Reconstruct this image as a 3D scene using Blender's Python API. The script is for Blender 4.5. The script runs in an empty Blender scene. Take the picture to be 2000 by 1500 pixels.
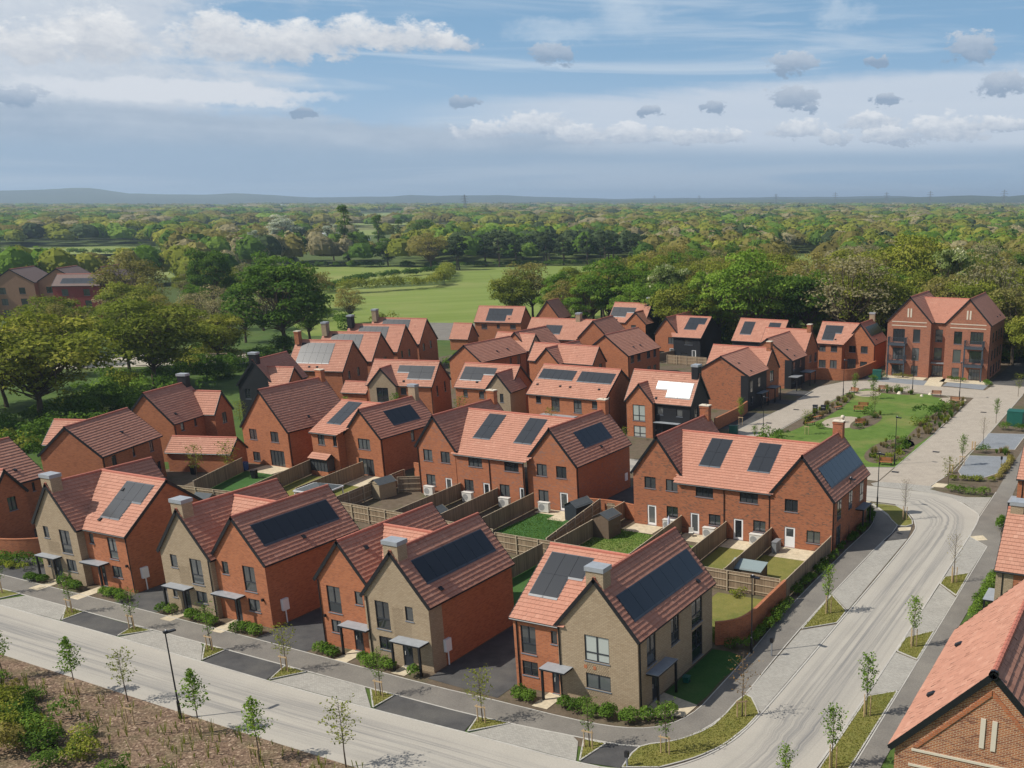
import bpy, math, random
import numpy as np
from mathutils import Vector, Matrix
R = math.radians
S = bpy.context.scene
COL = S.collection

# ------------------------------------------------------------------ camera
YAW, PITCH, HCAM = R(65.72), 0.3113, 32.0
rt = Vector((math.sin(YAW), math.cos(YAW), 0)); hd = Vector((-math.cos(YAW), math.sin(YAW), 0)); zz = Vector((0, 0, 1))
fw = hd*math.cos(PITCH) - zz*math.sin(PITCH); up = hd*math.sin(PITCH) + zz*math.cos(PITCH)
cd = bpy.data.cameras.new('camera'); cam = bpy.data.objects.new('camera', cd); COL.objects.link(cam)
cam.matrix_world = Matrix(((rt.x, up.x, -fw.x, 0), (rt.y, up.y, -fw.y, 0), (rt.z, up.z, -fw.z, HCAM), (0, 0, 0, 1)))
cd.sensor_width = 36; cd.lens = 36*1982.4/2000; cd.shift_x = -0.20625; cd.shift_y = 0.13797
cd.clip_start = 0.5; cd.clip_end = 60000
S.camera = cam

# ------------------------------------------------------------------ sun, sky, exposure
SUN_AZ, SUN_EL = R(39.5), R(48.5)          # the light travels towards +39.5 deg in plan
sd = Vector((-math.cos(SUN_AZ)*math.cos(SUN_EL), -math.sin(SUN_AZ)*math.cos(SUN_EL), math.sin(SUN_EL)))
sl = bpy.data.lights.new('sun', 'SUN'); sl.energy = 4.9; sl.angle = R(0.53); sl.color = (1, .945, .86)
so = bpy.data.objects.new('sun', sl); COL.objects.link(so); so.rotation_euler = (-sd).to_track_quat('-Z', 'Y').to_euler()
S.view_settings.view_transform = 'Standard'; S.view_settings.look = 'None'; S.view_settings.exposure = 0.0; S.view_settings.gamma = 1
S.view_settings.use_curve_mapping = False
SKY_STRENGTH = 0.085

class NT:
    """small node-tree writer"""
    def __init__(s, nt): s.nt = nt; nt.nodes.clear()
    def n(s, t, ins=None, **kw):
        x = s.nt.nodes.new(t)
        for k, v in kw.items(): setattr(x, k, v)
        for k, v in (ins or {}).items():
            i = x.inputs[k]
            if isinstance(v, bpy.types.NodeSocket): s.nt.links.new(v, i)
            else: i.default_value = v
        return x
    def m(s, op, a, b=0.0, c=None, clamp=False):
        x = s.nt.nodes.new('ShaderNodeMath'); x.operation = op; x.use_clamp = clamp
        for i, v in enumerate((a, b) if c is None else (a, b, c)):
            if isinstance(v, bpy.types.NodeSocket): s.nt.links.new(v, x.inputs[i])
            else: x.inputs[i].default_value = v
        return x.outputs[0]
    def mix(s, f, a, b, mode='MIX'):
        x = s.nt.nodes.new('ShaderNodeMix'); x.data_type = 'RGBA'; x.blend_type = mode; x.clamp_factor = True
        for i, v in ((0, f), (6, a), (7, b)):
            if isinstance(v, bpy.types.NodeSocket): s.nt.links.new(v, x.inputs[i])
            else: x.inputs[i].default_value = (*v, 1) if isinstance(v, tuple) and len(v) == 3 else v
        return x.outputs[2]
    def ramp(s, f, lo, hi): return s.m('MULTIPLY', s.m('SUBTRACT', f, lo), 1.0/(hi-lo), clamp=True)
    def sm(s, f, lo, hi):
        x = s.nt.nodes.new('ShaderNodeMapRange'); x.interpolation_type = 'SMOOTHSTEP'
        s.nt.links.new(f, x.inputs[0]); x.inputs[1].default_value = lo; x.inputs[2].default_value = hi
        return x.outputs[0]
    def noise(s, vec, scale, detail=3, rough=.55, dist=0.0):
        return s.n('ShaderNodeTexNoise', {'Vector': vec, 'Scale': scale, 'Detail': detail, 'Roughness': rough, 'Distortion': dist}).outputs[0]

world = bpy.data.worlds.new('World'); S.world = world; world.use_nodes = True
world.cycles.sampling_method = 'MANUAL'; world.cycles.sample_map_resolution = 512
def build_sky():
    t = NT(world.node_tree)
    sky = t.n('ShaderNodeTexSky', sky_type='NISHITA', sun_disc=False, sun_elevation=SUN_EL, sun_rotation=math.atan2(sd.x, sd.y), altitude=60, air_density=1.0, dust_density=1.2, ozone_density=1.2)
    d = t.n('ShaderNodeTexCoord').outputs['Generated']
    sep = t.n('ShaderNodeSeparateXYZ', {0: d}); x, y, z = sep.outputs
    el = t.m('DEGREES', t.m('ARCSINE', z)) if False else t.m('MULTIPLY', t.m('ARCSINE', z), 57.2958)
    # heading in degrees, 0 = north (+y), positive to the east (+x)
    az = t.m('MULTIPLY', t.m('ARCTAN2', x, y), 57.2958)
    # cloud layers: noise is stretched along the horizon, as cloud decks seen edge-on are
    def vec(sx, sy, ox=0.0): return t.n('ShaderNodeCombineXYZ', {0: t.m('ADD', t.m('MULTIPLY', az, sx), ox), 1: t.m('MULTIPLY', el, sy), 2: ox}).outputs[0]
    n1 = t.noise(vec(.16, .5), 1.0, 6, .6, .4)       # big soft forms
    n2 = t.noise(vec(.75, 1.5, 3.1), 1.0, 7, .62, .35)   # cumulus edges
    n3 = t.noise(vec(.05, .75, 7.7), 1.0, 4, .55, .8)  # streaks
    n4 = t.noise(vec(2.6, 4.2, 1.3), 1.0, 5, .65)
    wv = t.n('ShaderNodeTexNoise', {'Vector': vec(.9, 1.5, 5.7), 'Scale': 1.0, 'Detail': 5, 'Roughness': .65}).outputs['Color']; ws = t.n('ShaderNodeSeparateXYZ', {0: wv})
    azw = t.m('ADD', az, t.m('MULTIPLY', t.m('SUBTRACT', ws.outputs[0], .5), 2.6)); elw = t.m('ADD', el, t.m('MULTIPLY', t.m('SUBTRACT', ws.outputs[1], .5), 1.3))
    ne = t.m('ADD', t.m('MULTIPLY', t.m('SUBTRACT', n2, .5), 1.7), t.m('MULTIPLY', t.m('SUBTRACT', n4, .5), .9))
    nb = t.m('MULTIPLY', t.m('SUBTRACT', n1, .5), 2.0)
    k = 1.0/SKY_STRENGTH
    def C(r, g, b): return (r*k, g*k, b*k)
    def blob(a, e, ra, re, amp=.8, soft=.5, nz=None, flat=0.0):
        u = t.m('MULTIPLY', t.m('SUBTRACT', azw, a), 1/ra); v = t.m('MULTIPLY', t.m('SUBTRACT', elw, e), 1/re)
        if flat:                                       # flat-bottomed cumulus
            v = t.m('MAXIMUM', v, t.m('MULTIPLY', v, -flat)) if False else t.m('ADD', v, t.m('MULTIPLY', t.m('MINIMUM', v, 0.0), flat))
        r2 = t.m('ADD', t.m('MULTIPLY', u, u), t.m('MULTIPLY', v, v))
        return t.sm(t.m('ADD', t.m('SUBTRACT', 1.0, r2), t.m('MULTIPLY', nz or ne, amp)), 0.0, soft)
    # clear sky, paler and greyer towards the horizon
    col = t.mix(1.0, sky.outputs[0], (.97, 1.0, 1.06), 'MULTIPLY')
    col = t.mix(t.sm(el, 30.0, 0.0), col, C(.235, .43, .66))
    col = t.mix(t.sm(el, 8.5, 3.0), col, C(.36, .52, .70))
    return t, el, az, n1, n2, n3, n4, ne, nb, col, C, blob, k

t, el, az, n1, n2, n3, n4, ne, nb, col, C, blob, K_ = build_sky()
def shade(col, mask, lit, dark, e, re, amp=.5, strength=1.0):
    """cloud colour: bright where the sun strikes the upper part, grey-blue below"""
    f = t.m('ADD', t.m('MULTIPLY', t.m('SUBTRACT', el, e), .5/re), t.m('ADD', .5, t.m('MULTIPLY', ne, amp)), clamp=True)
    c = t.mix(f, C(*dark), C(*lit))
    return t.mix(t.m('MULTIPLY', mask, strength), col, c)
# thin high sheets and wisps
col = t.mix(t.m('MULTIPLY', t.sm(n3, .48, .75), .6), col, C(.64, .72, .81))
# pale sheet across the right, rising to the right
sheet_top = t.m('ADD', 5.25, t.m('MULTIPLY', t.m('ADD', az, 35.0), .064))
sheet = t.m('MULTIPLY', t.sm(t.m('ADD', t.m('SUBTRACT', sheet_top, el), t.m('ADD', t.m('MULTIPLY', t.m('SUBTRACT', n3, .5), 1.8), t.m('MULTIPLY', ne, .25))), -.1, .8), t.sm(az, -44.0, -30.0))
col = t.mix(t.m('MULTIPLY', sheet, t.sm(el, 1.4, 2.6)), col, t.mix(n3, C(.54, .63, .75), C(.62, .69, .78)))
# white bank on the left, ragged, with grey hollows
lbv = t.m('ADD', t.m('ADD', t.m('MULTIPLY', t.m('ADD', az, 47.5), -.15), t.m('MULTIPLY', nb, 1.5)), t.m('ADD', t.m('MULTIPLY', t.m('SUBTRACT', n3, .5), 1.6), t.m('MULTIPLY', ne, .3)))
lb = t.m('MULTIPLY', t.sm(lbv, -.6, .5), t.sm(el, 2.6, 3.9))
lbc = t.mix(t.m('ADD', .5, t.m('ADD', t.m('MULTIPLY', ne, .55), t.m('MULTIPLY', nb, .5)), clamp=True), C(.50, .57, .67), C(.72, .755, .80))
col = t.mix(t.m('MULTIPLY', lb, .92), col, lbc)
spear = blob(-50.5, 4.75, 8.0, .62, .45, .7, nb); col = t.mix(spear, col, C(.70, .74, .80))
# grey-blue low deck on the left, thinning to the right
deck = t.m('MULTIPLY', t.sm(t.m('ADD', t.m('SUBTRACT', 3.85, el), t.m('ADD', t.m('MULTIPLY', ne, .55), t.m('ADD', t.m('MULTIPLY', t.m('ADD', az, 44.0), -.04), t.m('MULTIPLY', nb, .55)))), -.15, .55), t.sm(az, -20.0, -36.0))
dc = t.mix(t.m('ADD', .45, t.m('ADD', t.m('MULTIPLY', nb, .7), t.m('ADD', t.m('MULTIPLY', t.m('SUBTRACT', n3, .5), 1.2), t.m('MULTIPLY', ne, .25))), clamp=True), C(.31, .41, .54), C(.50, .58, .68))
col = t.mix(t.m('MULTIPLY', deck, .93), col, dc)
# low haze bands along the horizon, streaked
col = t.mix(t.m('MULTIPLY', t.sm(t.m('ADD', el, t.m('MULTIPLY', t.m('SUBTRACT', n3, .5), .9)), 2.9, 1.9), .8), col, C(.33, .455, .60))
col = t.mix(t.m('MULTIPLY', t.m('MULTIPLY', t.sm(el, 2.4, 1.0), t.sm(n3, .40, .62)), .7), col, C(.47, .56, .67))
# row of small cumulus above the low haze
for a, e, ra, re in ((-36.6, 3.16, 1.56, 0.61), (-34.0, 3.44, 1.84, 0.84), (-31.9, 3.01, 1.60, 0.65), (-28.9, 3.08, 2.42, 0.65), (-25.2, 2.99, 2.43, 0.55), (-20.3, 3.28, 1.48, 0.65), (-18.4, 2.90, 1.07, 0.50), (-16.6, 3.63, 1.45, 0.74), (-15.5, 3.00, 1.58, 0.60), (-12.6, 3.17, 2.18, 0.93), (-9.8, 3.43, 1.76, 0.48), (-5.5, 3.3, 2.0, .7), (0.5, 3.4, 2.5, .7), (-62.0, 3.4, 2.5, .7)):
    m = blob(a, e, ra*1.15, re*1.15, .95, .55, flat=1.5); col = shade(col, m, (.80, .83, .87), (.34, .43, .56), e+.1, re, .75, .9)
col = t.mix(t.sm(el, .9, -.1), col, C(.43, .55, .68))
# big bright cumulus, upper left
for a, e, ra, re in ((-47.5, 6.73, 3.89, 1.05), (-45.2, 7.06, 3.04, 1.06), (-42.4, 7.41, 2.41, 1.00), (-40.0, 7.39, 2.34, 0.99), (-38.0, 7.34, 1.50, 0.55), (-48.7, 7.42, 1.32, 1.07), (-53.6, 6.70, 2.25, 1.44), (-56.2, 6.22, 1.94, 1.01)):
    m = blob(a, e, ra*1.1, re*1.1, .9, .8, flat=.6); col = shade(col, m, (.86, .87, .88), (.46, .51, .59), e+.1, re*1.1, .6, .93)
# small grey puffs against the pale sheet
for a, e, ra, re in ((-20.8, 6.59, 1.32, 0.52), (-20.6, 5.02, 1.33, 0.59), (-24.7, 4.54, 0.86, 0.30), (-28.1, 4.28, 0.96, 0.25), (-15.8, 4.85, 0.94, 0.22), (-16.3, 6.66, 0.67, 0.28), (-11.6, 7.21, 1.37, 0.74), (-10.0, 5.47, 1.54, 0.66), (-32.9, 7.07, 1.19, 0.56), (-37.5, 4.66, 0.81, 0.34), (-57.1, 4.23, 1.15, 0.54), (-19.5, 4.52, 0.43, 0.34), (-45.2, 4.01, 0.71, 0.19)):
    m = blob(a, e, ra*1.05, re*1.1, 1.5, .55); col = shade(col, m, (.60, .66, .74), (.27, .365, .50), e+.25, re, .45, .85)
# wisps at the top
for a, e, ra, re in ((-29.2, 8.81, 1.82, 1.03), (-32.9, 8.05, 2.32, 0.58), (-18.1, 8.79, 1.55, 0.68), (-32.8, 6.37, 1.17, 0.14)):
    m = blob(a, e, ra*1.3, re*1.3, 1.5, 1.5, nb); col = t.mix(t.m('MULTIPLY', m, .55), col, C(.68, .76, .84))
# overhead, out of the frame: broken cloud of the same kind
over = t.m('MULTIPLY', t.sm(n1, .52, .68), t.sm(el, 11.0, 22.0)); col = t.mix(t.m('MULTIPLY', over, .4), col, C(.66, .69, .73))
bg = t.n('ShaderNodeBackground', {'Color': col, 'Strength': SKY_STRENGTH}); t.n('ShaderNodeOutputWorld', {0: bg.outputs[0]})

# ------------------------------------------------------------------ object helpers
def link(o, parent=None, label=None, cat=None, group=None, kind=None):
    COL.objects.link(o)
    if parent is not None: o.parent = parent
    if label: o['label'] = label
    if cat: o['category'] = cat
    if group: o['group'] = group
    if kind: o['kind'] = kind
    return o
def empty(name, loc, rz=0.0, label=None, cat=None, group=None):
    o = bpy.data.objects.new(name, None); o.location = loc; o.rotation_euler = (0, 0, rz); o.empty_display_size = .2
    return link(o, None, label, cat, group)
def copy_tree(o, parent=None, **kw):
    c = o.copy(); COL.objects.link(c); c.parent = parent
    for k, v in kw.items():
        if v is not None: c[k] = v
    for ch in o.children: copy_tree(ch, c)
    return c

class MB:
    """collects polygons; UVs are metres along each face, 'tone' is a per-face 0..1 number for natural piece-to-piece variation"""
    def __init__(s): s.v = []; s.f = []; s.t = []
    def poly(s, pts, tone=.5):
        i = len(s.v); s.v.extend(pts); s.f.append(tuple(range(i, i+len(pts)))); s.t.append(tone); return s
    def box(s, x0, x1, y0, y1, z0, z1, tone=.5, bottom=False):
        a = [(x0, y0), (x1, y0), (x1, y1), (x0, y1)]
        for k in range(4):
            p, q = a[k], a[(k+1) % 4]; s.poly([(*p, z0), (*q, z0), (*q, z1), (*p, z1)], tone)
        s.poly([(*p, z1) for p in a], tone)
        if bottom: s.poly([(*p, z0) for p in reversed(a)], tone)
        return s
    def obox(s, p, d, n, L, w, z0, z1, tone=.5):
        """box from point p along unit d (2D) length L, width w about its axis"""
        a = [(p[0]-n[0]*w/2, p[1]-n[1]*w/2), (p[0]+d[0]*L-n[0]*w/2, p[1]+d[1]*L-n[1]*w/2), (p[0]+d[0]*L+n[0]*w/2, p[1]+d[1]*L+n[1]*w/2), (p[0]+n[0]*w/2, p[1]+n[1]*w/2)]
        for k in range(4):
            q, r = a[k], a[(k+1) % 4]; s.poly([(*q, z0), (*r, z0), (*r, z1), (*q, z1)], tone)
        s.poly([(*q, z1) for q in a], tone); return s
    def tube(s, p, q, r0, r1, n=6, tone=.5, cap=False):
        p, q = Vector(p), Vector(q); d = (q-p).normalized(); a = d.orthogonal().normalized(); b = d.cross(a)
        A = [p+(a*math.cos(k*2*math.pi/n)+b*math.sin(k*2*math.pi/n))*r0 for k in range(n)]
        B = [q+(a*math.cos(k*2*math.pi/n)+b*math.sin(k*2*math.pi/n))*r1 for k in range(n)]
        for k in range(n): j = (k+1) % n; s.poly([tuple(A[k]), tuple(A[j]), tuple(B[j]), tuple(B[k])], tone)
        if cap: s.poly([tuple(x) for x in B], tone)
        return s
    def mesh(s, name, mat):
        me = bpy.data.meshes.new(name); me.from_pydata(s.v, [], s.f); finish(me, mat, np.array(s.t, 'f')); return me
    def build(s, name, mat, parent=None, **kw): return link(bpy.data.objects.new(name, s.mesh(name, mat)), parent, **kw)

def finish(me, mat, tone=None, uv=True, smooth=False):
    me.materials.append(mat)
    if uv:
        nl, npol = len(me.loops), len(me.polygons)
        co = np.empty(len(me.vertices)*3, 'f'); me.vertices.foreach_get('co', co); co = co.reshape(-1, 3)
        li = np.empty(nl, 'i'); me.loops.foreach_get('vertex_index', li)
        no = np.empty(npol*3, 'f'); me.polygons.foreach_get('normal', no); no = no.reshape(-1, 3)
        lt = np.empty(npol, 'i'); me.polygons.foreach_get('loop_total', lt)
        n = np.repeat(no, lt, 0); p = co[li]
        tx = np.stack([-n[:, 1], n[:, 0], 0*n[:, 0]], 1); l = np.linalg.norm(tx, axis=1)
        flat = l < .05; tx[flat] = (1, 0, 0); l[flat] = 1; tx /= l[:, None]
        b = np.cross(n, tx); b[flat] = (0, 1, 0)
        u = np.stack([(p*tx).sum(1), (p*b).sum(1)], 1).astype('f')
        me.uv_layers.new(name='UVMap').data.foreach_set('uv', u.ravel())
    if tone is not None:
        a = me.attributes.new('tone', 'FLOAT', 'FACE'); a.data.foreach_set('value', tone)
    me.update()
def np_mesh(name, V, mat, tone=None, uv=False):
    """V: (n,4,3) quads -> mesh"""
    n = len(V); me = bpy.data.meshes.new(name); me.vertices.add(n*4); me.loops.add(n*4); me.polygons.add(n)
    me.vertices.foreach_set('co', np.ascontiguousarray(V, 'f').ravel())
    me.loops.foreach_set('vertex_index', np.arange(n*4, dtype='i'))
    me.polygons.foreach_set('loop_start', np.arange(0, n*4, 4, dtype='i'))
    me.update(calc_edges=True)
    finish(me, mat, None if tone is None else np.asarray(tone, 'f'), uv)
    return me

# ------------------------------------------------------------------ materials
def mat(name, rough=.8, spec=.3):
    m = bpy.data.materials.new(name); m.use_nodes = True; t = NT(m.node_tree)
    b = t.n('ShaderNodeBsdfPrincipled', {'Roughness': rough}); b.inputs['Specular IOR Level'].default_value = spec
    t.n('ShaderNodeOutputMaterial', {0: b.outputs[0]}); return m, t, b
def setc(t, b, c): t.nt.links.new(c, b.inputs['Base Color'])
def bump(t, b, h, dist, st=1.0): t.nt.links.new(t.n('ShaderNodeBump', {'Height': h, 'Distance': dist, 'Strength': st}).outputs[0], b.inputs['Normal'])
def UVn(t): return t.n('ShaderNodeTexCoord').outputs['UV']
def POS(t): return t.n('ShaderNodeNewGeometry').outputs['Position']
def plain(name, c, rough=.7, spec=.3, var=.12, scale=3.0, metallic=0.0):
    m, t, b = mat(name, rough, spec); p = POS(t); f = t.noise(p, scale, 4)
    setc(t, b, t.mix(f, tuple(x*(1-var) for x in c), tuple(min(1, x*(1+var)) for x in c))); b.inputs['Metallic'].default_value = metallic
    return m
def brick_mat(name, c1, c2, mortar, c3=None, mott=0.0, w=.27, h=.095, ms=.013, big=.12):
    m, t, b = mat(name, .88, .2); uv = UVn(t)
    br = t.n('ShaderNodeTexBrick', {'Vector': uv, 'Color1': (*c1, 1), 'Color2': (*c2, 1), 'Mortar': (*mortar, 1), 'Scale': 1.0, 'Mortar Size': ms, 'Mortar Smooth': .3, 'Bias': 0.0, 'Brick Width': w, 'Row Height': h})
    c = br.outputs[0]
    if c3 is not None:   # odd dark or grey bricks in loose drifts
        q = t.n('ShaderNodeTexBrick', {'Vector': uv, 'Color1': (0, 0, 0, 1), 'Color2': (1, 1, 1, 1), 'Mortar': (0, 0, 0, 1), 'Scale': 1.0, 'Mortar Size': 0.0, 'Bias': -.1, 'Brick Width': w, 'Row Height': h}, offset=.5)
        f = t.m('MULTIPLY', t.ramp(q.outputs[0], .55, .75), t.ramp(t.noise(t.n('ShaderNodeMapping', {'Vector': uv, 'Scale': (.7, 2.4, 1)}).outputs[0], 1.0, 3, .6), .42, .62))
        c = t.mix(t.m('MULTIPLY', f, mott), c, c3)
    g = t.noise(uv, .55, 4, .6); c = t.mix(1.0, c, t.mix(g, tuple([1-big]*3), tuple([1+big]*3)), 'MULTIPLY')
    st = t.noise(t.n('ShaderNodeMapping', {'Vector': uv, 'Scale': (2.2, .16, 1)}).outputs[0], 1.0, 4, .6)
    c = t.mix(t.m('MULTIPLY', t.ramp(st, .60, .8), .16), c, (.16, .10, .07))
    setc(t, b, c); bump(t, b, br.outputs[1], -.006, .5); return m
M = {}
M['r'] = brick_mat('red brick', (.45, .15, .060), (.34, .105, .042), (.33, .185, .12), (.25, .10, .055), .5)
M['n'] = brick_mat('red brick with grey flecks', (.44, .145, .060), (.33, .10, .042), (.33, .185, .12), (.25, .16, .13), .75)
M['m'] = brick_mat('orange brick with brown drifts', (.40, .13, .056), (.29, .085, .038), (.31, .18, .115), (.15, .09, .063), .95)
M['t'] = brick_mat('buff brick', (.42, .33, .22), (.35, .27, .175), (.21, .16, .11), (.30, .22, .14), .5)
M['x'] = brick_mat('apartment brick', (.36, .125, .065), (.28, .085, .045), (.34, .21, .15), (.20, .11, .08), .7)
M['y'] = brick_mat('hand made brick', (.40, .14, .055), (.24, .07, .038), (.50, .38, .25), (.16, .065, .042), .8, w=.235, h=.08, ms=.013)
M['f'] = brick_mat('far tan brick', (.36, .20, .12), (.30, .165, .10), (.34, .23, .16))
M['q'] = brick_mat('far dark red brick', (.26, .045, .04), (.22, .04, .035), (.25, .08, .07))
def boards_mat():
    m, t, b = mat('black weatherboard', .6, .35); uv = UVn(t)
    s = t.n('ShaderNodeSeparateXYZ', {0: uv}); f = t.m('FRACT', t.m('MULTIPLY', s.outputs[1], 1/.17))
    g = t.noise(t.n('ShaderNodeMapping', {'Vector': uv, 'Scale': (.5, 9, 1)}).outputs[0], 1.0, 3)
    setc(t, b, t.mix(g, (.011, .012, .015), (.021, .023, .027))); bump(t, b, f, .02, .8); return m
M['b'] = boards_mat()
def tile_mat():
    m, t, b = mat('clay roof tile', .8, .25); tone = t.n('ShaderNodeAttribute', attribute_name='tone').outputs['Fac']
    rnd = t.n('ShaderNodeObjectInfo').outputs['Random']; p = POS(t)
    c = t.mix(t.sm(tone, .0, .35), (.33, .160, .108), (.43, .215, .148)); c = t.mix(t.sm(tone, .5, 1.0), c, (.50, .275, .195))
    c = t.mix(t.m('MULTIPLY', rnd, .35), c, (.45, .19, .13)); g = t.noise(p, .7, 4, .6)
    c = t.mix(1.0, c, t.mix(g, (.88, .88, .88), (1.12, 1.12, 1.12)), 'MULTIPLY')
    w = t.noise(p, 3.5, 5, .65); c = t.mix(t.m('MULTIPLY', t.ramp(w, .58, .8), .22), c, (.20, .13, .10))
    setc(t, b, c); bump(t, b, t.noise(p, 40, 2), .004, .4); return m
M['tile'] = tile_mat()
M['ridge'] = plain('ridge tile', (.42, .15, .105), .8, .25, .2, 4)
M['black'] = plain('black trim', (.012, .013, .016), .45, .4, .2)
M['frame'] = plain('anthracite frame', (.028, .032, .040), .4, .45, .15)
M['sill'] = plain('grey sill', (.16, .18, .21), .45, .4, .1)
M['lead'] = plain('lead sheet', (.29, .31, .33), .42, .5, .25, 2.5)
M['slab'] = plain('cream stone', (.62, .55, .44), .85, .2, .1, 5)
M['white'] = plain('white paint', (.78, .78, .77), .45, .4, .04)
M['offwhite'] = plain('off white metal', (.62, .60, .55), .5, .4, .06)
M['grey'] = plain('mid grey', (.20, .21, .22), .6, .35, .15)
M['steel'] = plain('dark blue grey steel', (.055, .068, .085), .4, .5, .12)
M['felt'] = plain('shed felt', (.085, .095, .10), .9, .2, .3, 5)
M['green'] = plain('green cabinet', (.012, .10, .075), .5, .4, .15)
M['wood'] = plain('warm timber', (.30, .12, .045), .7, .25, .25, 6)
M['stake'] = plain('pale stake timber', (.46, .33, .19), .85, .2, .25, 8)
M['dkwood'] = plain('stained shed boards', (.16, .115, .08), .8, .2, .25, 6)
def fence_mat():
    m, t, b = mat('fence boards', .85, .2); tone = t.n('ShaderNodeAttribute', attribute_name='tone').outputs['Fac']; p = POS(t)
    g = t.noise(t.n('ShaderNodeMapping', {'Vector': p, 'Scale': (14, 14, .8)}).outputs[0], 1.0, 4)
    c = t.mix(tone, (.20, .145, .095), (.34, .255, .17)); c = t.mix(1.0, c, t.mix(g, (.75, .75, .75), (1.2, 1.2, 1.2)), 'MULTIPLY')
    setc(t, b, c); return m
M['fence'] = fence_mat()
M['rail'] = plain('pale fence rail', (.42, .34, .24), .85, .2, .2, 8)
def glass(name, base, r=.04, base2=None):
    m, t, b = mat(name, r, .75); p = t.n('ShaderNodeObjectInfo').outputs['Random']
    c = t.mix(p, base, base2 or tuple(x*1.6 for x in base)); setc(t, b, c); b.inputs['Coat Weight'].default_value = .6; b.inputs['Coat Roughness'].default_value = .03; return m
M['glass'] = glass('window glass', (.012, .016, .020), .04, (.11, .12, .12))
M['blind'] = glass('window with pale blind behind', (.30, .36, .33), .12, (.42, .45, .42))
def panel_mat():
    m, t, b = mat('solar cell', .28, .4); uv = UVn(t); s = t.n('ShaderNodeSeparateXYZ', {0: uv})
    lx = t.m('GREATER_THAN', t.m('FRACT', t.m('MULTIPLY', s.outputs[0], 6.0)), .93)
    setc(t, b, t.mix(lx, (.008, .010, .014), (.018, .021, .026))); b.inputs['Coat Weight'].default_value = .55; b.inputs['Coat Roughness'].default_value = .24; return m
M['pv'] = panel_mat()

def ground_mat(name, c1, c2, scale, c3=None, rough=.92, detail=5, fine=None, bumpd=0.0):
    m, t, b = mat(name, rough, .2); p = POS(t)
    c = t.mix(t.ramp(t.noise(p, scale, detail, .6), .3, .7), c1, c2)
    if c3: c = t.mix(t.ramp(t.noise(p, scale*.17, 4, .6), .5, .75), c, c3)
    if fine: g = t.noise(p, fine, 2, .7); c = t.mix(1.0, c, t.mix(g, (.62, .62, .62), (1.38, 1.38, 1.38)), 'MULTIPLY')
    setc(t, b, c)
    if bumpd: bump(t, b, t.noise(p, (fine or 10), 3), bumpd, .8)
    return m
M['tarmac'] = ground_mat('tarmac', (.055, .054, .054), (.090, .087, .084), .9, (.125, .118, .105), .9, 7, 14, .012)
M['path'] = ground_mat('footway tarmac', (.155, .142, .124), (.205, .188, .162), .5, (.24, .22, .185), .92, 6, 9, .01)
M['patio'] = ground_mat('cream paving', (.50, .42, .29), (.58, .50, .36), 1.2, (.44, .37, .26), .9, 4, 3)
M['kerb'] = ground_mat('kerb stone', (.40, .38, .34), (.48, .46, .41), 2.0, (.34, .32, .29))
M['lawn'] = ground_mat('lawn', (.075, .135, .020), (.12, .185, .034), .7, (.21, .20, .065), .95, 7, 7, .04)
M['lawndark'] = ground_mat('fresh turf', (.035, .095, .020), (.05, .12, .027), .9, (.07, .125, .035), .95, 6, 7, .03)
M['verge'] = ground_mat('verge grass', (.15, .15, .035), (.20, .18, .05), 1.1, (.10, .125, .028), .95, 6, 7, .03)
M['soil'] = ground_mat('garden soil', (.10, .075, .050), (.15, .115, .08), 1.5, (.07, .085, .03), .95, 6, 8, .03)
M['gravel'] = ground_mat('pale site gravel', (.40, .36, .29), (.52, .47, .38), .3, (.25, .23, .19), .95, 6, 3)
M['sand'] = ground_mat('sand circle', (.33, .28, .21), (.40, .34, .26), 1.5, None, .95, 5, 8)
def mulch_mat():
    m, t, b = mat('bark mulch', .95, .15); p = POS(t)
    v = t.n('ShaderNodeTexVoronoi', {'Vector': p, 'Scale': 9.0, 'Randomness': 1.0}).outputs['Color']; s = t.n('ShaderNodeSeparateXYZ', {0: v})
    c = t.mix(s.outputs[0], (.085, .052, .035), (.27, .185, .125)); c = t.mix(t.ramp(s.outputs[1], .9, .97), c, (.40, .30, .21))
    c = t.mix(t.m('MULTIPLY', t.ramp(t.noise(p, .5, 4, .6), .45, .7), .5), c, (.13, .125, .06)); setc(t, b, c)
    bump(t, b, s.outputs[2], .05, .9); return m
M['mulch'] = mulch_mat()
def road_mat():
    """pale dusty tarmac; dark tyre streaks follow the lane (u across, v along, metres)"""
    m, t, b = mat('dusty road', .9, .2); uv = UVn(t); p = POS(t)
    s = t.noise(t.n('ShaderNodeMapping', {'Vector': uv, 'Scale': (2.6, .035, 1)}).outputs[0], 1.0, 5, .62, .15)
    s2 = t.noise(t.n('ShaderNodeMapping', {'Vector': uv, 'Scale': (.9, .02, 1), 'Location': (4, 2, 0)}).outputs[0], 1.0, 3, .5)
    u = t.n('ShaderNodeSeparateXYZ', {0: uv}).outputs[0]; lane = t.sm(t.m('ABSOLUTE', u), 2.7, 1.0)
    f = t.m('MULTIPLY', t.m('ADD', t.m('MULTIPLY', t.ramp(s, .46, .66), .75), t.m('MULTIPLY', t.ramp(s2, .45, .7), .35)), lane)
    c = t.mix(t.noise(p, .35, 5, .6), (.34, .315, .27), (.43, .40, .345)); c = t.mix(f, c, (.17, .168, .165))
    g = t.noise(p, 9, 2, .7); c = t.mix(1.0, c, t.mix(g, (.82, .82, .82), (1.18, 1.18, 1.18)), 'MULTIPLY')
    setc(t, b, c); bump(t, b, g, .008, .6); return m
M['road'] = road_mat()
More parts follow.
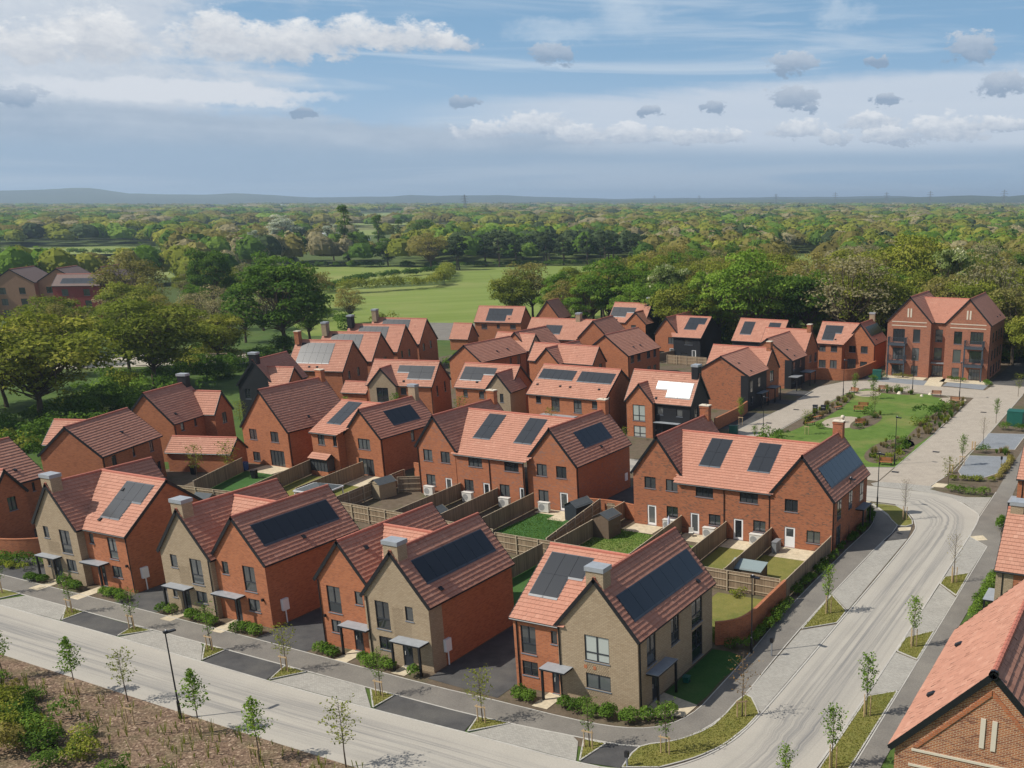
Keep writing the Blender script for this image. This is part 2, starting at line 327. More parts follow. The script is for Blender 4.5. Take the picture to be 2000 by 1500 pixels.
def block_mat(name, c1, c2, mo, w=.2, h=.1, var=.22):
    m, t, b = mat(name, .9, .2); p = POS(t)
    br = t.n('ShaderNodeTexBrick', {'Vector': p, 'Color1': (*c1, 1), 'Color2': (*c2, 1), 'Mortar': (*mo, 1), 'Scale': 1.0, 'Mortar Size': .008, 'Brick Width': w, 'Row Height': h})
    g = t.noise(p, .6, 5, .65); c = t.mix(1.0, br.outputs[0], t.mix(g, (1-var,)*3, (1+var,)*3), 'MULTIPLY'); setc(t, b, c); bump(t, b, br.outputs[1], -.006, .6); return m
M['paver'] = block_mat('grey block paving', (.31, .295, .26), (.39, .37, .325), (.25, .235, .205))
M['paverb'] = block_mat('buff block paving', (.36, .31, .255), (.42, .37, .30), (.30, .26, .21))
M['paverg'] = block_mat('blue grey block paving', (.20, .215, .23), (.25, .265, .28), (.19, .2, .21))
def leaf_mat(name, dark, mid, light, var=.25, trans=.3):
    m = bpy.data.materials.new(name); m.use_nodes = True; t = NT(m.node_tree)
    tone = t.n('ShaderNodeAttribute', attribute_name='tone').outputs['Fac']; rnd = t.n('ShaderNodeObjectInfo').outputs['Random']
    c = t.mix(t.sm(tone, 0, .5), dark, mid); c = t.mix(t.sm(tone, .5, 1), c, light)
    c = t.mix(1.0, c, t.mix(rnd, (1-var, 1-var*.8, 1-var), (1+var, 1+var*.7, 1+var*.5)), 'MULTIPLY')
    d = t.n('ShaderNodeBsdfDiffuse', {'Color': c}); tr = t.n('ShaderNodeBsdfTranslucent', {'Color': t.mix(1.0, c, (1.1, 1.25, .6), 'MULTIPLY')})
    t.n('ShaderNodeOutputMaterial', {0: t.n('ShaderNodeMixShader', {0: trans, 1: d.outputs[0], 2: tr.outputs[0]}).outputs[0]}); return m
M['oak'] = leaf_mat('spring oak leaf', (0.128, 0.152, 0.024), (0.207, 0.232, 0.039), (0.305, 0.305, 0.061))
M['brown'] = leaf_mat('bronze opening leaf', (0.171, 0.146, 0.046), (0.244, 0.213, 0.067), (0.317, 0.281, 0.098))
M['bright'] = leaf_mat('fresh green leaf', (0.091, 0.165, 0.022), (0.152, 0.250, 0.037), (0.244, 0.342, 0.061))
M['deep'] = leaf_mat('deep green leaf', (0.049, 0.098, 0.020), (0.085, 0.152, 0.027), (0.146, 0.226, 0.043))
M['pine'] = leaf_mat('pine needle', (0.029, 0.046, 0.022), (0.051, 0.076, 0.032), (0.085, 0.110, 0.044), .2, .1)
M['silver'] = leaf_mat('silver poplar leaf', (.26, .29, .23), (.38, .41, .34), (.50, .52, .45))
M['twig'] = leaf_mat('bare budding twig', (0.207, 0.183, 0.104), (0.293, 0.256, 0.146), (0.366, 0.329, 0.183), .2)
M['shrub'] = leaf_mat('shrub leaf', (.060, .115, .020), (.105, .18, .03), (.17, .26, .05))
M['blossom'] = leaf_mat('cream blossom', (.10, .15, .03), (.20, .25, .08), (.62, .60, .42), .1)
M['drygrass'] = leaf_mat('dry ornamental grass', (.17, .13, .06), (.27, .21, .11), (.36, .30, .17))
M['bark'] = plain('bark', (.105, .080, .058), .95, .1, .3, 5)
M['yellow'] = leaf_mat('yellow green shrub', (.10, .13, .015), (.18, .22, .03), (.30, .32, .05))

# ------------------------------------------------------------------ ground, roads, pavings (each sheet a few mm above the one below)
def sheet(name, pts, z, m, kind='structure', parent=None):
    mb = MB(); mb.poly([(x, y, z) for x, y in pts]); a = sum(p[0]*q[1]-q[0]*p[1] for p, q in zip(pts, pts[1:]+pts[:1]))
    if a < 0: mb.f[0] = tuple(reversed(mb.f[0]))
    return mb.build(name, m, parent, kind=kind)
def ribbon(name, A, B, z, m):
    """strip between polylines A (left) and B (right); UV u across from -w/2 to w/2, v along"""
    V, F, U = [], [], []; v = 0
    for i, (a, b) in enumerate(zip(A, B)):
        if i: v += math.dist(((a[0]+b[0])/2, (a[1]+b[1])/2), ((A[i-1][0]+B[i-1][0])/2, (A[i-1][1]+B[i-1][1])/2))
        V += [(*a, z), (*b, z)]; w = math.dist(a, b)/2; U += [(-w, v), (w, v)]
        if i: k = 2*i; F.append((k-2, k-1, k+1, k))
    me = bpy.data.meshes.new(name); me.from_pydata(V, [], F)
    if me.polygons[0].normal.z < 0: me.flip_normals()
    finish(me, m, None, False); uvl = me.uv_layers.new(name='UVMap')
    for l in me.loops: uvl.data[l.index].uv = U[l.vertex_index]
    return link(bpy.data.objects.new(name, me), kind='structure')
def kerb(name, pts, w=.14, h=.08, m=None):
    mb = MB()
    for p, q in zip(pts, pts[1:]):
        L = math.dist(p, q); d = ((q[0]-p[0])/L, (q[1]-p[1])/L); n = (-d[1], d[0]); k = max(1, round(L/.92)); s = L/k
        for i in range(k): mb.obox((p[0]+d[0]*s*i, p[1]+d[1]*s*i), d, n, s-.012, w, 0, h+random.uniform(-.003, .003))
    return mb.build(name, m or M['kerb'], None, kind='structure')
def smooth(pts, n=4):
    P = [Vector((*p, 0)) for p in pts]; out = []
    for i in range(len(P)-1):
        a, b, c, d = P[max(i-1, 0)], P[i], P[i+1], P[min(i+2, len(P)-1)]
        for k in range(n):
            t = k/n; q = .5*((2*b)+(c-a)*t+(2*a-5*b+4*c-d)*t*t+(3*b-a-3*c+d)*t**3); out.append((q.x, q.y))
    out.append(pts[-1]); return out
random.seed(4)
def land_mat():
    m, t, b = mat('countryside', .95, .1); p = POS(t)
    v = t.n('ShaderNodeTexVoronoi', {'Vector': t.n('ShaderNodeMapping', {'Vector': p, 'Scale': (.0022, .0033, 1)}).outputs[0], 'Scale': 1.0}).outputs['Color']
    s = t.n('ShaderNodeSeparateXYZ', {0: v})
    c = t.mix(s.outputs[0], (.06, .085, .025), (.10, .135, .035)); c = t.mix(t.ramp(s.outputs[1], .78, .8), c, (.20, .21, .08))
    c = t.mix(t.noise(p, .02, 5, .6), c, t.mix(.5, c, (.06, .08, .022))); setc(t, b, c); return m
M['land'] = land_mat()
mb = MB(); mb.poly([(16500*math.cos(k*math.pi/36), 16500*math.sin(k*math.pi/36), -.06) for k in range(72)]); mb.build('ground', M['land'], kind='structure')
M['rough'] = ground_mat('rough grass', (.045, .085, .016), (.080, .125, .026), .25, (.10, .11, .035), .95, 6, 4, .04)
sheet('rough_grass', [(-230, 20), (30, 20), (30, 235), (-90, 245), (-190, 240), (-260, 215)], -.03, M['rough'])
sheet('side_grass', [(-150, 60), (-122, 60), (-112, 92), (-118, 108), (-146, 150), (-160, 140)], -.02, M['rough'])
sheet('garden_ground', [(-118, 50), (-13.4, 46), (-13.4, 135), (-17, 215), (-140, 215), (-146, 150), (-118, 108), (-112, 92)], -.015, M['soil'])
# main street, the bend and the road to the north, then the street that leaves to the west
A = [(-190, 49.4), (-130, 47.6), (-86.5, 46.4), (-71.7, 46.0), (-55.4, 45.3), (-45.8, 45.1), (-38, 45.1), (-29.6, 45.0), (-27.1, 45.4), (-25.0, 46.3), (-23.5, 48.2), (-22.6, 50.4), (-22.2, 53), (-22.1, 58), (-22.15, 71), (-22.2, 84), (-22.4, 95.8), (-23.0, 99.2), (-24.3, 102.3), (-26.6, 105.0), (-29.5, 105.4), (-60, 105.2), (-112, 107)]
B = [(-190, 44.2), (-130, 42.2), (-86.5, 40.7), (-71.7, 40.0), (-55.4, 39.4), (-45.8, 39.2), (-38, 39.0), (-29.6, 38.4), (-25.5, 38.2), (-21.5, 38.8), (-18.6, 41.5), (-17.2, 45.0), (-16.7, 49), (-16.6, 58), (-16.7, 71), (-16.9, 84), (-17.1, 97.5), (-17.4, 103.9), (-18.4, 106.4), (-21.4, 110.2), (-26.5, 111.5), (-60, 111.2), (-112, 113)]
ribbon('road', smooth(A, 3), smooth(B, 3), .0, M['road'])
kerb('kerb', smooth(A, 3)[3:], .13, .035); kerb('kerb', smooth(B[6:20], 3), .13, .04)
# near planting bed of bark mulch below the street
bed = [(-190, 44.0), (-130, 42.0), (-76.9, 40.4), (-62, 39.8), (-50.8, 39.35), (-41.5, 39.1), (-30, 38.3), (-26, 30), (-60, 20), (-190, 22)]
sheet('mulch_bed', bed, .02, M['mulch'])
# footway
FA = [(-150, 52.6), (-120, 51.8), (-94, 51), (-67.5, 50.35), (-46.3, 49.5), (-39, 49.45), (-32.6, 49.4), (-29, 49.9), (-27.1, 51.2), (-26.2, 53.5), (-26.2, 57), (-26.4, 63.5), (-26.9, 73), (-27, 89), (-27.1, 98.1), (-29.7, 103.4), (-34, 104.8)]
FB = [(-150, 50.2), (-120, 49.5), (-94, 48.9), (-67.5, 48.0), (-46.3, 47.35), (-38.5, 47.2), (-31, 47.6), (-27.5, 48.1), (-25.7, 49.6), (-24.45, 52.5), (-24.15, 57), (-24.4, 63.5), (-24.6, 73), (-24.6, 89), (-24.5, 97.7), (-26.6, 101.2), (-29.3, 104.5)]
ribbon('footway', smooth(FA, 3), smooth(FB, 3), .012, M['path'])
kerb('kerb', smooth(FA[1:], 3), .07, .03); kerb('kerb', smooth(FB[1:], 3), .09, .03)
FC = [(-14.7, 40), (-14.7, 52), (-14.75, 67), (-14.8, 80.7), (-14.9, 95), (-17.0, 97.3), (-17.4, 104), (-17.5, 114.8), (-18.1, 134), (-18.4, 150), (-18.6, 190)]
FD = [(-12.2, 40), (-13.2, 52), (-13.4, 67), (-13.3, 80.7), (-13.1, 93), (-14.4, 99.5), (-14.9, 106), (-15.6, 114.8), (-16.5, 134), (-16.9, 150), (-17.1, 190)]
ribbon('footway', FC, FD, .012, M['path']); kerb('kerb', FC[:8], .09, .03)
# parking bays, asphalt strips and grass verges between street and footway
def bays(kind, pts): 
    m = {'l': 'paver', 'd': 'tarmac', 'v': 'verge'}[kind]; nm = {'l': 'parking_bay', 'd': 'driveway', 'v': 'grass_verge'}[kind]
    sheet(nm, pts, {'l': .018, 'd': .015, 'v': .05}[kind], M[m])
    if kind == 'v': kerb('kerb', pts+pts[:1], .10, .065)
for k, p in (('d', [(-105, 49.2), (-90.2, 48.8), (-88.4, 46.5), (-105, 46.95)]), ('v', [(-90.2, 48.75), (-87.5, 48.7), (-88.3, 46.6)]), ('l', [(-88.1, 46.5), (-86.7, 48.65), (-81.3, 48.5), (-78.9, 46.35)]), ('v', [(-81.2, 48.4), (-78.8, 48.3), (-78.8, 46.45)]), ('d', [(-78.7, 48.3), (-72.7, 48.05), (-72.0, 46.1), (-78.7, 46.3)]),
             ('v', [(-72.5, 48.0), (-70.4, 47.95), (-71.9, 46.2)]), ('l', [(-71.6, 46.1), (-70.3, 48), (-65, 47.9), (-64.3, 47.5), (-62.3, 45.7)]), ('v', [(-64.4, 47.8), (-62.2, 47.75), (-62.3, 45.8)]), ('d', [(-62.1, 47.8), (-56.1, 47.55), (-55.5, 45.4), (-62.1, 45.65)]), ('v', [(-56.0, 47.5), (-53.9, 47.45), (-55.3, 45.5)]),
             ('l', [(-55.1, 45.4), (-53.7, 47.45), (-48.4, 47.35), (-47.9, 46.9), (-45.9, 45.2)]), ('v', [(-47.8, 47.25), (-45.7, 47.25), (-45.8, 45.3)]), ('d', [(-45.6, 47.3), (-38.8, 47.15), (-38.3, 45.15), (-45.6, 45.2)]), ('v', [(-38.7, 47.1), (-36.3, 47.25), (-38.1, 45.3)]), ('l', [(-37.9, 45.2), (-36.2, 47.3), (-31.7, 47.5), (-31.1, 47.1), (-30.0, 45.1)]),
             ('v', [(-30.9, 47.45), (-29.4, 47.55), (-29.8, 45.2)]), ('d', [(-29.3, 47.7), (-27.4, 48.0), (-27.2, 45.5), (-29.7, 45.1)]),
             ('v', smooth([(-27.1, 45.6), (-27.3, 48.1), (-25.6, 49.7), (-24.3, 52.4), (-24.1, 57.1), (-22.25, 55.0)], 3)+smooth([(-22.3, 53.0), (-22.75, 50.4), (-23.7, 48.3), (-25.1, 46.5)], 3)),
             ('l', [(-24.1, 57.2), (-24.4, 68.8), (-22.25, 71.0), (-22.2, 55.2)]), ('v', [(-24.4, 69.1), (-24.55, 76.8), (-22.35, 73.9), (-22.3, 71.3)]), ('l', [(-24.55, 77.0), (-24.5, 92.3), (-22.5, 94.2), (-22.3, 74.1)]), ('d', [(-24.5, 92.4), (-24.5, 97.6), (-23.1, 98.5), (-22.5, 94.3)]),
             ('v', smooth([(-29.0, 104.4), (-26.5, 104.7), (-24.4, 101.9), (-23.2, 98.9), (-24.5, 97.9), (-26.5, 101.3)], 2)),
             ('v', [(-16.45, 43), (-16.45, 60.3), (-14.85, 61.8), (-14.85, 43)]), ('l', [(-16.5, 60.5), (-14.8, 62.0), (-14.8, 67.1), (-16.6, 67.9)]), ('v', [(-16.55, 68.1), (-16.6, 70.7), (-14.9, 72.9), (-14.85, 67.3)]), ('l', [(-16.65, 70.9), (-14.85, 73.1), (-14.85, 80.6), (-16.75, 83.0)]), ('v', [(-16.75, 83.2), (-16.75, 85.0), (-15.0, 86.9), (-14.9, 81.0)]), ('l', [(-16.8, 85.2), (-14.95, 87.1), (-14.95, 94.9), (-17.0, 97.2)])):
    bays(k, p)
for p in ([(-24.3, 97.2), (-23.1, 98.0), (-22.9, 96.9), (-23.9, 96.2)], [(-17.0, 97.4), (-15.9, 98.3), (-15.2, 97.0), (-16.2, 96.3)], [(-29.4, 105.1), (-34, 105.3), (-34, 104.5), (-29.6, 104.4)]): sheet('tactile_paving', p, .024, M['patio'])
# drives beside and between the front houses
for x0, x1 in ((-102, -89.7), (-78.55, -73.4), (-61.95, -56.5), (-45.35, -39.15)): sheet('driveway', [(x0, 50.2), (x1, 49.8), (x1, 73), (x0, 73)], .006, M['tarmac'])
sheet('side_lawn', smooth([(-29.2, 51.5), (-26.6, 53.6), (-26.5, 58), (-26.6, 62.5), (-29.2, 62.8)], 2), .01, M['lawndark'])
sheet('driveway', [(-56.7, 89.5), (-49.8, 89.5), (-49.8, 105), (-56.7, 105)], .006, M['tarmac'])
# street table, block paved lanes round the green
sheet('street_table', smooth([(-17.5, 104.2), (-18.5, 106.7), (-21.5, 110.4), (-26.5, 111.6), (-31, 111.6), (-31, 113.6), (-25, 114.2), (-23.0, 112.4), (-20.3, 111.5), (-17.6, 112.5)], 2), .010, M['paver'])
sheet('paved_lane', [(-31, 113.6), (-25, 114.1), (-24.0, 122), (-23.8, 141), (-24.1, 178), (-24.4, 186.5), (-30.4, 186.5), (-30.8, 180), (-31.2, 172), (-30.9, 141)], .008, M['paverb'])
sheet('paved_lane', [(-57.8, 111.3), (-52.0, 111.3), (-52.0, 129), (-52.4, 155), (-52.2, 167), (-50.6, 173.5), (-31.2, 172.0), (-30.8, 180), (-51.5, 181.5), (-56.0, 178.6), (-58.6, 171), (-57.3, 153)], .007, M['paverb'])
kerb('kerb', [(-25, 114.1), (-24.0, 122), (-23.8, 141), (-24.1, 178)], .10, .02); kerb('kerb', [(-57.8, 113), (-57.3, 153), (-58.6, 171), (-56.0, 178.6), (-51.5, 181.5)], .10, .02)
for a, b in (((-65.6, 145), (-57.5, 145.2)),): pass
sheet('driveway', [(-61.4, 133), (-57.6, 132.5), (-57.3, 145.3), (-61.4, 145.3)], .009, M['tarmac'])
for y0, y1 in ((153.6, 157.2), (161.6, 166.4)): sheet('driveway', [(-61.6, y0), (-57.6, y0), (-57.7, y1), (-61.6, y1)], .009, M['tarmac'])
sheet('driveway', [(-62.5, 181.0), (-51.5, 182.2), (-51.5, 190), (-54, 190), (-54.4, 183), (-62.5, 178.0)], .009, M['tarmac'])
sheet('driveway', [(-31.5, 186.5), (-18.7, 186.5), (-18.7, 222), (-31.5, 222)], .006, M['tarmac'])
for x0, x1 in ((-50.9, -41.9), (-38.6, -31.2)): sheet('parking_bay', [(x0, 181.4), (x1, 180.3), (x1, 185.4), (x0, 186.0)], .012, M['paverg'])
for p in ([(-41.8, 180.6), (-38.7, 180.3), (-39.9, 190.8), (-43.0, 190.8)], [(-51.3, 186.1), (-43.2, 185.6), (-43.2, 188.8), (-51.3, 188.8)], [(-40.2, 185.5), (-31.2, 185.5), (-31.2, 189.3), (-40.2, 189.3)]): sheet('paving_slab', p, .016, M['patio'])
GR = [(-51.9, 114.0), (-51.8, 129), (-52.1, 155), (-51.9, 166.5), (-50.2, 172.8), (-46, 172.0), (-40.4, 171.9), (-35.9, 172), (-31.7, 167.0), (-30.9, 141), (-31.0, 121), (-34.5, 119.5), (-35, 114.0)]
sheet('green_lawn', GR, .025, M['lawn']); kerb('kerb', GR+GR[:1], .09, .045)
sheet('buff_path', [(-34.9, 113.8), (-31.1, 113.8), (-31.1, 120.7), (-34.4, 119.4)], .03, M['paverb'])
def disc(cx, cy, rx, ry, rot=0, n=20): return [(cx+rx*math.cos(a)*math.cos(rot)-ry*math.sin(a)*math.sin(rot), cy+rx*math.cos(a)*math.sin(rot)+ry*math.sin(a)*math.cos(rot)) for a in [k*2*math.pi/n for k in range(n)]]
sheet('sand_circle', disc(-45.3, 144.0, 2.9, 4.6), .032, M['sand']); sheet('sand_circle', disc(-48.6, 168.3, 2.2, 3.0), .032, M['sand']); sheet('sand_circle', disc(-34.0, 168.6, 2.2, 2.6), .032, M['sand'])
for p in (disc(-50.3, 152.5, 1.5, 12.5, .03), disc(-50.9, 140.5, 1.1, 7), disc(-32.6, 150.0, 1.75, 19.5), disc(-34.0, 129.5, 2.8, 7.5), disc(-44.5, 171.0, 3.6, 1.3), disc(-42.2, 146.0, 1.8, 6.0), disc(-48.5, 121, 3, 5), disc(-36.5, 171.0, 1.6, 1.3)): sheet('planting_bed', p, .036, M['soil'])
# visitor bays and planting beds on the east side of the lane
sheet('planting_bed', [(-24.7, 112.9), (-23.0, 112.1), (-20.3, 111.3), (-17.6, 112.4), (-17.5, 114.7), (-19.3, 115.4), (-23.9, 115.3)], .02, M['soil'])
sheet('paving_slab', [(-24.8, 113.9), (-24.7, 115.9), (-23.2, 115.9), (-23.4, 114.2)], .024, M['patio'])
sheet('planting_bed', [(-24.5, 116.8), (-17.6, 117.2), (-18.2, 150), (-23.7, 150)], .014, M['soil'])
for p in ([(-23.4, 122.4), (-23.8, 131.0), (-18.9, 132.4), (-18.6, 124), (-20.1, 120.2), (-22.4, 119.7)], [(-23.8, 135.5), (-23.9, 145.5), (-18.9, 147.0), (-18.9, 136.8)]): sheet('parking_bay', p, .02, M['paverg']); kerb('kerb', p+p[:1], .09, .04)
# back gardens: lawns and slab patios
for p in ([(-60.9, 78.9), (-60.6, 86.6), (-56.3, 86.6), (-54.9, 80.6), (-52.4, 76)], ): sheet('garden_lawn', p, .02, M['lawndark'])
for p in ([(-50.9, 76), (-51.2, 85.3), (-44.3, 84.6), (-43.4, 76)], [(-42.8, 76), (-43.0, 83.5), (-39.2, 83.5), (-38.8, 76)]): sheet('garden_lawn', p, .02, M['lawn'])
for p in ([(-103.5, 79), (-103.5, 86.4), (-96.0, 86.4), (-92.4, 78)], [(-101, 64), (-90, 64), (-90, 73), (-101, 73)], [(-88, 64), (-74, 64), (-74, 74.5), (-88, 74.5)], [(-72, 64), (-58, 64), (-58, 73.5), (-72, 73.5)], [(-56, 63), (-40, 63), (-40, 73.5), (-56, 73.5)]): sheet('garden_lawn', p, .02, M['lawndark'])
for p in ([(-38.0, 75.5), (-38.4, 84.4), (-34.3, 84.4), (-33.8, 75.5)], [(-33.4, 75.3), (-33.6, 83.9), (-28.3, 83.9), (-28.1, 75.3)], [(-93.6, 78), (-94.6, 88), (-88.8, 88), (-87.6, 79)], [(-87, 79), (-87.8, 86.5), (-81.4, 86.5), (-80.7, 78.5)], [(-29.2, 63.9), (-28.2, 66), (-28.0, 73.4), (-33.6, 73.4), (-33.6, 64.0)]): sheet('garden_lawn', p, .02, M['verge'])
for p in ([(-58.6, 84.9), (-56.6, 84.9), (-56.6, 88), (-58.6, 88)], [(-61.2, 86.4), (-58.6, 86.4), (-58.6, 88), (-61.2, 88)], [(-49.4, 84.9), (-46.2, 85.0), (-46.2, 87.5), (-49.4, 87.5)], [(-43.3, 84.5), (-40.2, 84.5), (-40.2, 86.8), (-43.3, 86.8)], [(-38.5, 84.3), (-35.4, 84.3), (-35.4, 86.8), (-38.5, 86.8)], [(-33.2, 83.8), (-29.4, 83.8), (-29.4, 86.8), (-33.2, 86.8)], [(-103.6, 86.4), (-99.4, 86.4), (-99.4, 89.6), (-103.6, 89.6)], [(-88.3, 86.5), (-85.3, 86.5), (-85.3, 90.8), (-88.3, 90.8)], [(-92.6, 86.8), (-90.6, 86.8), (-90.6, 88.2), (-92.6, 88.2)]): sheet('patio_slab', p, .03, M['patio'])
# cream paths to the front doors
for x in (-87.6, -82.4, -71.3, -65.7, -53.0, -47.7, -35.8): sheet('door_path', [(x-.6, 49.8), (x+.6, 49.8), (x+.6, 52.6), (x-.6, 52.6)], .02, M['patio'])
sheet('door_path', [(-29.3, 51.9), (-26.5, 52.6), (-26.4, 54.4), (-29.3, 55.1)], .02, M['patio'])
# site road and pale gravel behind the big oaks, tarmac by the far houses
sheet('site_gravel', [(-226, 112), (-236, 130), (-186, 162), (-172, 150)], -.01, M['gravel']); sheet('site_gravel', [(-158, 80), (-170, 96), (-184, 92), (-172, 76)], -.01, M['gravel'])
sheet('car_park', [(-176, 190), (-158, 195), (-158, 214), (-172, 226), (-190, 221)], -.01, M['path'])
# fields
def field_mat(name, c1, c2, ang, pale):
    m, t, b = mat(name, .95, .1); p = POS(t); r = t.n('ShaderNodeMapping', {'Vector': p, 'Rotation': (0, 0, ang)}).outputs[0]
    w = t.noise(t.n('ShaderNodeMapping', {'Vector': r, 'Scale': (.16, .006, 1)}).outputs[0], 1.0, 3, .6, .2)
    c = t.mix(t.ramp(w, .35, .65), c1, c2); c = t.mix(t.ramp(t.noise(p, .02, 5, .6), .5, .75), c, pale); setc(t, b, c); return m
M['field'] = field_mat('mown meadow', (.15, .20, .042), (.19, .24, .06), .65, (.24, .25, .085))
M['field2'] = field_mat('pasture', (.17, .215, .055), (.205, .245, .075), 1.2, (.25, .26, .10))
for p, m in (([(-300, 262), (-196, 187), (-172, 205), (-170, 232), (-150, 262), (-158, 300), (-205, 400), (-275, 470), (-322, 404), (-296, 362), (-266, 326)], 'field'), ([(-410, 383), (-337, 412), (-292, 356), (-285, 289), (-308, 286), (-360, 310)], 'field'),
             ([(-640, 310), (-650, 394), (-590, 440), (-396, 310), (-415, 238), (-500, 240)], 'field2'), ([(-760, 397), (-700, 500), (-622, 490), (-560, 440), (-607, 372)], 'field2'), ([(-225, 578), (-190, 592), (-140, 427), (-165, 415)], 'field'),
             ([(-1149, 1220), (-1086, 1260), (-918, 1064), (-977, 1018)], 'field2'), ([(-1698, 1790), (-1774, 2052), (-1320, 1542), (-1272, 1329)], 'field2'), ([(-813, 862), (-813, 935), (-685, 788), (-700, 731)], 'field2')):
    sheet('field', p, -.02, M[m])

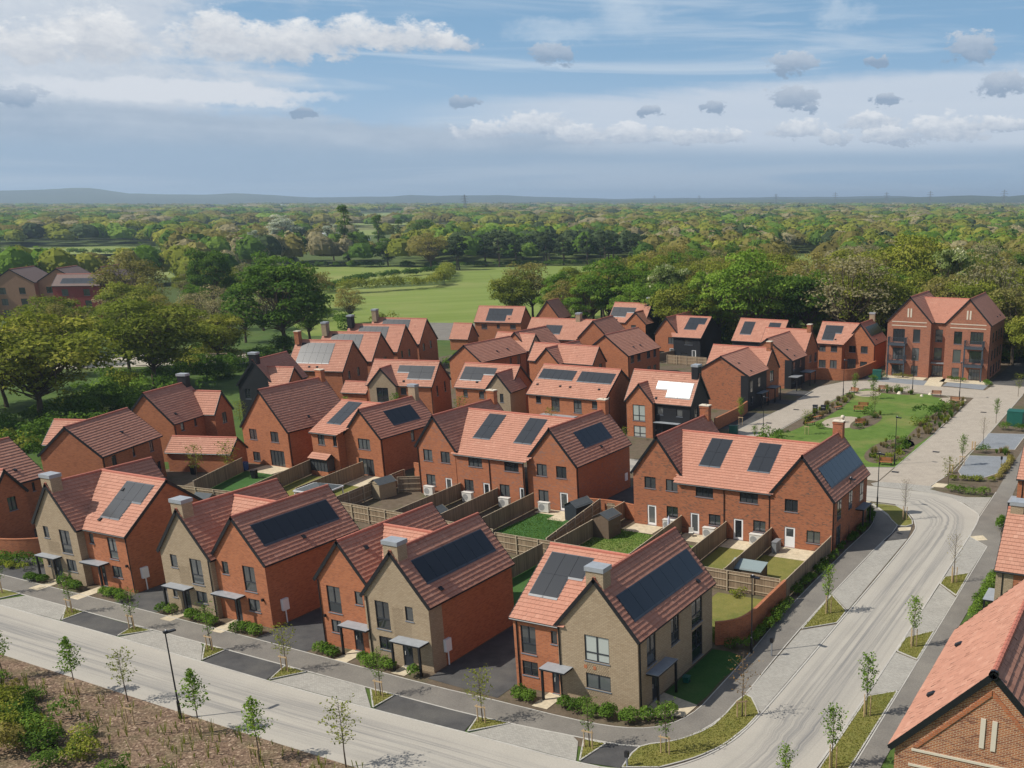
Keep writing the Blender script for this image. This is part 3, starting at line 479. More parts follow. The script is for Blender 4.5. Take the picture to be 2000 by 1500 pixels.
# house data: o origin, yaw; b blocks (ridge axis, x0, x1, y0, y1, eaves, ridge); w openings (type, block, face, a0, a1, z0, z1); p panels (block, slope, u0, u1, v0, v1, columns, rows, gaps)
HD={
'A':dict(o=(-86.80,57.17),yaw=0.000,b=[('y',-2.70,2.70,-4.93,4.93,5.10,8.90),('x',2.70,8.10,-4.28,4.53,5.10,8.90)],
 w=[('w1',0,'F',-1.72,-1.02,3.88,4.93),('tl',0,'F',0.37,1.72,2.77,4.89),('w1',0,'F',-2.07,-1.58,1.19,1.84),('w2',0,'F',0.58,1.83,1.14,2.23),('dr',0,'F',-1.09,-0.18,0.3,1.89),('w1',1,'F',3.27,3.84,3.85,4.74),('tl',1,'F',5.57,6.65,2.77,4.69),('w2',1,'F',5.52,6.72,1.11,2.14),('dr',1,'F',4.03,4.58,0.06,1.73)],
 p=[(1,'F',4.02,7.41,1.53,5.22,3,2,[(2,0)])]),
'B':dict(o=(-70.40,56.70),yaw=0.000,b=[('y',-2.80,2.80,-4.90,4.90,5.00,8.80),('y',2.80,8.25,-4.50,5.20,5.25,8.80),('x',2.70,2.90,-3.40,4.10,5.00,8.60)],
 w=[('w1',0,'F',-1.75,-0.98,3.76,4.84),('tl',0,'F',0.44,1.76,2.67,4.81),('w1',0,'F',-2.12,-1.63,1.1,1.78),('w2',0,'F',0.62,1.82,1.1,2.09),('dr',0,'F',-1.1,-0.16,0.05,1.72),('w1',1,'F',3.58,4.26,3.86,4.91),('tl',1,'F',5.79,7.07,2.78,4.88),('w2',1,'F',5.91,7.14,1.11,2.16),('dr',1,'F',4.31,5.03,0.22,1.68)],
 p=[(1,'R',-3.6,4.15,1.59,3.41,7,1,[])]),
'C':dict(o=(-53.80,56.80),yaw=0.000,b=[('y',-2.50,2.50,-5.10,5.10,5.25,8.55),('y',2.50,8.30,-5.70,4.00,5.00,8.70),('x',2.40,2.60,-4.20,3.20,5.00,8.45)],
 w=[('tl',0,'F',-1.69,-0.39,2.75,4.87),('w1',0,'F',1.02,1.74,3.8,4.83),('w2',0,'F',-1.61,-0.64,1.14,2.16),('dr',0,'F',0.51,1.35,0.18,1.55),('tl',1,'F',3.44,4.71,2.59,4.75),('w1',1,'F',6.18,6.87,3.65,4.74),('w2',1,'F',3.5,4.69,0.99,2.01),('dr',1,'F',5.61,6.51,0.21,1.64)],
 p=[(1,'R',-4.66,3.2,1.71,3.57,7,1,[])]),
'D':dict(o=(-32.38,57.45),yaw=0.000,b=[('y',-3.02,3.02,-5.65,5.65,5.15,8.95),('x',-6.63,-3.03,-5.55,4.65,5.15,8.75)],
 w=[('t2',0,'F',-0.96,0.89,3.08,4.92),('w2',0,'F',-0.95,0.92,1.08,2.18),('tl',1,'F',-6.06,-4.86,2.6,4.64),('w1',1,'F',-3.63,-3.05,3.71,4.67),('w2',1,'F',-6.08,-4.82,0.96,2.04),('dr',1,'F',-3.7,-3.1,0.02,1.6)],
 p=[(0,'R',-4.95,5.21,1.37,3.25,7,1,[]),(1,'F',-6.19,-2.87,2.08,5.69,3,2,[(2,0)])]),
'L1':dict(o=(-107.95,58.00),yaw=0.140,b=[('y',-3.85,3.85,-4.60,4.60,4.99,8.67),('x',3.85,7.07,-3.84,-0.33,4.98,7.53)],
 w=[('w2',1,'R',-2.32,-1.45,3.46,4.78),('w2',0,'R',3.02,3.33,3.74,4.64)],
 p=[]),
'M2':dict(o=(-111.98,74.54),yaw=0.332,b=[('y',-3.58,3.58,-5.20,5.20,5.00,8.28),('x',-6.97,0.53,-0.18,4.62,5.00,7.40)],
 w=[('w2',0,'R',-3.68,-2.9,3.43,4.69),('w1',0,'R',-0.1,0.34,3.76,4.83),('w2',0,'R',3.0,3.7,3.56,4.9),('w2',0,'R',3.89,4.5,1.09,2.13)],
 p=[]),
'M3':dict(o=(-119.24,89.12),yaw=0.279,b=[('y',-3.39,3.39,-4.18,4.18,4.96,8.80),('x',3.39,4.99,1.86,5.73,5.00,7.73)],
 w=[('w1',0,'R',-2.85,-2.21,3.77,4.84),('w1',0,'R',-0.19,0.3,3.83,4.81),('w2',1,'R',3.4,4.35,3.52,4.93)],
 p=[]),
'Gx':dict(o=(-108.68,85.38),yaw=0.314,b=[('x',-4.14,4.14,-1.73,1.73,2.40,4.03)],
 w=[],
 p=[]),
'N1':dict(o=(-103.15,94.81),yaw=0.000,b=[('y',-3.84,3.84,-5.23,5.23,4.64,9.60)],
 w=[('w2',0,'F',-2.68,-1.42,3.16,4.51),('w2',0,'F',0.92,2.23,3.15,4.47),('w2',0,'F',-2.57,-1.36,0.38,1.57),('pd',0,'F',0.46,2.81,-0.53,1.45)],
 p=[]),
'N2':dict(o=(-88.62,95.99),yaw=0.000,b=[('y',-2.76,2.76,-5.05,5.05,4.81,8.09),('x',-6.88,-2.78,-6.29,5.11,5.00,7.95)],
 w=[('w2',1,'F',-5.89,-4.81,3.54,4.78),('w2',1,'F',-3.47,-2.37,3.56,4.82),('w3',0,'F',-0.74,1.12,3.24,4.54),('pd',0,'F',-0.97,1.38,-0.51,1.62),('w1',0,'R',0.31,0.92,3.34,4.61)],
 p=[(1,'F',-5.63,-3.48,2.01,6.33,2,2,[]),(0,'R',-1.88,2.88,1.3,3.35,4,1,[])]),
'F':dict(o=(-74.73,93.14),yaw=0.000,b=[('y',-2.64,2.64,-5.59,5.59,5.47,9.18),('x',2.64,11.73,-5.55,6.26,5.10,8.90),('y',11.73,17.94,-4.99,6.45,5.10,8.95)],
 w=[('w2',0,'F',-1.8,-0.56,3.92,5.22),('w2',0,'F',0.63,1.89,3.92,5.2),('w2',0,'F',-1.69,-0.42,1.07,2.34),('dw',0,'F',0.96,1.88,0.41,2.31),('w3',1,'F',4.36,6.2,3.89,5.12),('w3',1,'F',9.15,11.01,3.86,5.09),('w2',1,'F',3.59,4.83,1.03,2.3),('dw',1,'F',6.11,7.01,0.43,2.26),('w2',1,'F',8.36,9.66,0.94,2.28),('dw',1,'F',10.91,11.79,0.32,2.22),('w2',2,'F',12.97,14.26,3.63,4.95),('w2',2,'F',15.43,16.72,3.64,4.94),('w2',2,'F',13.01,14.3,0.78,2.05),('dw',2,'F',15.72,16.76,-0.23,1.98)],
 p=[(1,'F',3.6,5.82,2.79,6.67,2,2,[]),(1,'F',9.11,11.35,2.75,6.63,2,2,[]),(2,'R',-1.84,3.96,1.73,3.7,5,1,[])]),
'E':dict(o=(-46.80,93.50),yaw=0.000,b=[('y',-2.80,2.80,-5.90,5.90,5.45,9.45),('x',2.80,12.60,-6.60,4.90,5.15,9.05),('y',12.60,18.85,-6.65,4.50,5.10,9.23)],
 w=[('w2',0,'F',-1.51,-0.22,3.96,5.16),('w2',0,'F',0.94,2.25,3.95,5.15),('dw',0,'F',-1.26,-0.23,0.09,2.27),('w2',0,'F',0.97,2.26,1.14,2.32),('w3',1,'F',4.61,6.51,3.96,5.1),('w3',1,'F',9.35,11.27,3.95,5.14),('dw',1,'F',3.99,4.97,0.13,2.31),('w2',1,'F',6.04,7.31,1.19,2.32),('dw',1,'F',8.7,9.73,0.14,2.29),('w2',1,'F',10.8,12.09,1.15,2.3),('w2',2,'F',14.05,15.38,3.62,4.85),('dh',2,'F',14.07,15.15,-0.16,1.99),('w2',2,'F',16.32,17.69,0.78,2.0)],
 p=[(1,'F',4.09,6.33,2.65,6.41,2,2,[]),(1,'F',9.34,11.61,2.68,6.44,2,2,[]),(2,'R',-5.62,4.52,1.38,3.44,9,1,[])]),
'R1':dict(o=(-130.20,128.32),yaw=0.271,b=[('x',-5.80,4.00,-3.52,4.79,5.00,9.42)],
 w=[('w1',0,'R',-1.87,-1.13,3.55,4.74),('w1',0,'R',1.2,2.06,3.54,4.92)],
 p=[(0,'F',-4.65,1.17,1.56,5.58,5,2,[])]),
'R2':dict(o=(-133.68,138.84),yaw=0.271,b=[('x',-6.60,4.00,-3.56,4.74,4.99,9.42)],
 w=[('w1',0,'R',0.69,2.0,4.16,5.06)],
 p=[(0,'F',-4.81,0.97,1.2,5.68,5,2,[])]),
'R3':dict(o=(-137.41,149.45),yaw=0.271,b=[('x',-7.00,4.00,-3.40,4.90,4.99,9.42)],
 w=[('w1',0,'R',-1.86,-1.19,3.68,4.93),('w1',0,'R',1.05,1.88,3.55,4.84)],
 p=[(0,'F',-4.8,0.96,1.07,5.69,5,2,[])]),
'R4':dict(o=(-140.90,159.78),yaw=0.271,b=[('x',-7.00,4.00,-3.59,4.71,5.00,9.42)],
 w=[('w1',0,'R',-2.18,-1.17,3.51,4.86),('w1',0,'R',1.08,2.02,3.63,4.99)],
 p=[(0,'F',-4.79,0.81,1.02,5.84,5,2,[])]),
'R0':dict(o=(-128.61,114.64),yaw=0.262,b=[('y',-2.98,2.98,-4.48,4.48,5.00,8.87),('x',2.98,5.39,-4.92,-0.42,5.00,7.65)],
 w=[('tl',0,'F',-2.0,-1.09,2.95,4.52)],
 p=[]),
'P':dict(o=(-120.56,124.20),yaw=0.209,b=[('x',-2.14,2.14,-1.53,1.53,2.40,3.95)],
 w=[],
 p=[]),
'S1':dict(o=(-108.86,122.82),yaw=0.262,b=[('x',-5.23,5.23,-3.34,3.34,4.94,8.28),('y',-4.57,-0.29,-4.02,-0.02,5.00,7.61)],
 w=[('t2',1,'F',-3.42,-1.55,2.46,4.68),('w2',0,'F',0.17,1.07,3.62,4.63),('tl',0,'R',-1.78,-1.17,3.17,4.76),('tl',0,'R',1.05,1.65,3.37,4.97)],
 p=[(0,'F',-0.88,4.85,1.39,3.82,3,2,[(0,0)])]),
'S2':dict(o=(-95.13,125.88),yaw=0.122,b=[('x',-4.57,4.57,-3.45,3.45,5.00,8.15),('y',1.50,5.49,-5.07,-0.40,5.00,7.68)],
 w=[('w1',0,'F',-3.29,-2.55,3.62,4.67),('w1',0,'F',-0.61,0.22,3.54,4.58),('w2',1,'F',3.79,4.37,3.46,4.72)],
 p=[(0,'F',-4.26,1.1,1.53,3.99,3,2,[(2,0)])]),
'S3':dict(o=(-79.70,126.56),yaw=0.000,b=[('x',-6.45,6.45,-4.72,4.72,5.00,8.63)],
 w=[('w1',0,'F',-5.08,-4.23,3.76,4.78),('tl',0,'F',-2.46,-1.07,2.86,4.76),('tl',0,'F',1.3,2.63,2.84,4.68),('w1',0,'F',4.36,5.32,3.71,4.7)],
 p=[(0,'F',-6.12,-0.35,3.28,5.15,5,1,[]),(0,'F',0.5,6.13,3.22,5.17,5,1,[])]),
'S4':dict(o=(-65.70,126.45),yaw=0.000,b=[('x',-5.10,5.10,-2.90,2.90,4.93,8.87),('y',-4.61,-0.54,-3.61,0.39,5.00,7.53)],
 w=[('t2',1,'F',-3.64,-1.69,2.33,4.59),('t2',1,'F',-3.56,-1.64,-0.33,1.6),('w1',0,'F',-0.14,0.79,3.33,4.46),('w1',0,'F',2.87,3.8,3.28,4.36),('dr',0,'F',-0.61,0.72,-0.15,1.32),('tl',0,'R',-1.7,-0.7,2.97,4.52)],
 p=[(0,'F',-0.84,4.72,1.1,3.46,3,2,[(0,0)])]),
'T1':dict(o=(-114.14,150.01),yaw=0.000,b=[('y',-3.41,3.41,-6.65,6.65,5.00,7.74)],
 w=[('w2',0,'R',1.59,2.25,3.53,4.64),('w2',0,'R',3.8,4.91,3.15,4.8)],
 p=[]),
'T2':dict(o=(-114.97,164.68),yaw=0.000,b=[('y',-2.97,2.97,-5.20,5.20,5.00,8.13),('x',-4.53,3.83,-6.31,-1.84,5.00,7.84)],
 w=[],
 p=[]),
'T3':dict(o=(-99.78,152.41),yaw=0.000,b=[('y',-2.38,2.38,-5.12,5.12,5.00,7.61),('x',-4.73,8.23,-3.69,0.71,5.00,7.82)],
 w=[('w1',1,'R',-1.56,-0.59,4.1,4.86)],
 p=[]),
'T4':dict(o=(-95.83,166.47),yaw=0.000,b=[('y',-4.61,4.61,-6.11,6.11,5.00,8.51)],
 w=[('w2',0,'R',-5.06,-3.84,3.52,4.88),('w2',0,'R',-2.61,-1.36,3.5,4.95),('w2',0,'R',1.07,2.38,3.55,4.95),('w2',0,'R',3.65,4.72,3.48,4.81),('w2',0,'R',1.1,2.45,1.33,2.02),('w2',0,'R',3.53,4.72,0.92,2.0)],
 p=[]),
'U1':dict(o=(-145.19,197.28),yaw=0.262,b=[('x',-5.55,5.55,-3.56,3.56,4.96,8.24)],
 w=[('w2',0,'F',-3.95,-2.55,3.45,4.52),('w1',0,'F',-0.24,0.49,3.67,4.52),('w2',0,'F',2.97,4.33,3.58,4.58)],
 p=[(0,'F',-2.88,2.87,0.49,4.23,5,2,[(4,0)])]),
'U1g':dict(o=(-147.03,184.97),yaw=0.209,b=[('x',-2.12,2.12,-2.67,2.67,2.40,5.59)],
 w=[],
 p=[]),
'U2':dict(o=(-138.92,208.82),yaw=0.140,b=[('y',-3.02,3.02,-3.08,3.08,5.00,9.04)],
 w=[],
 p=[]),
'U3':dict(o=(-117.61,177.82),yaw=0.140,b=[('x',-5.45,5.45,-4.04,4.04,5.02,8.68),('y',5.89,13.39,-3.65,6.35,5.00,8.90)],
 w=[],
 p=[(0,'F',-1.53,1.99,1.46,3.72,3,1,[])]),
'V1':dict(o=(-117.29,209.46),yaw=0.052,b=[('x',-4.64,4.64,-3.88,3.88,4.98,9.04),('y',0.63,5.62,-5.51,-1.51,5.00,7.65)],
 w=[('w1',0,'F',-2.72,-2.04,3.74,4.78),('w2',1,'F',2.02,3.21,4.15,4.72)],
 p=[(0,'F',-4.56,1.23,1.63,4.33,3,2,[(2,0)])]),
'V2':dict(o=(-94.44,196.18),yaw=0.052,b=[('x',-3.09,3.09,-5.77,5.77,4.60,8.30),('y',-7.72,-2.45,-4.83,8.52,5.00,8.39)],
 w=[('w2',1,'F',-4.71,-3.43,3.02,4.35),('w2',1,'F',-6.78,-5.69,0.11,1.37),('dw',1,'F',-4.46,-3.38,-0.13,1.27),('w3',0,'F',-0.62,1.23,3.09,4.15),('w2',0,'F',-1.39,-0.09,-0.19,1.38),('dw',0,'F',1.01,1.98,-0.4,1.28)],
 p=[(0,'F',-1.52,2.47,2.67,6.5,3,2,[(2,0)])]),
'W1':dict(o=(-77.33,191.48),yaw=0.000,b=[('x',-5.05,5.05,-4.45,4.45,5.03,8.95)],
 w=[],
 p=[(0,'F',-3.93,-1.61,1.89,5.22,2,2,[]),(0,'F',1.53,3.91,4.07,5.25,3,1,[])]),
'W2':dict(o=(-66.91,170.62),yaw=0.000,b=[('y',-4.66,4.66,-3.50,3.50,5.01,8.62),('x',-4.78,4.22,4.18,11.89,4.98,9.03)],
 w=[('w2',1,'R',6.72,8.23,3.22,4.56),('w2',1,'R',9.83,11.13,2.91,4.62)],
 p=[]),
'W3':dict(o=(-66.05,149.05),yaw=0.000,b=[('y',-4.68,4.68,-3.50,4.20,5.59,8.45),('x',-6.31,4.21,4.21,10.90,4.94,8.55)],
 w=[('w2',1,'R',6.88,8.56,3.06,4.85)],
 p=[]),
'W4':dict(o=(-57.65,196.75),yaw=0.000,b=[('y',-2.95,2.95,-4.35,4.35,5.05,9.00),('x',-8.25,-2.95,-6.25,1.25,5.00,8.75)],
 w=[('w2',1,'F',-7.61,-6.27,3.53,4.65),('w2',1,'F',-5.19,-3.89,3.53,4.68),('w2',1,'F',-7.63,-6.16,0.32,1.8),('w2',1,'F',-5.3,-3.88,0.37,1.88),('w2',0,'F',-2.1,-0.73,3.34,4.62),('w2',0,'F',0.31,1.69,3.35,4.66),('pd',0,'F',-2.34,-0.59,-0.1,1.6),('w2',0,'F',0.27,1.67,0.65,1.67)],
 p=[(1,'F',-7.28,-3.72,0.98,4.57,3,2,[(2,0)]),(0,'R',-3.33,4.77,1.95,3.98,5,1,[])]),
'X':dict(o=(-47.17,195.95),yaw=0.000,b=[('y',-4.12,4.12,-7.05,7.05,10.15,14.70),('x',4.13,6.78,-5.05,7.05,10.00,14.00),('y',6.78,14.88,-6.55,8.05,10.10,14.70)],
 w=[('pd',0,'F',-2.98,-0.73,6.39,8.79),('w1',0,'F',0.85,2.2,6.48,8.83),('w1',0,'F',0.81,2.15,3.16,5.41),('pd',0,'F',-2.87,-0.62,3.1,5.28),('pd',0,'F',-2.93,-0.68,-0.08,1.87),('w1',0,'F',0.8,2.08,0.26,2.11),('w1',1,'F',4.57,5.96,6.52,8.79),('w1',1,'F',4.52,5.99,3.13,5.4),('pd',1,'F',3.89,6.36,-0.21,1.87),('w1',2,'F',8.37,9.86,6.49,8.78),('pd',2,'F',11.36,13.72,6.61,8.85),('w1',2,'F',8.38,9.83,3.12,5.48),('pd',2,'F',11.39,13.72,3.24,5.43),('w1',2,'F',8.35,9.72,0.4,2.11),('pd',2,'F',11.49,13.53,-0.17,2.05)],
 p=[]),
'Y1':dict(o=(-5.20,44.11),yaw=0.000,b=[('y',-3.81,3.81,-6.46,6.46,10.00,14.17)],
 w=[],
 p=[]),
}

# ------------------------------------------------------------------ houses
OV, OG = .22, .12
rng = np.random.default_rng(11)
SLOPES = {}
class Slope:
    """frame on one roof slope: P(u, v, h) with u along the ridge, v up from the eave edge, h off the surface"""
    def __init__(s, b, side):
        ax, x0, x1, y0, y1, ze, zr = b
        hw = ((y1-y0) if ax == 'x' else (x1-x0))/2+OV; s.L = math.hypot(hw, zr-ze); s.c = hw/s.L; s.s = (zr-ze)/s.L
        if ax == 'x': s.ud = np.array([1., 0, 0]); s.o = np.array([0, y0-OV if side == 'F' else y1+OV, ze]); w = np.array([0, 1. if side == 'F' else -1., 0]); s.u0, s.u1 = x0-OG, x1+OG
        else: s.ud = np.array([0, 1., 0]); s.o = np.array([x0-OV if side == 'L' else x1+OV, 0, ze]); w = np.array([1. if side == 'L' else -1., 0, 0]); s.u0, s.u1 = y0-OG, y1+OG
        s.vd = w*s.c+np.array([0, 0, s.s]); s.n = np.array([0, 0, s.c])-w*s.s
    def P(s, u, v, h=0.0): return s.o+s.ud*u+s.vd*v+s.n*h
    def A(s, u, v, h): return s.o+u[..., None]*s.ud+v[..., None]*s.vd+h[..., None]*s.n
def tiles_mesh(slopes, exts):
    Q, T = [], []
    for s, (eL, eR) in zip(slopes, exts):
        g = .335; nr = max(2, round(s.L/g)); g = s.L/nr; u0, u1 = s.u0-eL, s.u1+eR; iu0, iu1 = s.u0, s.u1; nc = max(2, round((u1-u0)/.34)); w = (u1-u0)/nc
        r, c = np.meshgrid(np.arange(nr), np.arange(nc+1), indexing='ij'); off = np.where(r % 2 == 0, 0, -.5)
        a = np.clip(u0+(c+off)*w, u0, u1); b_ = np.clip(u0+(c+1+off)*w, u0, u1); ok = ((b_-a) > .02) & (a > iu0-eL*(r+1)/nr-.36) & (b_ < iu1+eR*(r+1)/nr+.36)
        a, b_, r = a[ok]+.004, b_[ok]-.004, r[ok]; n = len(a); j = rng.normal(0, .004, n); v0 = r*g-.015; v1 = (r+1)*g+.01
        hl = .062+j; hu = .014+j*.5; k = rng.normal(0, .003, n)
        Q.append(np.stack([s.A(a, v0, hl+k), s.A(b_, v0, hl-k), s.A(b_, v1, hu), s.A(a, v1, hu)], 1))
        Q.append(np.stack([s.A(a, v0, hl-.045), s.A(b_, v0, hl-.045), s.A(b_, v0, hl-k), s.A(a, v0, hl+k)], 1))
        t = np.clip(rng.normal(.5, .15, n), 0, 1); T += [t, t]
        # make quads face outwards
    Q = np.concatenate(Q); T = np.concatenate(T)
    return Q, T
class Face:
    def __init__(s, b, f):
        s.f = f; ax, s.x0, s.x1, s.y0, s.y1, s.ze, s.zr = b
        s.a0, s.a1 = (s.x0, s.x1) if f in 'FK' else (s.y0, s.y1)
        s.gable = (ax == 'y') == (f in 'FK')
        hw = ((s.y1-s.y0) if ax == 'x' else (s.x1-s.x0))/2; m = (s.zr-s.ze)/(hw+OV)
        s.zt = s.ze+m*OV-.06; s.za = s.zr-.07
    def P(s, a, z, d):
        if s.f == 'F': return (a, s.y0+d, z)
        if s.f == 'K': return (a, s.y1-d, z)
        if s.f == 'R': return (s.x1-d, a, z)
        return (s.x0+d, a, z)
    def box(s, mb, a0, a1, z0, z1, d0, d1, tone=.5):
        A = [s.P(a0, z0, d0), s.P(a1, z0, d0), s.P(a1, z1, d0), s.P(a0, z1, d0)]; B_ = [s.P(a0, z0, d1), s.P(a1, z0, d1), s.P(a1, z1, d1), s.P(a0, z1, d1)]
        mb.poly(A, tone)
        for k in range(4): j = (k+1) % 4; mb.poly([A[k], B_[k], B_[j], A[j]], tone)
GL = {'w1', 'w2', 'w3', 'tl', 't2', 'pd'}
def opening(house, fc, ty, a0, a1, z0, z1, blind):
    """one window or door in its recess, with its pane (and sill) as sub-parts"""
    door = ty in ('dr', 'dw', 'dh'); fm = M['white'] if ty in ('dw', 'dh') else M['frame']; mb = MB(); D = .085; fw_ = .055 if not door else .085 if ty == 'dr' else .17
    def bar(p0, p1, q0, q1, d0=D-.035, d1=D+.02): fc.box(mb, p0, p1, q0, q1, d0, d1)
    bar(a0, a0+fw_, z0, z1); bar(a1-fw_, a1, z0, z1); bar(a0+fw_, a1-fw_, z0, z0+fw_); bar(a0+fw_, a1-fw_, z1-fw_, z1)
    am = (a0+a1)/2; w = a1-a0; h = z1-z0
    if ty == 'w2': bar(am-.045, am+.045, z0+fw_, z1-fw_)
    if ty == 'w3':
        for k in (1, 2): bar(a0+w*k/3-.04, a0+w*k/3+.04, z0+fw_, z1-fw_)
    if ty == 'tl':
        zt = z0+h*.37; bar(a0+fw_, a1-fw_, zt-.04, zt+.04); bar(am-.045, am+.045, zt+.04, z1-fw_)
    if ty == 't2':
        zt = z0+h*.33; bar(a0+fw_, am-.05, zt-.04, zt+.04); bar(am+.05, a1-fw_, zt-.04, zt+.04); bar(am-.05, am+.05, z0+fw_, z1-fw_)
    if ty == 'pd':
        for k in (1, 2, 3): bar(a0+w*k/4-.04, a0+w*k/4+.04, z0+fw_, z1-fw_)
    if ty == 'dh': bar(a0+fw_, a1-fw_, z0+fw_, z0+h*.52)
    if ty == 'dw': bar(a0+fw_, a1-fw_, z0+fw_, z0+.22)
    if ty == 'dr':
        fc.box(mb, a0+fw_, a1-fw_, z0+fw_, z1-fw_, D-.015, D+.02)
    o = mb.build('door' if door or ty == 'pd' else 'window', fm, house)
    if ty == 'dr':
        g = MB(); g.poly([fc.P(a1-.42, z0+h*.35, D-.018), fc.P(a1-.30, z0+h*.35, D-.018), fc.P(a1-.30, z1-.3, D-.018), fc.P(a1-.42, z1-.3, D-.018)]); g.build('pane', M['glass'], o)
        k = MB(); fc.box(k, a0+.16, a0+.20, z0+h*.42, z0+h*.56, D-.06, D-.02); k.build('handle', M['offwhite'], o)
    else:
        g = MB(); g.poly([fc.P(a0+.02, z0+.02, D+.005), fc.P(a1-.02, z0+.02, D+.005), fc.P(a1-.02, z1-.02, D+.005), fc.P(a0+.02, z1-.02, D+.005)])
        g.build('pane', M['blind'] if blind else M['glass'], o)
    if not door and ty != 'pd':
        k = MB(); fc.box(k, a0-.05, a1+.05, z0-.07, z0-.002, -.05, D-.036); k.build('sill', M['sill'], o)
    if door:
        k = MB(); fc.box(k, a0-.02, a1+.02, z0-.06, z0-.002, -.08, D); k.build('threshold', M['sill'], o)
def block(house, b, mats, wins, ext=(0, 0), ends=(True, True), tiles=True, blinds=(), base=0.0, pipes='FR'):
    ax, x0, x1, y0, y1, ze, zr = b
    walls = {}
    for f, m in zip('FKRL', mats):
        if m == '-': continue
        fc = Face(b, f); mb = walls.setdefault(m, MB()); W_ = []
        for i, (ty, bi, ff, a0, a1, z0, z1) in enumerate(wins):
            if ff != f: continue
            if ty in ('dr', 'dw', 'dh', 'pd') and z0 < 1.0: z0 = .06; z1 = min(max(z1, 2.08), 2.2)
            a0, a1 = max(a0, fc.a0+.12), min(a1, fc.a1-.12); z1 = min(z1, fc.zt-.06 if not fc.gable else fc.zt+.0); z0 = max(z0, .05)
            if a1-a0 < .25 or z1-z0 < .3: continue
            W_.append((ty, a0, a1, z0, z1, i in blinds))
        As = sorted({fc.a0, fc.a1, *[w[1] for w in W_], *[w[2] for w in W_]}); Zs = sorted({base, fc.zt, *[w[3] for w in W_], *[w[4] for w in W_]})
        for i in range(len(As)-1):
            for j in range(len(Zs)-1):
                ca, cz = (As[i]+As[i+1])/2, (Zs[j]+Zs[j+1])/2
                if any(w[1] < ca < w[2] and w[3] < cz < w[4] for w in W_): continue
                q = [fc.P(As[i], Zs[j], 0), fc.P(As[i+1], Zs[j], 0), fc.P(As[i+1], Zs[j+1], 0), fc.P(As[i], Zs[j+1], 0)]
                mb.poly(q if f in 'FR' else q[::-1])
        if fc.gable:
            q = [fc.P(fc.a0, fc.zt, 0), fc.P(fc.a1, fc.zt, 0), fc.P((fc.a0+fc.a1)/2, fc.za, 0)]; mb.poly(q if f in 'FR' else q[::-1])
        for ty, a0, a1, z0, z1, bl in W_:
            c = [(a0, z0), (a1, z0), (a1, z1), (a0, z1)]
            for k in range(4): p, q = c[k], c[(k+1) % 4]; mb.poly([fc.P(*p, 0), fc.P(*q, 0), fc.P(*q, .11), fc.P(*p, .11)])
            opening(house, fc, ty, a0, a1, z0, z1, bl)
    for m, mb in walls.items(): mb.build('wall', M[m], house)
    # roof: underlay slab, tiles, ridge, barge boards, gutters
    sides = ('F', 'K') if ax == 'x' else ('L', 'R'); sl = [Slope(b, s) for s in sides]; mb = MB(); T = .13
    e0, e1 = ext; u0, u1 = sl[0].u0-e0, sl[0].u1+e1
    for s in sl:
        q = lambda u, v, h: tuple(s.P(u, v, h))
        w0, w1 = s.u0, s.u1
        mb.poly([q(w0, 0, .004), q(w1, 0, .004), q(u1, s.L, .004), q(u0, s.L, .004)]); mb.poly([q(w0, 0, -T), q(w1, 0, -T), q(w1, s.L, -T), q(w0, s.L, -T)])
        mb.poly([q(w0, 0, -T), q(w1, 0, -T), q(w1, 0, .004), q(w0, 0, .004)])
        for u, e_ in ((w0, e0), (w1, e1)):
            if e_ < .01: mb.poly([q(u, 0, -T), q(u, s.L, -T), q(u, s.L, .004), q(u, 0, .004)])
    roof = mb.build('roof', M['black'], house)
    if tiles:
        Q, tn = tiles_mesh(sl, [(e0, e1)]*2); link(bpy.data.objects.new('roof_tiles', np_mesh('roof_tiles', Q, M['tile'], tn)), roof, kind='stuff')
    rm = MB(); s = sl[0]; n = max(2, round((u1-u0)/.45)); st = (u1-u0)/n
    for i in range(n):
        p = s.P(u0+i*st+.006, s.L, 0); q = s.P(u0+(i+1)*st-.006, s.L, 0); p[2] += .0; q[2] += .0
        rm.tube(p, q, .135, .128, 7, random.random(), True)
    rm.build('ridge_tiles', M['ridge'], roof, kind='stuff')
    for k, u, g in ((0, u0, -1), (1, u1, 1)):
        if not ends[k] or (k == 0 and e0 > .01) or (k == 1 and e1 > .01): continue
        for s in sl:
            bb = MB(); w = .035
            A = [s.P(u, -.06, .055), s.P(u, s.L, .055), s.P(u, s.L, -.21), s.P(u, -.06, -.21)]; B_ = [p+s.ud*g*w for p in A]
            bb.poly([tuple(p) for p in B_])
            for i in range(4): j = (i+1) % 4; bb.poly([tuple(A[i]), tuple(A[j]), tuple(B_[j]), tuple(B_[i])])
            bb.build('bargeboard', M['black'], roof)
    for s in sl:
        g = MB(); a, c = s.P(s.u0, -.065, -.06), s.P(s.u1, -.065, -.06); g.tube(a, c, .065, .065, 6, .5, True); g.build('gutter', M['black'], roof)
    return sl, roof
def downpipe(house, x, y, z):
    g = MB(); g.tube((x, y, .02), (x, y, z), .045, .045, 6); g.build('downpipe', M['black'], house)
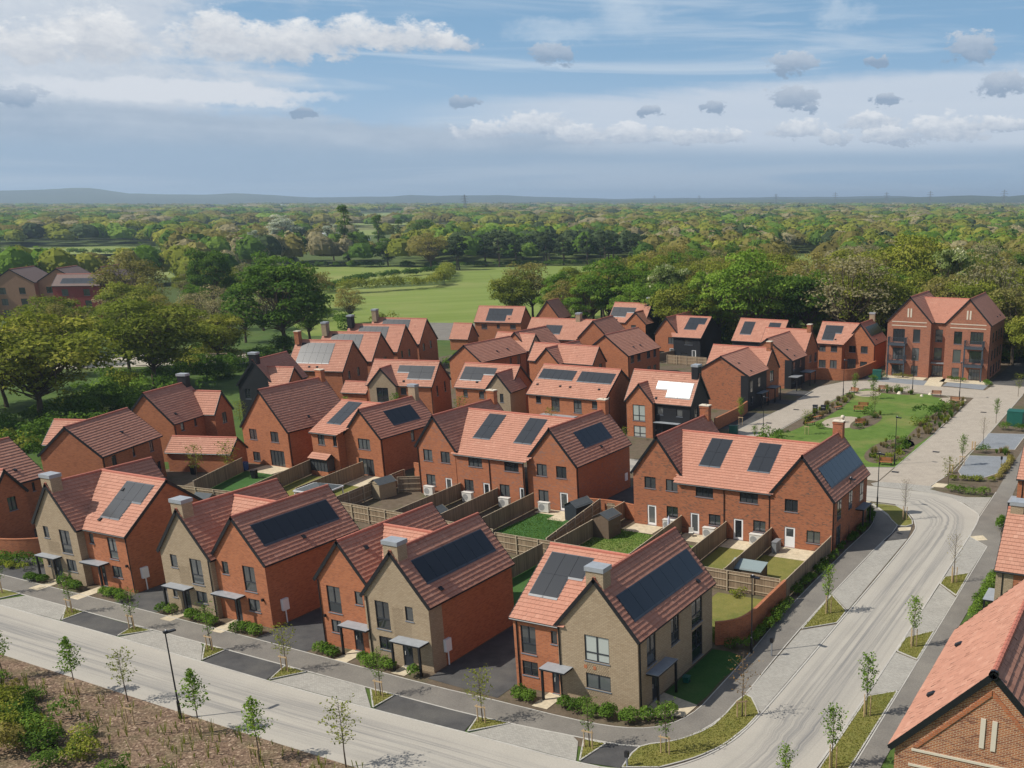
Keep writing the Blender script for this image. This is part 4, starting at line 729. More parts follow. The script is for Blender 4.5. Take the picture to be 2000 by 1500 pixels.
def chimney(house, x, y, w, d, z0, z1, m, cap):
    mb = MB(); mb.box(x-w/2, x+w/2, y-d/2, y+d/2, z0, z1); c = mb.build('chimney', M[m], house); k = MB()
    if cap == 'lead': k.box(x-w/2-.07, x+w/2+.07, y-d/2-.07, y+d/2+.07, z1, z1+.30, .5, True); k.build('cap', M['lead'], c)
    else:
        k.box(x-w/2-.05, x+w/2+.05, y-d/2-.05, y+d/2+.05, z1-.22, z1-.06, .5, True); k.build('corbel', M[m], c)
        k = MB(); k.box(x-w/2-.06, x+w/2+.06, y-d/2-.06, y+d/2+.06, z1, z1+.09, .5, True); k.box(x-.1, x+.1, y-.1, y+.1, z1+.09, z1+.17); k.build('cap', M['slab'], c)
    f = MB(); f.box(x-w/2-.03, x+w/2+.03, y-d/2-.1, y+d/2+.1, z0, z0+.06); return c
PMESH = {}
def panels(house, s, u0, u1, v0, v1, nc, nr, miss):
    du, dv = (u1-u0)/nc, (v1-v0)/nr; key = (round(du, 2), round(dv, 2))
    if key not in PMESH:
        mb = MB(); a, b_ = du/2-.012, dv/2-.012; mb.box(-a, a, -b_, b_, -.035, .0); PMESH[key] = mb.mesh('solar_panel', M['pv'])
    mt = Matrix(((*s.ud, 0), (*s.vd, 0), (*s.n, 0), (0, 0, 0, 1))).transposed(); low = {}
    flip = np.dot(np.cross(s.ud, s.vd), s.n) < 0
    if flip: mt = Matrix(((*(-s.ud), 0), (*s.vd, 0), (*s.n, 0), (0, 0, 0, 1))).transposed()
    for c in range(nc):
        rows = [r for r in range(nr) if (c, r) not in miss]; low[c] = rows[0]
        for r in rows:
            o = bpy.data.objects.new('solar_panel', PMESH[key]); m4 = mt.copy(); p = s.P(u0+(c+.5)*du, v0+(r+.5)*dv, .095); m4.translation = Vector(p); link(o, house); o.matrix_local = m4
    fl = MB()
    for c in range(nc):
        v = v0+low[c]*dv; q = lambda u, vv, h: tuple(s.P(u, vv, h))
        fl.poly([q(u0+c*du-.05, v-.16, .062), q(u0+(c+1)*du+.05, v-.16, .062), q(u0+(c+1)*du+.05, v+.03, .085), q(u0+c*du-.05, v+.03, .085)])
        fl.poly([q(u0+c*du-.05, v, .066), q(u0+(c+1)*du+.05, v, .066), q(u0+(c+1)*du+.05, v1+.06, .066), q(u0+c*du-.05, v1+.06, .066)])
    fl.build('panel_flashing', M['steel'], house)
def vent(house, s, u, v):
    mb = MB(); q = lambda a, b_, h: tuple(s.P(u+a, v+b_, h))
    A = [q(-.15, -.18, .05), q(.15, -.18, .05), q(.15, .18, .05), q(-.15, .18, .05)]; B_ = [q(-.14, -.18, .20), q(.14, -.18, .20), q(.14, .1, .13), q(-.14, .1, .13)]
    mb.poly(B_); [mb.poly([A[i], A[(i+1) % 4], B_[(i+1) % 4], B_[i]]) for i in range(4)]; mb.build('roof_vent', M['black'], house)
def canopy(house, x0, x1, y0, y1, z=2.35, posts=(), m='lead', face='F'):
    mb = MB(); mb.box(x0, x1, y0, y1, z-.14, z-.02, .5, True); c = mb.build('canopy', M['black'], house)
    k = MB(); k.box(x0-.02, x1+.02, y0-.02, y1+.02, z-.02, z+.012, .5, True); k.build('canopy_top', M[m], c)
    for px, py in posts:
        k = MB(); k.box(px-.07, px+.07, py-.07, py+.07, .02, z-.14); k.build('post', M['black'], c)
def wall_box(house, name, x0, x1, y0, y1, z0, z1, m):
    mb = MB(); mb.box(x0, x1, y0, y1, z0, z1, .5, True); return mb.build(name, M[m], house)
HL = {  # label, wall materials per block (front, back, right, left), extensions of a roof into its neighbour
'A': ('leftmost pair facing the main street, buff chimney gable left, five panels on pale roof', ['tttt', 'rrrr'], {1: (2.7, 0)}),
'B': ('pair with buff chimney gable left and red gable right carrying seven roof panels', ['tttt', 'rrrr', '----'], {2: (2.5, 2.4)}),
'C': ('pair with red gable left and buff chimney gable right above the wide dark drive', ['rrrr', 'trrt', '----'], {2: (2.3, 2.55)}),
'D': ('corner pair wrapped in buff brick beside the bend, solar panels on both roofs', ['tttt', 'rrrr'], {1: (0, 2.82)}),
'L1': ('red brick house cut by the left picture edge behind the curved wall', ['rrrr', 'rrrr'], {1: (2.55, 0)}),
'M2': ('red brick house with wide plain roof behind the leftmost front pair', ['rrrr', '-rrr'], {}),
'M3': ('red brick house with pale cross wing and black chimney below the big oaks', ['rrrr', 'rrrr'], {1: (2.35, 0)}),
'Gx': ('low brick garage with pale tiled roof behind garden with two saplings', ['rrrr'], {}),
'N1': ('broad red gabled house with plain roof and red chimney at its back', ['rrrr'], {}),
'N2': ('red pair with garden bay window, buff chimney and two small panel groups', ['rrrr', 'rrrr'], {1: (0, 2.6)}),
'F': ('middle terrace of four with two red gables and grey flecked brick', ['nnnn', 'n---', 'nnnn'], {1: (2.4, 3.03)}),
'E': ('right hand terrace of four in brown mottled brick with nine panel strip', ['mmmm', 'm---', 'mmmm'], {1: (2.48, 2.95)}),
'R1': ('nearest of four staggered houses with silvery panels and a red chimney', ['rrrr'], {}),
'R2': ('second of four staggered houses with silvery panels, buff chimney, behind the red chimney one', ['rrrr'], {}),
'R3': ('third of four staggered houses with silvery panels, black chimney', ['rrrr'], {}),
'R4': ('farthest of four staggered houses with silvery panels, nearest the meadow', ['rrrr'], {}),
'R0': ('house with black boarded gable and black chimney in front of staggered row', ['bbbb', 'rrrr'], {1: (1.95, 0)}),
'P': ('low pink roofed garage between the silvery panel house and buff gable house', ['rrrr'], {}),
'S1': ('house with wide buff front gable at left end and grey panels', ['rrrr', 'ttt-'], {}),
'S2': ('house with small buff front gable at right end and grey panels', ['rrrr', 'ttt-'], {}),
'S3': ('red pair with two long panel strips along its ridge', ['rrrr'], {}),
'S4': ('black boarded house with glaring white panels and red front gable', ['bbbb', 'rrrr'], {}),
'T1': ('plain red house with long brown roof behind the buff gabled houses', ['rrrr'], {}),
'T2': ('house with narrow buff side gable facing right in the crowded middle', ['rrrr', 'rrtr'], {}),
'T3': ('red house with dark mottled roof and pale cross wing facing right', ['rrrr', 'rrrr'], {}),
'T4': ('large brown roofed house with two rows of side windows', ['rrrr'], {}),
'U1': ('far red house with dark stepped panels beside the meadow', ['rrrr'], {}),
'U1g': ('small steep roofed garage beside the grey car park', ['rrrr'], {}),
'U2': ('far brick house with dark roof gable rising before the woodland', ['rrrr'], {}),
'U3': ('house with buff chimney gable on the right and three grey panels', ['rrtr', 'rrrr'], {0: (0, 3.9)}),
'V1': ('far house with white panels, black side wall and black chimney', ['rbbr', 'rrbr'], {}),
'V2': ('pair half red brick and half black boards with stepped panels', ['bbbb', 'rrrr'], {0: (1.9, 0)}),
'W1': ('long black walled house with two panel groups behind the lane houses', ['bbbb'], {}),
'W2': ('farther of two brick and black houses along the lane by the green', ['mmbm', 'mmmm'], {0: (0, 4.1)}),
'W3': ('nearer of two brick and black houses along the lane by the green', ['mmbm', 'mmmm'], {0: (0, 3.3)}),
'W4': ('red pair behind the low curved garden wall beside the flats', ['rrrr', 'rrrr'], {1: (0, 2.72)}),
'X': ('three storey brick apartment block with twin gables and steel balconies', ['xxxx', 'x---', 'xxxx'], {1: (3.45, 3.45)}),
'Y1': ('nearest brick building at the bottom right with plain pink roof slope', ['yyyy'], {}),
}
HOUSE = {}; SL = {}
HD['D']['w'] += [('tl', 0, 'R', -4.45, -3.2, 2.75, 5.0), ('tl', 0, 'R', -1.0, .25, 2.85, 5.0), ('tl', 0, 'R', 2.2, 3.95, 2.9, 5.0), ('tl', 0, 'R', 2.2, 3.95, .2, 2.6), ('dr', 0, 'R', -3.85, -2.85, .05, 2.1)]
for key, d in HD.items():
    label, mats, ext = HL[key]; garage = key in ('Gx', 'P', 'U1g'); flats = key == 'X'
    nm, cat = ('garage', 'garage') if garage else (('apartment_building', 'flats') if flats else ('brick_house', 'house'))
    h = empty(nm, (*d['o'], 0), d['yaw'], label, cat, 'brick houses of the new estate' if cat == 'house' else None); HOUSE[key] = h; SL[key] = []
    for i, b in enumerate(d['b']):
        bl = [j for j, w in enumerate([w for w in d['w'] if w[1] == i]) if key in ('D', 'S4') and i == (0 if key == 'D' else 1) and j == 0 or key == 'S4' and i == 1] if True else ()
        sl, rf = block(h, b, mats[i], [w for w in d['w'] if w[1] == i], ext.get(i, (0, 0)), blinds=bl, base=-.1)
        SL[key].append(dict(zip(('F', 'K') if b[0] == 'x' else ('L', 'R'), sl)))
    for bi, s, *p in d['p']: panels(h, SL[key][bi][s], *p)
def hp(key, i, x, y, front=True):     # down pipes at the corners of a block, local coordinates
    b = HD[key]['b'][i]; downpipe(HOUSE[key], x, y, b[5]-.05)
for key in ('A', 'B', 'C', 'D', 'F', 'E', 'N1', 'N2', 'S1', 'S2', 'S3', 'S4', 'T1', 'T4', 'V2', 'W4', 'X', 'R1', 'R4', 'M2', 'M3'):
    b = HD[key]['b'][-1 if key in ('A', 'B', 'C', 'F', 'E', 'X') else 0]; hp(key, -1 if key in ('A', 'B', 'C', 'F', 'E', 'X') else 0, b[2]-.09 if b[0] == 'x' else b[2]+.06, b[3]-.06 if b[0] == 'x' else b[3]+.18)
for key, i in (('F', 1), ('E', 1)):
    b = HD[key]['b'][i]; hp(key, i, b[2]-.12, b[3]-.06); hp(key, i, (b[1]+b[2])/2, b[3]-.06)
for key in ('B', 'C', 'F', 'D'):
    b = HD[key]['b'][0]; hp(key, 0, b[1]+.12 if key != 'B' else b[2]-.15, b[3]-.06)
b = HD['C']['b'][1]; hp('C', 1, b[1]+.25, b[3]-.06); b = HD['D']['b'][1]; hp('D', 1, b[1]+.3, b[3]-.06)
# chimneys: key, x, y, w, d, bottom, top, brick, cap
for a in (('A', 0, -4.45, 1.25, .95, 7.6, 9.4, 't', 'lead'), ('B', 0, -4.42, 1.25, .95, 7.5, 9.3, 't', 'lead'), ('C', 5.4, -5.22, 1.28, .95, 7.4, 9.15, 't', 'lead'), ('D', 0, -5.17, 1.28, .95, 7.6, 9.4, 't', 'lead'),
          ('N1', 0, 4.8, 1.0, .65, 9.0, 10.6, 'r', 'slab'), ('N2', 0, 4.6, 1.1, .7, 7.4, 9.3, 't', 'lead'), ('F', 0, 5.2, 1.05, .7, 8.4, 10.2, 'r', 'slab'), ('F', 14.83, 6.05, 1.05, .7, 8.3, 10.1, 'r', 'slab'), ('E', 0, 5.5, 1.05, .7, 8.7, 10.5, 'm', 'slab'), ('E', 15.72, 4.1, 1.05, .7, 8.5, 10.4, 'm', 'slab'),
          ('R0', 0, -4.0, 1.2, .95, 7.6, 9.7, 'b', 'lead'), ('R1', -5.3, 0, .75, 1.0, 8.8, 10.9, 'r', 'slab'), ('R2', -6.0, 0, .9, 1.2, 8.8, 10.9, 't', 'lead'), ('R3', -6.4, 0, .9, 1.2, 8.8, 10.9, 'b', 'lead'), ('R4', -6.4, 0, .9, 1.2, 8.8, 10.9, 't', 'lead'),
          ('M3', 0, 3.7, 1.2, .9, 8.0, 9.7, 'b', 'lead'), ('S4', 4.6, 0, .95, 1.25, 7.8, 9.9, 'b', 'lead'), ('U3', 5.0, 0, .95, 1.2, 7.8, 9.7, 't', 'lead'), ('V1', 4.2, 0, .95, 1.2, 8.2, 10.2, 'b', 'lead'),
          ('W2', 3.8, 8.0, .75, 1.0, 8.1, 10.0, 'm', 'slab'), ('W3', 3.8, 7.55, .75, 1.0, 7.7, 9.6, 'm', 'slab'), ('W4', 0, 3.9, 1.1, .7, 8.2, 10.0, 't', 'lead'), ('S1', -.3, 3.0, .7, .7, 7.0, 8.2, 'r', 'slab')):
    if a[0] != 'S1': chimney(HOUSE[a[0]], *a[1:])
for k, i, s, pts in (('A', 1, 'F', [(4.3, 4.4), (4.2, 1.2)]), ('B', 1, 'R', [(.0, 1.1)]), ('B', 2, 'F', [(1.9, 3.6)]), ('C', 0, 'R', [(-3.3, 3.0)]), ('C', 1, 'R', [(-3.9, .9)]), ('D', 0, 'R', [(3.9, .9)]), ('E', 2, 'R', [(-.5, .8)]), ('F', 2, 'R', [(1.0, 1.1)]), ('N1', 0, 'R', [(-1.0, 1.4)]), ('M2', 0, 'R', [(.6, 2.2)]), ('M3', 0, 'R', [(-2.6, 1.3)]), ('L1', 0, 'R', [(2.3, 1.6)]),
                     ('R1', 0, 'F', [(-2.0, .8), (-.6, .8)]), ('S1', 0, 'F', [(.6, .9)]), ('S2', 0, 'F', [(-1.2, 1.2)]), ('S3', 0, 'F', [(-5.6, 2.0), (-1.7, 2.0), (0, 2.0), (4.8, 2.0)]), ('S4', 0, 'F', [(-.4, .8)]), ('T1', 0, 'R', [(-.5, 1.7), (2.6, 1.7)]), ('T3', 0, 'R', [(-1, 1.2)]), ('T4', 0, 'R', [(-2, 1.7), (.6, 1.7)]), ('U1', 0, 'F', [(2.6, 1.2)]), ('V1', 0, 'F', [(-2.6, .8)]),
                     ('W2', 0, 'R', [(-1.2, 2.5), (-1.0, .9)]), ('W3', 0, 'R', [(-1.6, 3.2), (-1.2, .9)]), ('W4', 1, 'F', [(-4.5, 1.2)]), ('W4', 0, 'R', [(-2, .9)]), ('X', 2, 'R', [(2, 1.0), (5, 1.0)]), ('Y1', 0, 'L', [(-3.4, 1.5), (2.4, 1.5)])):
    for u, v in pts: vent(HOUSE[k], SL[k][i][s], u, v)
# entrance canopies (local coordinates)
def cn(key, x0, x1, y0, y1, posts, z=2.35, m='lead'):
    o = HD[key]['o']; canopy(HOUSE[key], x0-o[0], x1-o[0], y0-o[1], y1-o[1], z, [(a-o[0], b-o[1]) for a, b in posts], m)
cn('A', -89.3, -86.75, 51.5, 52.25, [(-89.2, 51.6), (-86.95, 51.6)]); cn('A', -84.05, -81.55, 51.95, 52.9, [(-81.7, 52.05)])
cn('B', -72.6, -70.0, 50.95, 51.8, [(-72.5, 51.05), (-70.15, 51.05)]); cn('B', -67.55, -64.75, 51.35, 52.2, [(-64.9, 51.45)])
cn('C', -53.75, -51.1, 50.7, 51.7, [(-53.6, 50.8)]); cn('C', -48.4, -45.75, 50.1, 51.1, [(-48.3, 50.2), (-45.9, 50.2)])
cn('D', -36.3, -34.35, 50.75, 51.8, [(-36.15, 50.85)]); cn('D', -29.35, -28.45, 52.8, 55.6, [(-28.55, 52.9), (-28.55, 55.5)], 2.45)
cn('E', -27.95, -27.05, 94.2, 96.9, [(-27.15, 94.3), (-27.15, 96.8)], 2.4, 'grey'); cn('W3', -61.35, -60.35, 148.8, 151.9, [(-60.45, 148.9), (-60.45, 151.8)], 2.4, 'grey'); cn('W3', -61.8, -60.2, 154.3, 156.9, [(-60.3, 154.4), (-60.3, 156.8)], 2.4, 'grey')
cn('W2', -62.2, -60.5, 165.4, 168.3, [(-60.6, 165.5), (-60.6, 168.2)], 2.4, 'grey'); cn('W2', -62.6, -60.2, 171.5, 174.4, [(-60.3, 171.6), (-60.3, 174.3)], 2.4, 'grey')
cn('S4', -66.0, -62.2, 122.6, 123.8, [(-65.9, 122.7), (-62.3, 122.7)]); cn('S3', -83.6, -77.8, 120.8, 121.85, [(-83.5, 120.9), (-77.9, 120.9)])
# side doors and tall side windows of the two corner houses, meter boxes, side trim
f = Face(HD['D']['b'][0], 'R'); hD = HOUSE['D']
def proud(house, f, ty, a0, a1, z0, z1, bl=False):
    """opening on a wall already built: a dark reveal box set just proud of the brick carries the frame"""
    mb = MB(); f.box(mb, a0-.03, a1+.03, z0-.03, z1+.03, -.012, .02); o = mb.build('window_surround', M['frame'], house)
    g = MB(); f.box(g, a0+.03, a1-.03, z0+.03, z1-.03, -.02, -.013); p = g.build('pane', M['blind'] if bl else M['glass'], o)
    k = MB(); am = (a0+a1)/2; zt = z0+(z1-z0)*.37
    f.box(k, am-.04, am+.04, zt, z1, -.045, -.021); f.box(k, a0, a1, zt-.04, zt+.04, -.045, -.021); k.build('mullion', M['frame'], o)
for k, f, hs in (('E', Face(HD['E']['b'][2], 'R'), [(-5.3, -4.1, 2.8, 4.7), (-1.7, -.6, 2.9, 4.7), (2.0, 3.1, 2.8, 4.7), (-5.3, -4.1, .2, 2.2)]), ('X', Face(HD['X']['b'][2], 'R'), [(a, a+1.1, z, z+1.9) for z in (.4, 3.3, 6.6) for a in (-3.6, -.6, 2.4, 5.2)]), ('W2', Face(HD['W2']['b'][0], 'R'), [(-2.6, -1.9, 3.0, 4.6), (.6, 1.3, 3.3, 4.6), (-2.6, -1.6, .7, 2.1)]),
                 ('W3', Face(HD['W3']['b'][0], 'R'), [(-2.6, -1.8, 2.9, 4.7), (.6, 1.4, 3.3, 4.7), (-2.4, -1.5, .7, 2.1)]), ('U3', Face(HD['U3']['b'][0], 'R'), [(-2.5, -1.3, 3.4, 4.6), (1.0, 2.0, 3.4, 4.6)]), ('D', Face(HD['D']['b'][0], 'R'), [])):
    for a in hs: proud(HOUSE[k], f, 'tl', *a)
for k, x, y, z in (('A', 8.1, -3.3, 1.1), ('B', 8.25, -3.2, 1.1), ('C', 8.3, -4.2, 1.1)):
    c = wall_box(HOUSE[k], 'meter_box', x+.003, x+.24, y-.3, y+.3, z, z+.95, 'white'); mb = MB(); mb.tube((x+.12, y, .02), (x+.12, y, z), .05, .05, 6); mb.build('conduit', M['white'], HOUSE[k])
wall_box(HOUSE['C'], 'brick_return', 8.285, 8.303, -5.7, -4.35, -.1, 4.98, 't'); wall_box(HOUSE['F'], 'wall_plate', 17.94, 18.0, 5.2, 5.8, 1.0, 1.9, 'white')
for k in ('W2', 'W3'):
    b = HD[k]['b'][0]; wall_box(HOUSE[k], 'corner_boarding', b[2]-1.25, b[2]+.004, b[3]-.05, b[3]-.004, -.1, b[5]+.05, 'b')
# soldier course patches and brick plaques on the buff gables
hD = HOUSE['D']
for x0, x1, z0, z1 in ((-.96, .9, 2.22, 2.98), (-.96, .9, .12, 1.0)):
    mb = MB(); n = int((x1-x0)/.16)
    for i in range(n):
        for j in range(int((z1-z0)/.12)): mb.box(x0+i*.16+(j % 2)*.08, x0+i*.16+(j % 2)*.08+.07, -5.65-.022, -5.65-.003, z0+j*.12, z0+j*.12+.06, .5, True)
    mb.build('raised_brickwork', M['t'], hD, kind='stuff')
for x in (-1.05, -.35): wall_box(hD, 'wall_plaque', x, x+.22, -5.675, -5.652, 2.5, 2.75, 'r')
for key, x0, x1, z0, z1, y in (('A', -1.5, .2, 2.6, 3.8, -4.93), ('B', -1.0, .3, 2.5, 4.1, -4.90), ('C', 5.0, 6.7, 2.2, 3.6, -5.7), ('C', 5.0, 6.0, 3.6, 4.6, -5.7)):
    mb = MB()
    for i in range(int((x1-x0)/.16)):
        for j in range(int((z1-z0)/.12)): mb.box(x0+i*.16+(j % 2)*.08, x0+i*.16+(j % 2)*.08+.07, y-.02, y-.003, z0+j*.12, z0+j*.12+.06, .5, True)
    mb.build('raised_brickwork', M['t'], HOUSE[key], kind='stuff')
# wall lamps
for k, x, y, z in (('B', 7.6, -4.56, 2.2), ('A', 7.6, -4.34, 2.3), ('C', -2.1, -5.16, 2.3), ('D', -4.2, -5.6, 1.9), ('C', 7.0, -5.76, 1.9)): wall_box(HOUSE[k], 'wall_lamp', x-.07, x+.07, y-.12, y+.055, z, z+.2, 'black')
# garden bay of the pair with the small panel groups
h = HOUSE['N2']; x0, x1, y0, y1 = -6.3, -3.6, -7.5, -6.3
wall_box(h, 'bay_wall', x0, x1, y0, y1, -.1, .55, 'r')
mb = MB()
for i in range(6): mb.box(x0+i*(x1-x0-.08)/5, x0+i*(x1-x0-.08)/5+.08, y0, y0+.08, .55, 2.1)
mb.box(x0, x1, y0+.005, y0+.075, 2.02, 2.1); mb.box(x1-.08, x1, y0, y1, 2.0, 2.1); bw = mb.build('bay_window', M['frame'], h)
g = MB(); g.box(x0+.02, x1-.03, y0+.03, y1, .555, 2.0); g.build('pane', M['glass'], bw)
s = Slope(('x', x0-.05, x1+.05, y0, y1+1.2, 2.1, 3.0), 'F'); s.L *= .62
mb = MB(); q = lambda u, v, hh: tuple(s.P(u, v, hh)); mb.poly([q(s.u0, 0, 0), q(s.u1, 0, 0), q(s.u1, s.L, 0), q(s.u0, s.L, 0)]); mb.poly([q(s.u1, 0, 0), q(s.u1, s.L, 0), (s.u1, y1, 2.1)]); mb.poly([q(s.u0, 0, 0), q(s.u0, s.L, 0), (s.u0, y1, 2.1)]); mb.poly([q(s.u0, 0, 0), q(s.u1, 0, 0), (s.u1, y1, 2.1), (s.u0, y1, 2.1)]); br = mb.build('bay_roof', M['black'], h)
Q, tn = tiles_mesh([s], [(0, 0)]); link(bpy.data.objects.new('roof_tiles', np_mesh('roof_tiles', Q, M['tile'], tn)), br, kind='stuff')
# apartment block: balconies, stone bands and slots
h = HOUSE['X']
def balcony(xa, xb, yf, z):
    d = 1.5; mb = MB(); mb.box(xa, xb, yf-d, yf-.003, z-.42, z, .5, True); b = mb.build('balcony', M['steel'], h); n = 11
    r = MB(); r.box(xa, xb, yf-d, yf-d+.05, z+1.05, z+1.1); r.box(xa, xa+.05, yf-d+.051, yf-.01, z+1.05, z+1.1); r.box(xb-.05, xb, yf-d+.051, yf-.01, z+1.05, z+1.1); r.build('handrail', M['steel'], b)
    g = MB(); g.poly([(xa+.04, yf-d+.02, z+.06), (xb-.04, yf-d+.02, z+.06), (xb-.04, yf-d+.02, z+1.03), (xa+.04, yf-d+.02, z+1.03)])
    bars = MB(); nb_ = int((xb-xa)/.11)
    for i in range(nb_+1): x = xa+.03+i*(xb-xa-.06)/nb_; bars.box(x-.01, x+.01, yf-d+.015, yf-d+.035, z, z+1.05)
    for k in (xa+.025, xb-.025):
        for i in range(13): y = yf-d+.08+i*.11; bars.box(k-.01, k+.01, y-.01, y+.01, z, z+1.05)
    bars.build('railings', M['steel'], b, kind='stuff')
for (xa, xb, yf) in ((-3.55, -.2, -7.05), (10.6, 14.1, -6.55)):
    for z in (2.95, 6.25): balcony(xa, xb, yf, z)
    for x in (xa+.12, xb-.12): mb = MB(); mb.box(x-.13, x+.13, yf-1.42, yf-1.16, 0, 7.4); mb.build('balcony_post', M['steel'], h)
for x0, x1, y in ((-3.3, 3.3, -7.05), (7.6, 14.1, -6.55)):
    for z in (9.35, 10.05): wall_box(h, 'stone_band', x0, x1, y-.03, y-.003, z, z+.14, 'slab')
    xm = (x0+x1)/2
    for dx in (-.42, .12): wall_box(h, 'stone_slot', xm+dx, xm+dx+.28, y-.035, y-.004, 11.0, 12.6, 'slab')
mb = MB(); mb.box(4.2, 6.7, -6.1, -5.06, 2.55, 2.75, .5, True); mb.build('porch_roof', M['grey'], h)
# nearest building: stone bands and slots on its gable
h = HOUSE['Y1']; y = HD['Y1']['b'][0][3]
for x0, x1, z0, z1 in ((-.36, -.16, 10.72, 12.05), (.10, .30, 10.68, 12.03)): wall_box(h, 'stone_slot', x0, x1, y-.045, y-.004, z0, z1, 'slab')
for z, xx in ((9.93, 3.1), (9.2, 3.2)): wall_box(h, 'stone_band', -xx, xx, y-.04, y-.003, z, z+.11, 'slab')
for sgn in (-1, 1):
    mb = MB(); p = [(sgn*3.05, 10.12), (sgn*.02, 13.35), (sgn*.02, 13.1), (sgn*2.85, 10.12)]
    A = [(a, y-.045, b_) for a, b_ in p]; B_ = [(a, y-.003, b_) for a, b_ in p]; mb.poly(A); [mb.poly([A[i], A[(i+1) % 4], B_[(i+1) % 4], B_[i]]) for i in range(4)]; mb.build('brick_moulding', M['r'], h)
k = MB(); k.tube((0, y-.22, 14.12), (0, y-.05, 14.12), .2, .2, 8, .5, True); k.build('ridge_cap', M['black'], h)

# two houses at the right picture edge
def edge_house(label, b, mats, wins, ch, cnp):
    ox, oy = (b[1]+b[2])/2, (b[3]+b[4])/2; h = empty('brick_house', (ox, oy, 0), 0, label, 'house', 'brick houses of the new estate')
    bb = (b[0], b[1]-ox, b[2]-ox, b[3]-oy, b[4]-oy, b[5], b[6]); block(h, bb, mats[0], wins, base=-.1)
    if ch: chimney(h, bb[1]+.62, .2, 1.0, 1.25, 7.8, 9.15, 't', 'lead')
    canopy(h, bb[1]-.85, bb[1]-.003, bb[3]+.1, bb[3]+2.7, 2.4, [(bb[1]-.75, bb[3]+.2)]); downpipe(h, bb[1]+.5, bb[3]-.06, 5); return h
edge_house('house at the right picture edge with buff end wall and lead capped chimney', ('x', -10.9, -.5, 75.0, 83.2, 5.0, 8.8), ['rrrt'], [('w1', 0, 'F', -3.2, -2.5, 3.6, 4.6), ('tl', 0, 'F', .5, 1.7, 2.7, 4.7)], True, None)
h = [o for o in COL.objects if o.name.startswith('brick_house')][-1]
wall_box(h, 'brick_return', -5.2-.004, -3.9, -4.1-.02, -4.1-.002, -.1, 4.9, 't')
edge_house('red house at the right picture edge farther up the lane, only its corner showing', ('x', -13.6, -3.0, 102.8, 111.2, 5.0, 8.8), ['rrrr'], [('w2', 0, 'F', -3.6, -2.4, 3.4, 4.6)], False, None)

# ------------------------------------------------------------------ fences and garden walls
random.seed(8)
def fence(p, q, label, rails=1, h=1.8, spacing=2.4, group='close boarded garden fences'):
    """posts and rails are parts; the narrow boards (a few pixels each) are one part"""
    L = math.dist(p, q); d = ((q[0]-p[0])/L, (q[1]-p[1])/L); n = (-d[1]*rails, d[0]*rails)     # n: the side that shows the rails
    e = empty('garden_fence', (p[0], p[1], 0), math.atan2(d[1], d[0]), label, 'fence', group); mb = MB(); k = max(2, round(L/.105)); s = L/k
    for i in range(k): mb.box(i*s+.003, (i+1)*s-.003, -.011-.004*(i % 2), .011-.004*(i % 2), .05, h+random.uniform(-.012, .012), random.random())
    mb.build('boards', M['fence'], e, kind='stuff'); m = max(1, round(L/spacing))
    pm, rm = MB(), MB(); pm.box(-.05, .05, -.05, .05, 0, h+.03); me = pm.mesh('fence_post', M['rail'])
    for i in range(m+1): o = bpy.data.objects.new('fence_post', me); link(o, e); o.location = (i*L/m, .075*rails, 0)
    rl = MB(); sp = L/m; rl.box(.055, sp-.055, -.02, .02, 0, .07, .5, True); me = rl.mesh('fence_rail', M['rail'])
    for i in range(m):
        for z in (.3, .95, 1.55): o = bpy.data.objects.new('fence_rail', me); link(o, e); o.location = (i*sp, .045*rails, z)
    c = MB(); c.box(0, L, -.035, .035, h-.0+.014, h+.04); c.build('capping', M['rail'], e)
for a in (((-79.0, 76.3), (-58.2, 75.3), 'rear fence with rails showing behind the second front pair', -1), ((-57.4, 74.6), (-28.2, 74.1), 'long rear fence with rails showing behind the corner house', -1), ((-102, 73.6), (-79.4, 75.6), 'rear fence behind the leftmost front pair', -1),
          ((-71.0, 76.0), (-71.6, 87.5), 'first fence dividing the middle terrace gardens, beside the shady one', 1), ((-65.9, 75.7), (-66.6, 87.5), 'second fence dividing the middle terrace gardens', 1), ((-61.3, 75.5), (-61.9, 87.5), 'third fence dividing the middle terrace gardens, left of the deep green lawn', 1),
          ((-52.0, 75.0), (-54.2, 88.4), 'fence right of the deep green lawn with the dark shed', -1), ((-50.9, 75.0), (-51.3, 88.6), 'fence along the alley behind the brown shed', 1),
          ((-42.8, 74.6), (-43.7, 86.8), 'first fence dividing the right terrace gardens, by the brown shed lawn', 1), ((-38.2, 74.6), (-38.8, 86.8), 'second fence dividing the right terrace gardens', 1), ((-33.5, 74.6), (-34.0, 86.8), 'third fence dividing the right terrace gardens, left of low store', 1), ((-27.75, 74.2), (-27.95, 86.7), 'fence of the right terrace beside the footway planting', 1),
          ((-51.5, 62.5), (-51.55, 73.8), 'short dark fence between the last two front houses', 1), ((-92.0, 76.5), (-95.2, 89.2), 'fence between the broad gabled house lawn and bay window house', 1), ((-86.8, 78.5), (-88.6, 90.6), 'fence below the bay window dividing that pair', 1), ((-80.1, 77.0), (-81.5, 89.6), 'fence right of the bay window pair beside the pale shed', -1), ((-103.4, 85.9), (-99.6, 76.0), 'low fence left of the broad gabled house lawn', -1), ((-79.8, 86.6), (-77.5, 88.0), 'short fence joining the pale shed to the middle terrace', -1),
          ((-87.5, 212), (-82.5, 210.2), 'short fence behind the black boarded far pair', -1), ((-95.5, 184), (-86.5, 183.6), 'pale fence in front of the half black far pair', -1), ((-98.0, 184), (-97.0, 190.5), 'fence between gardens of the half black far pair', 1)):
    fence(a[0], a[1], a[2], a[3])
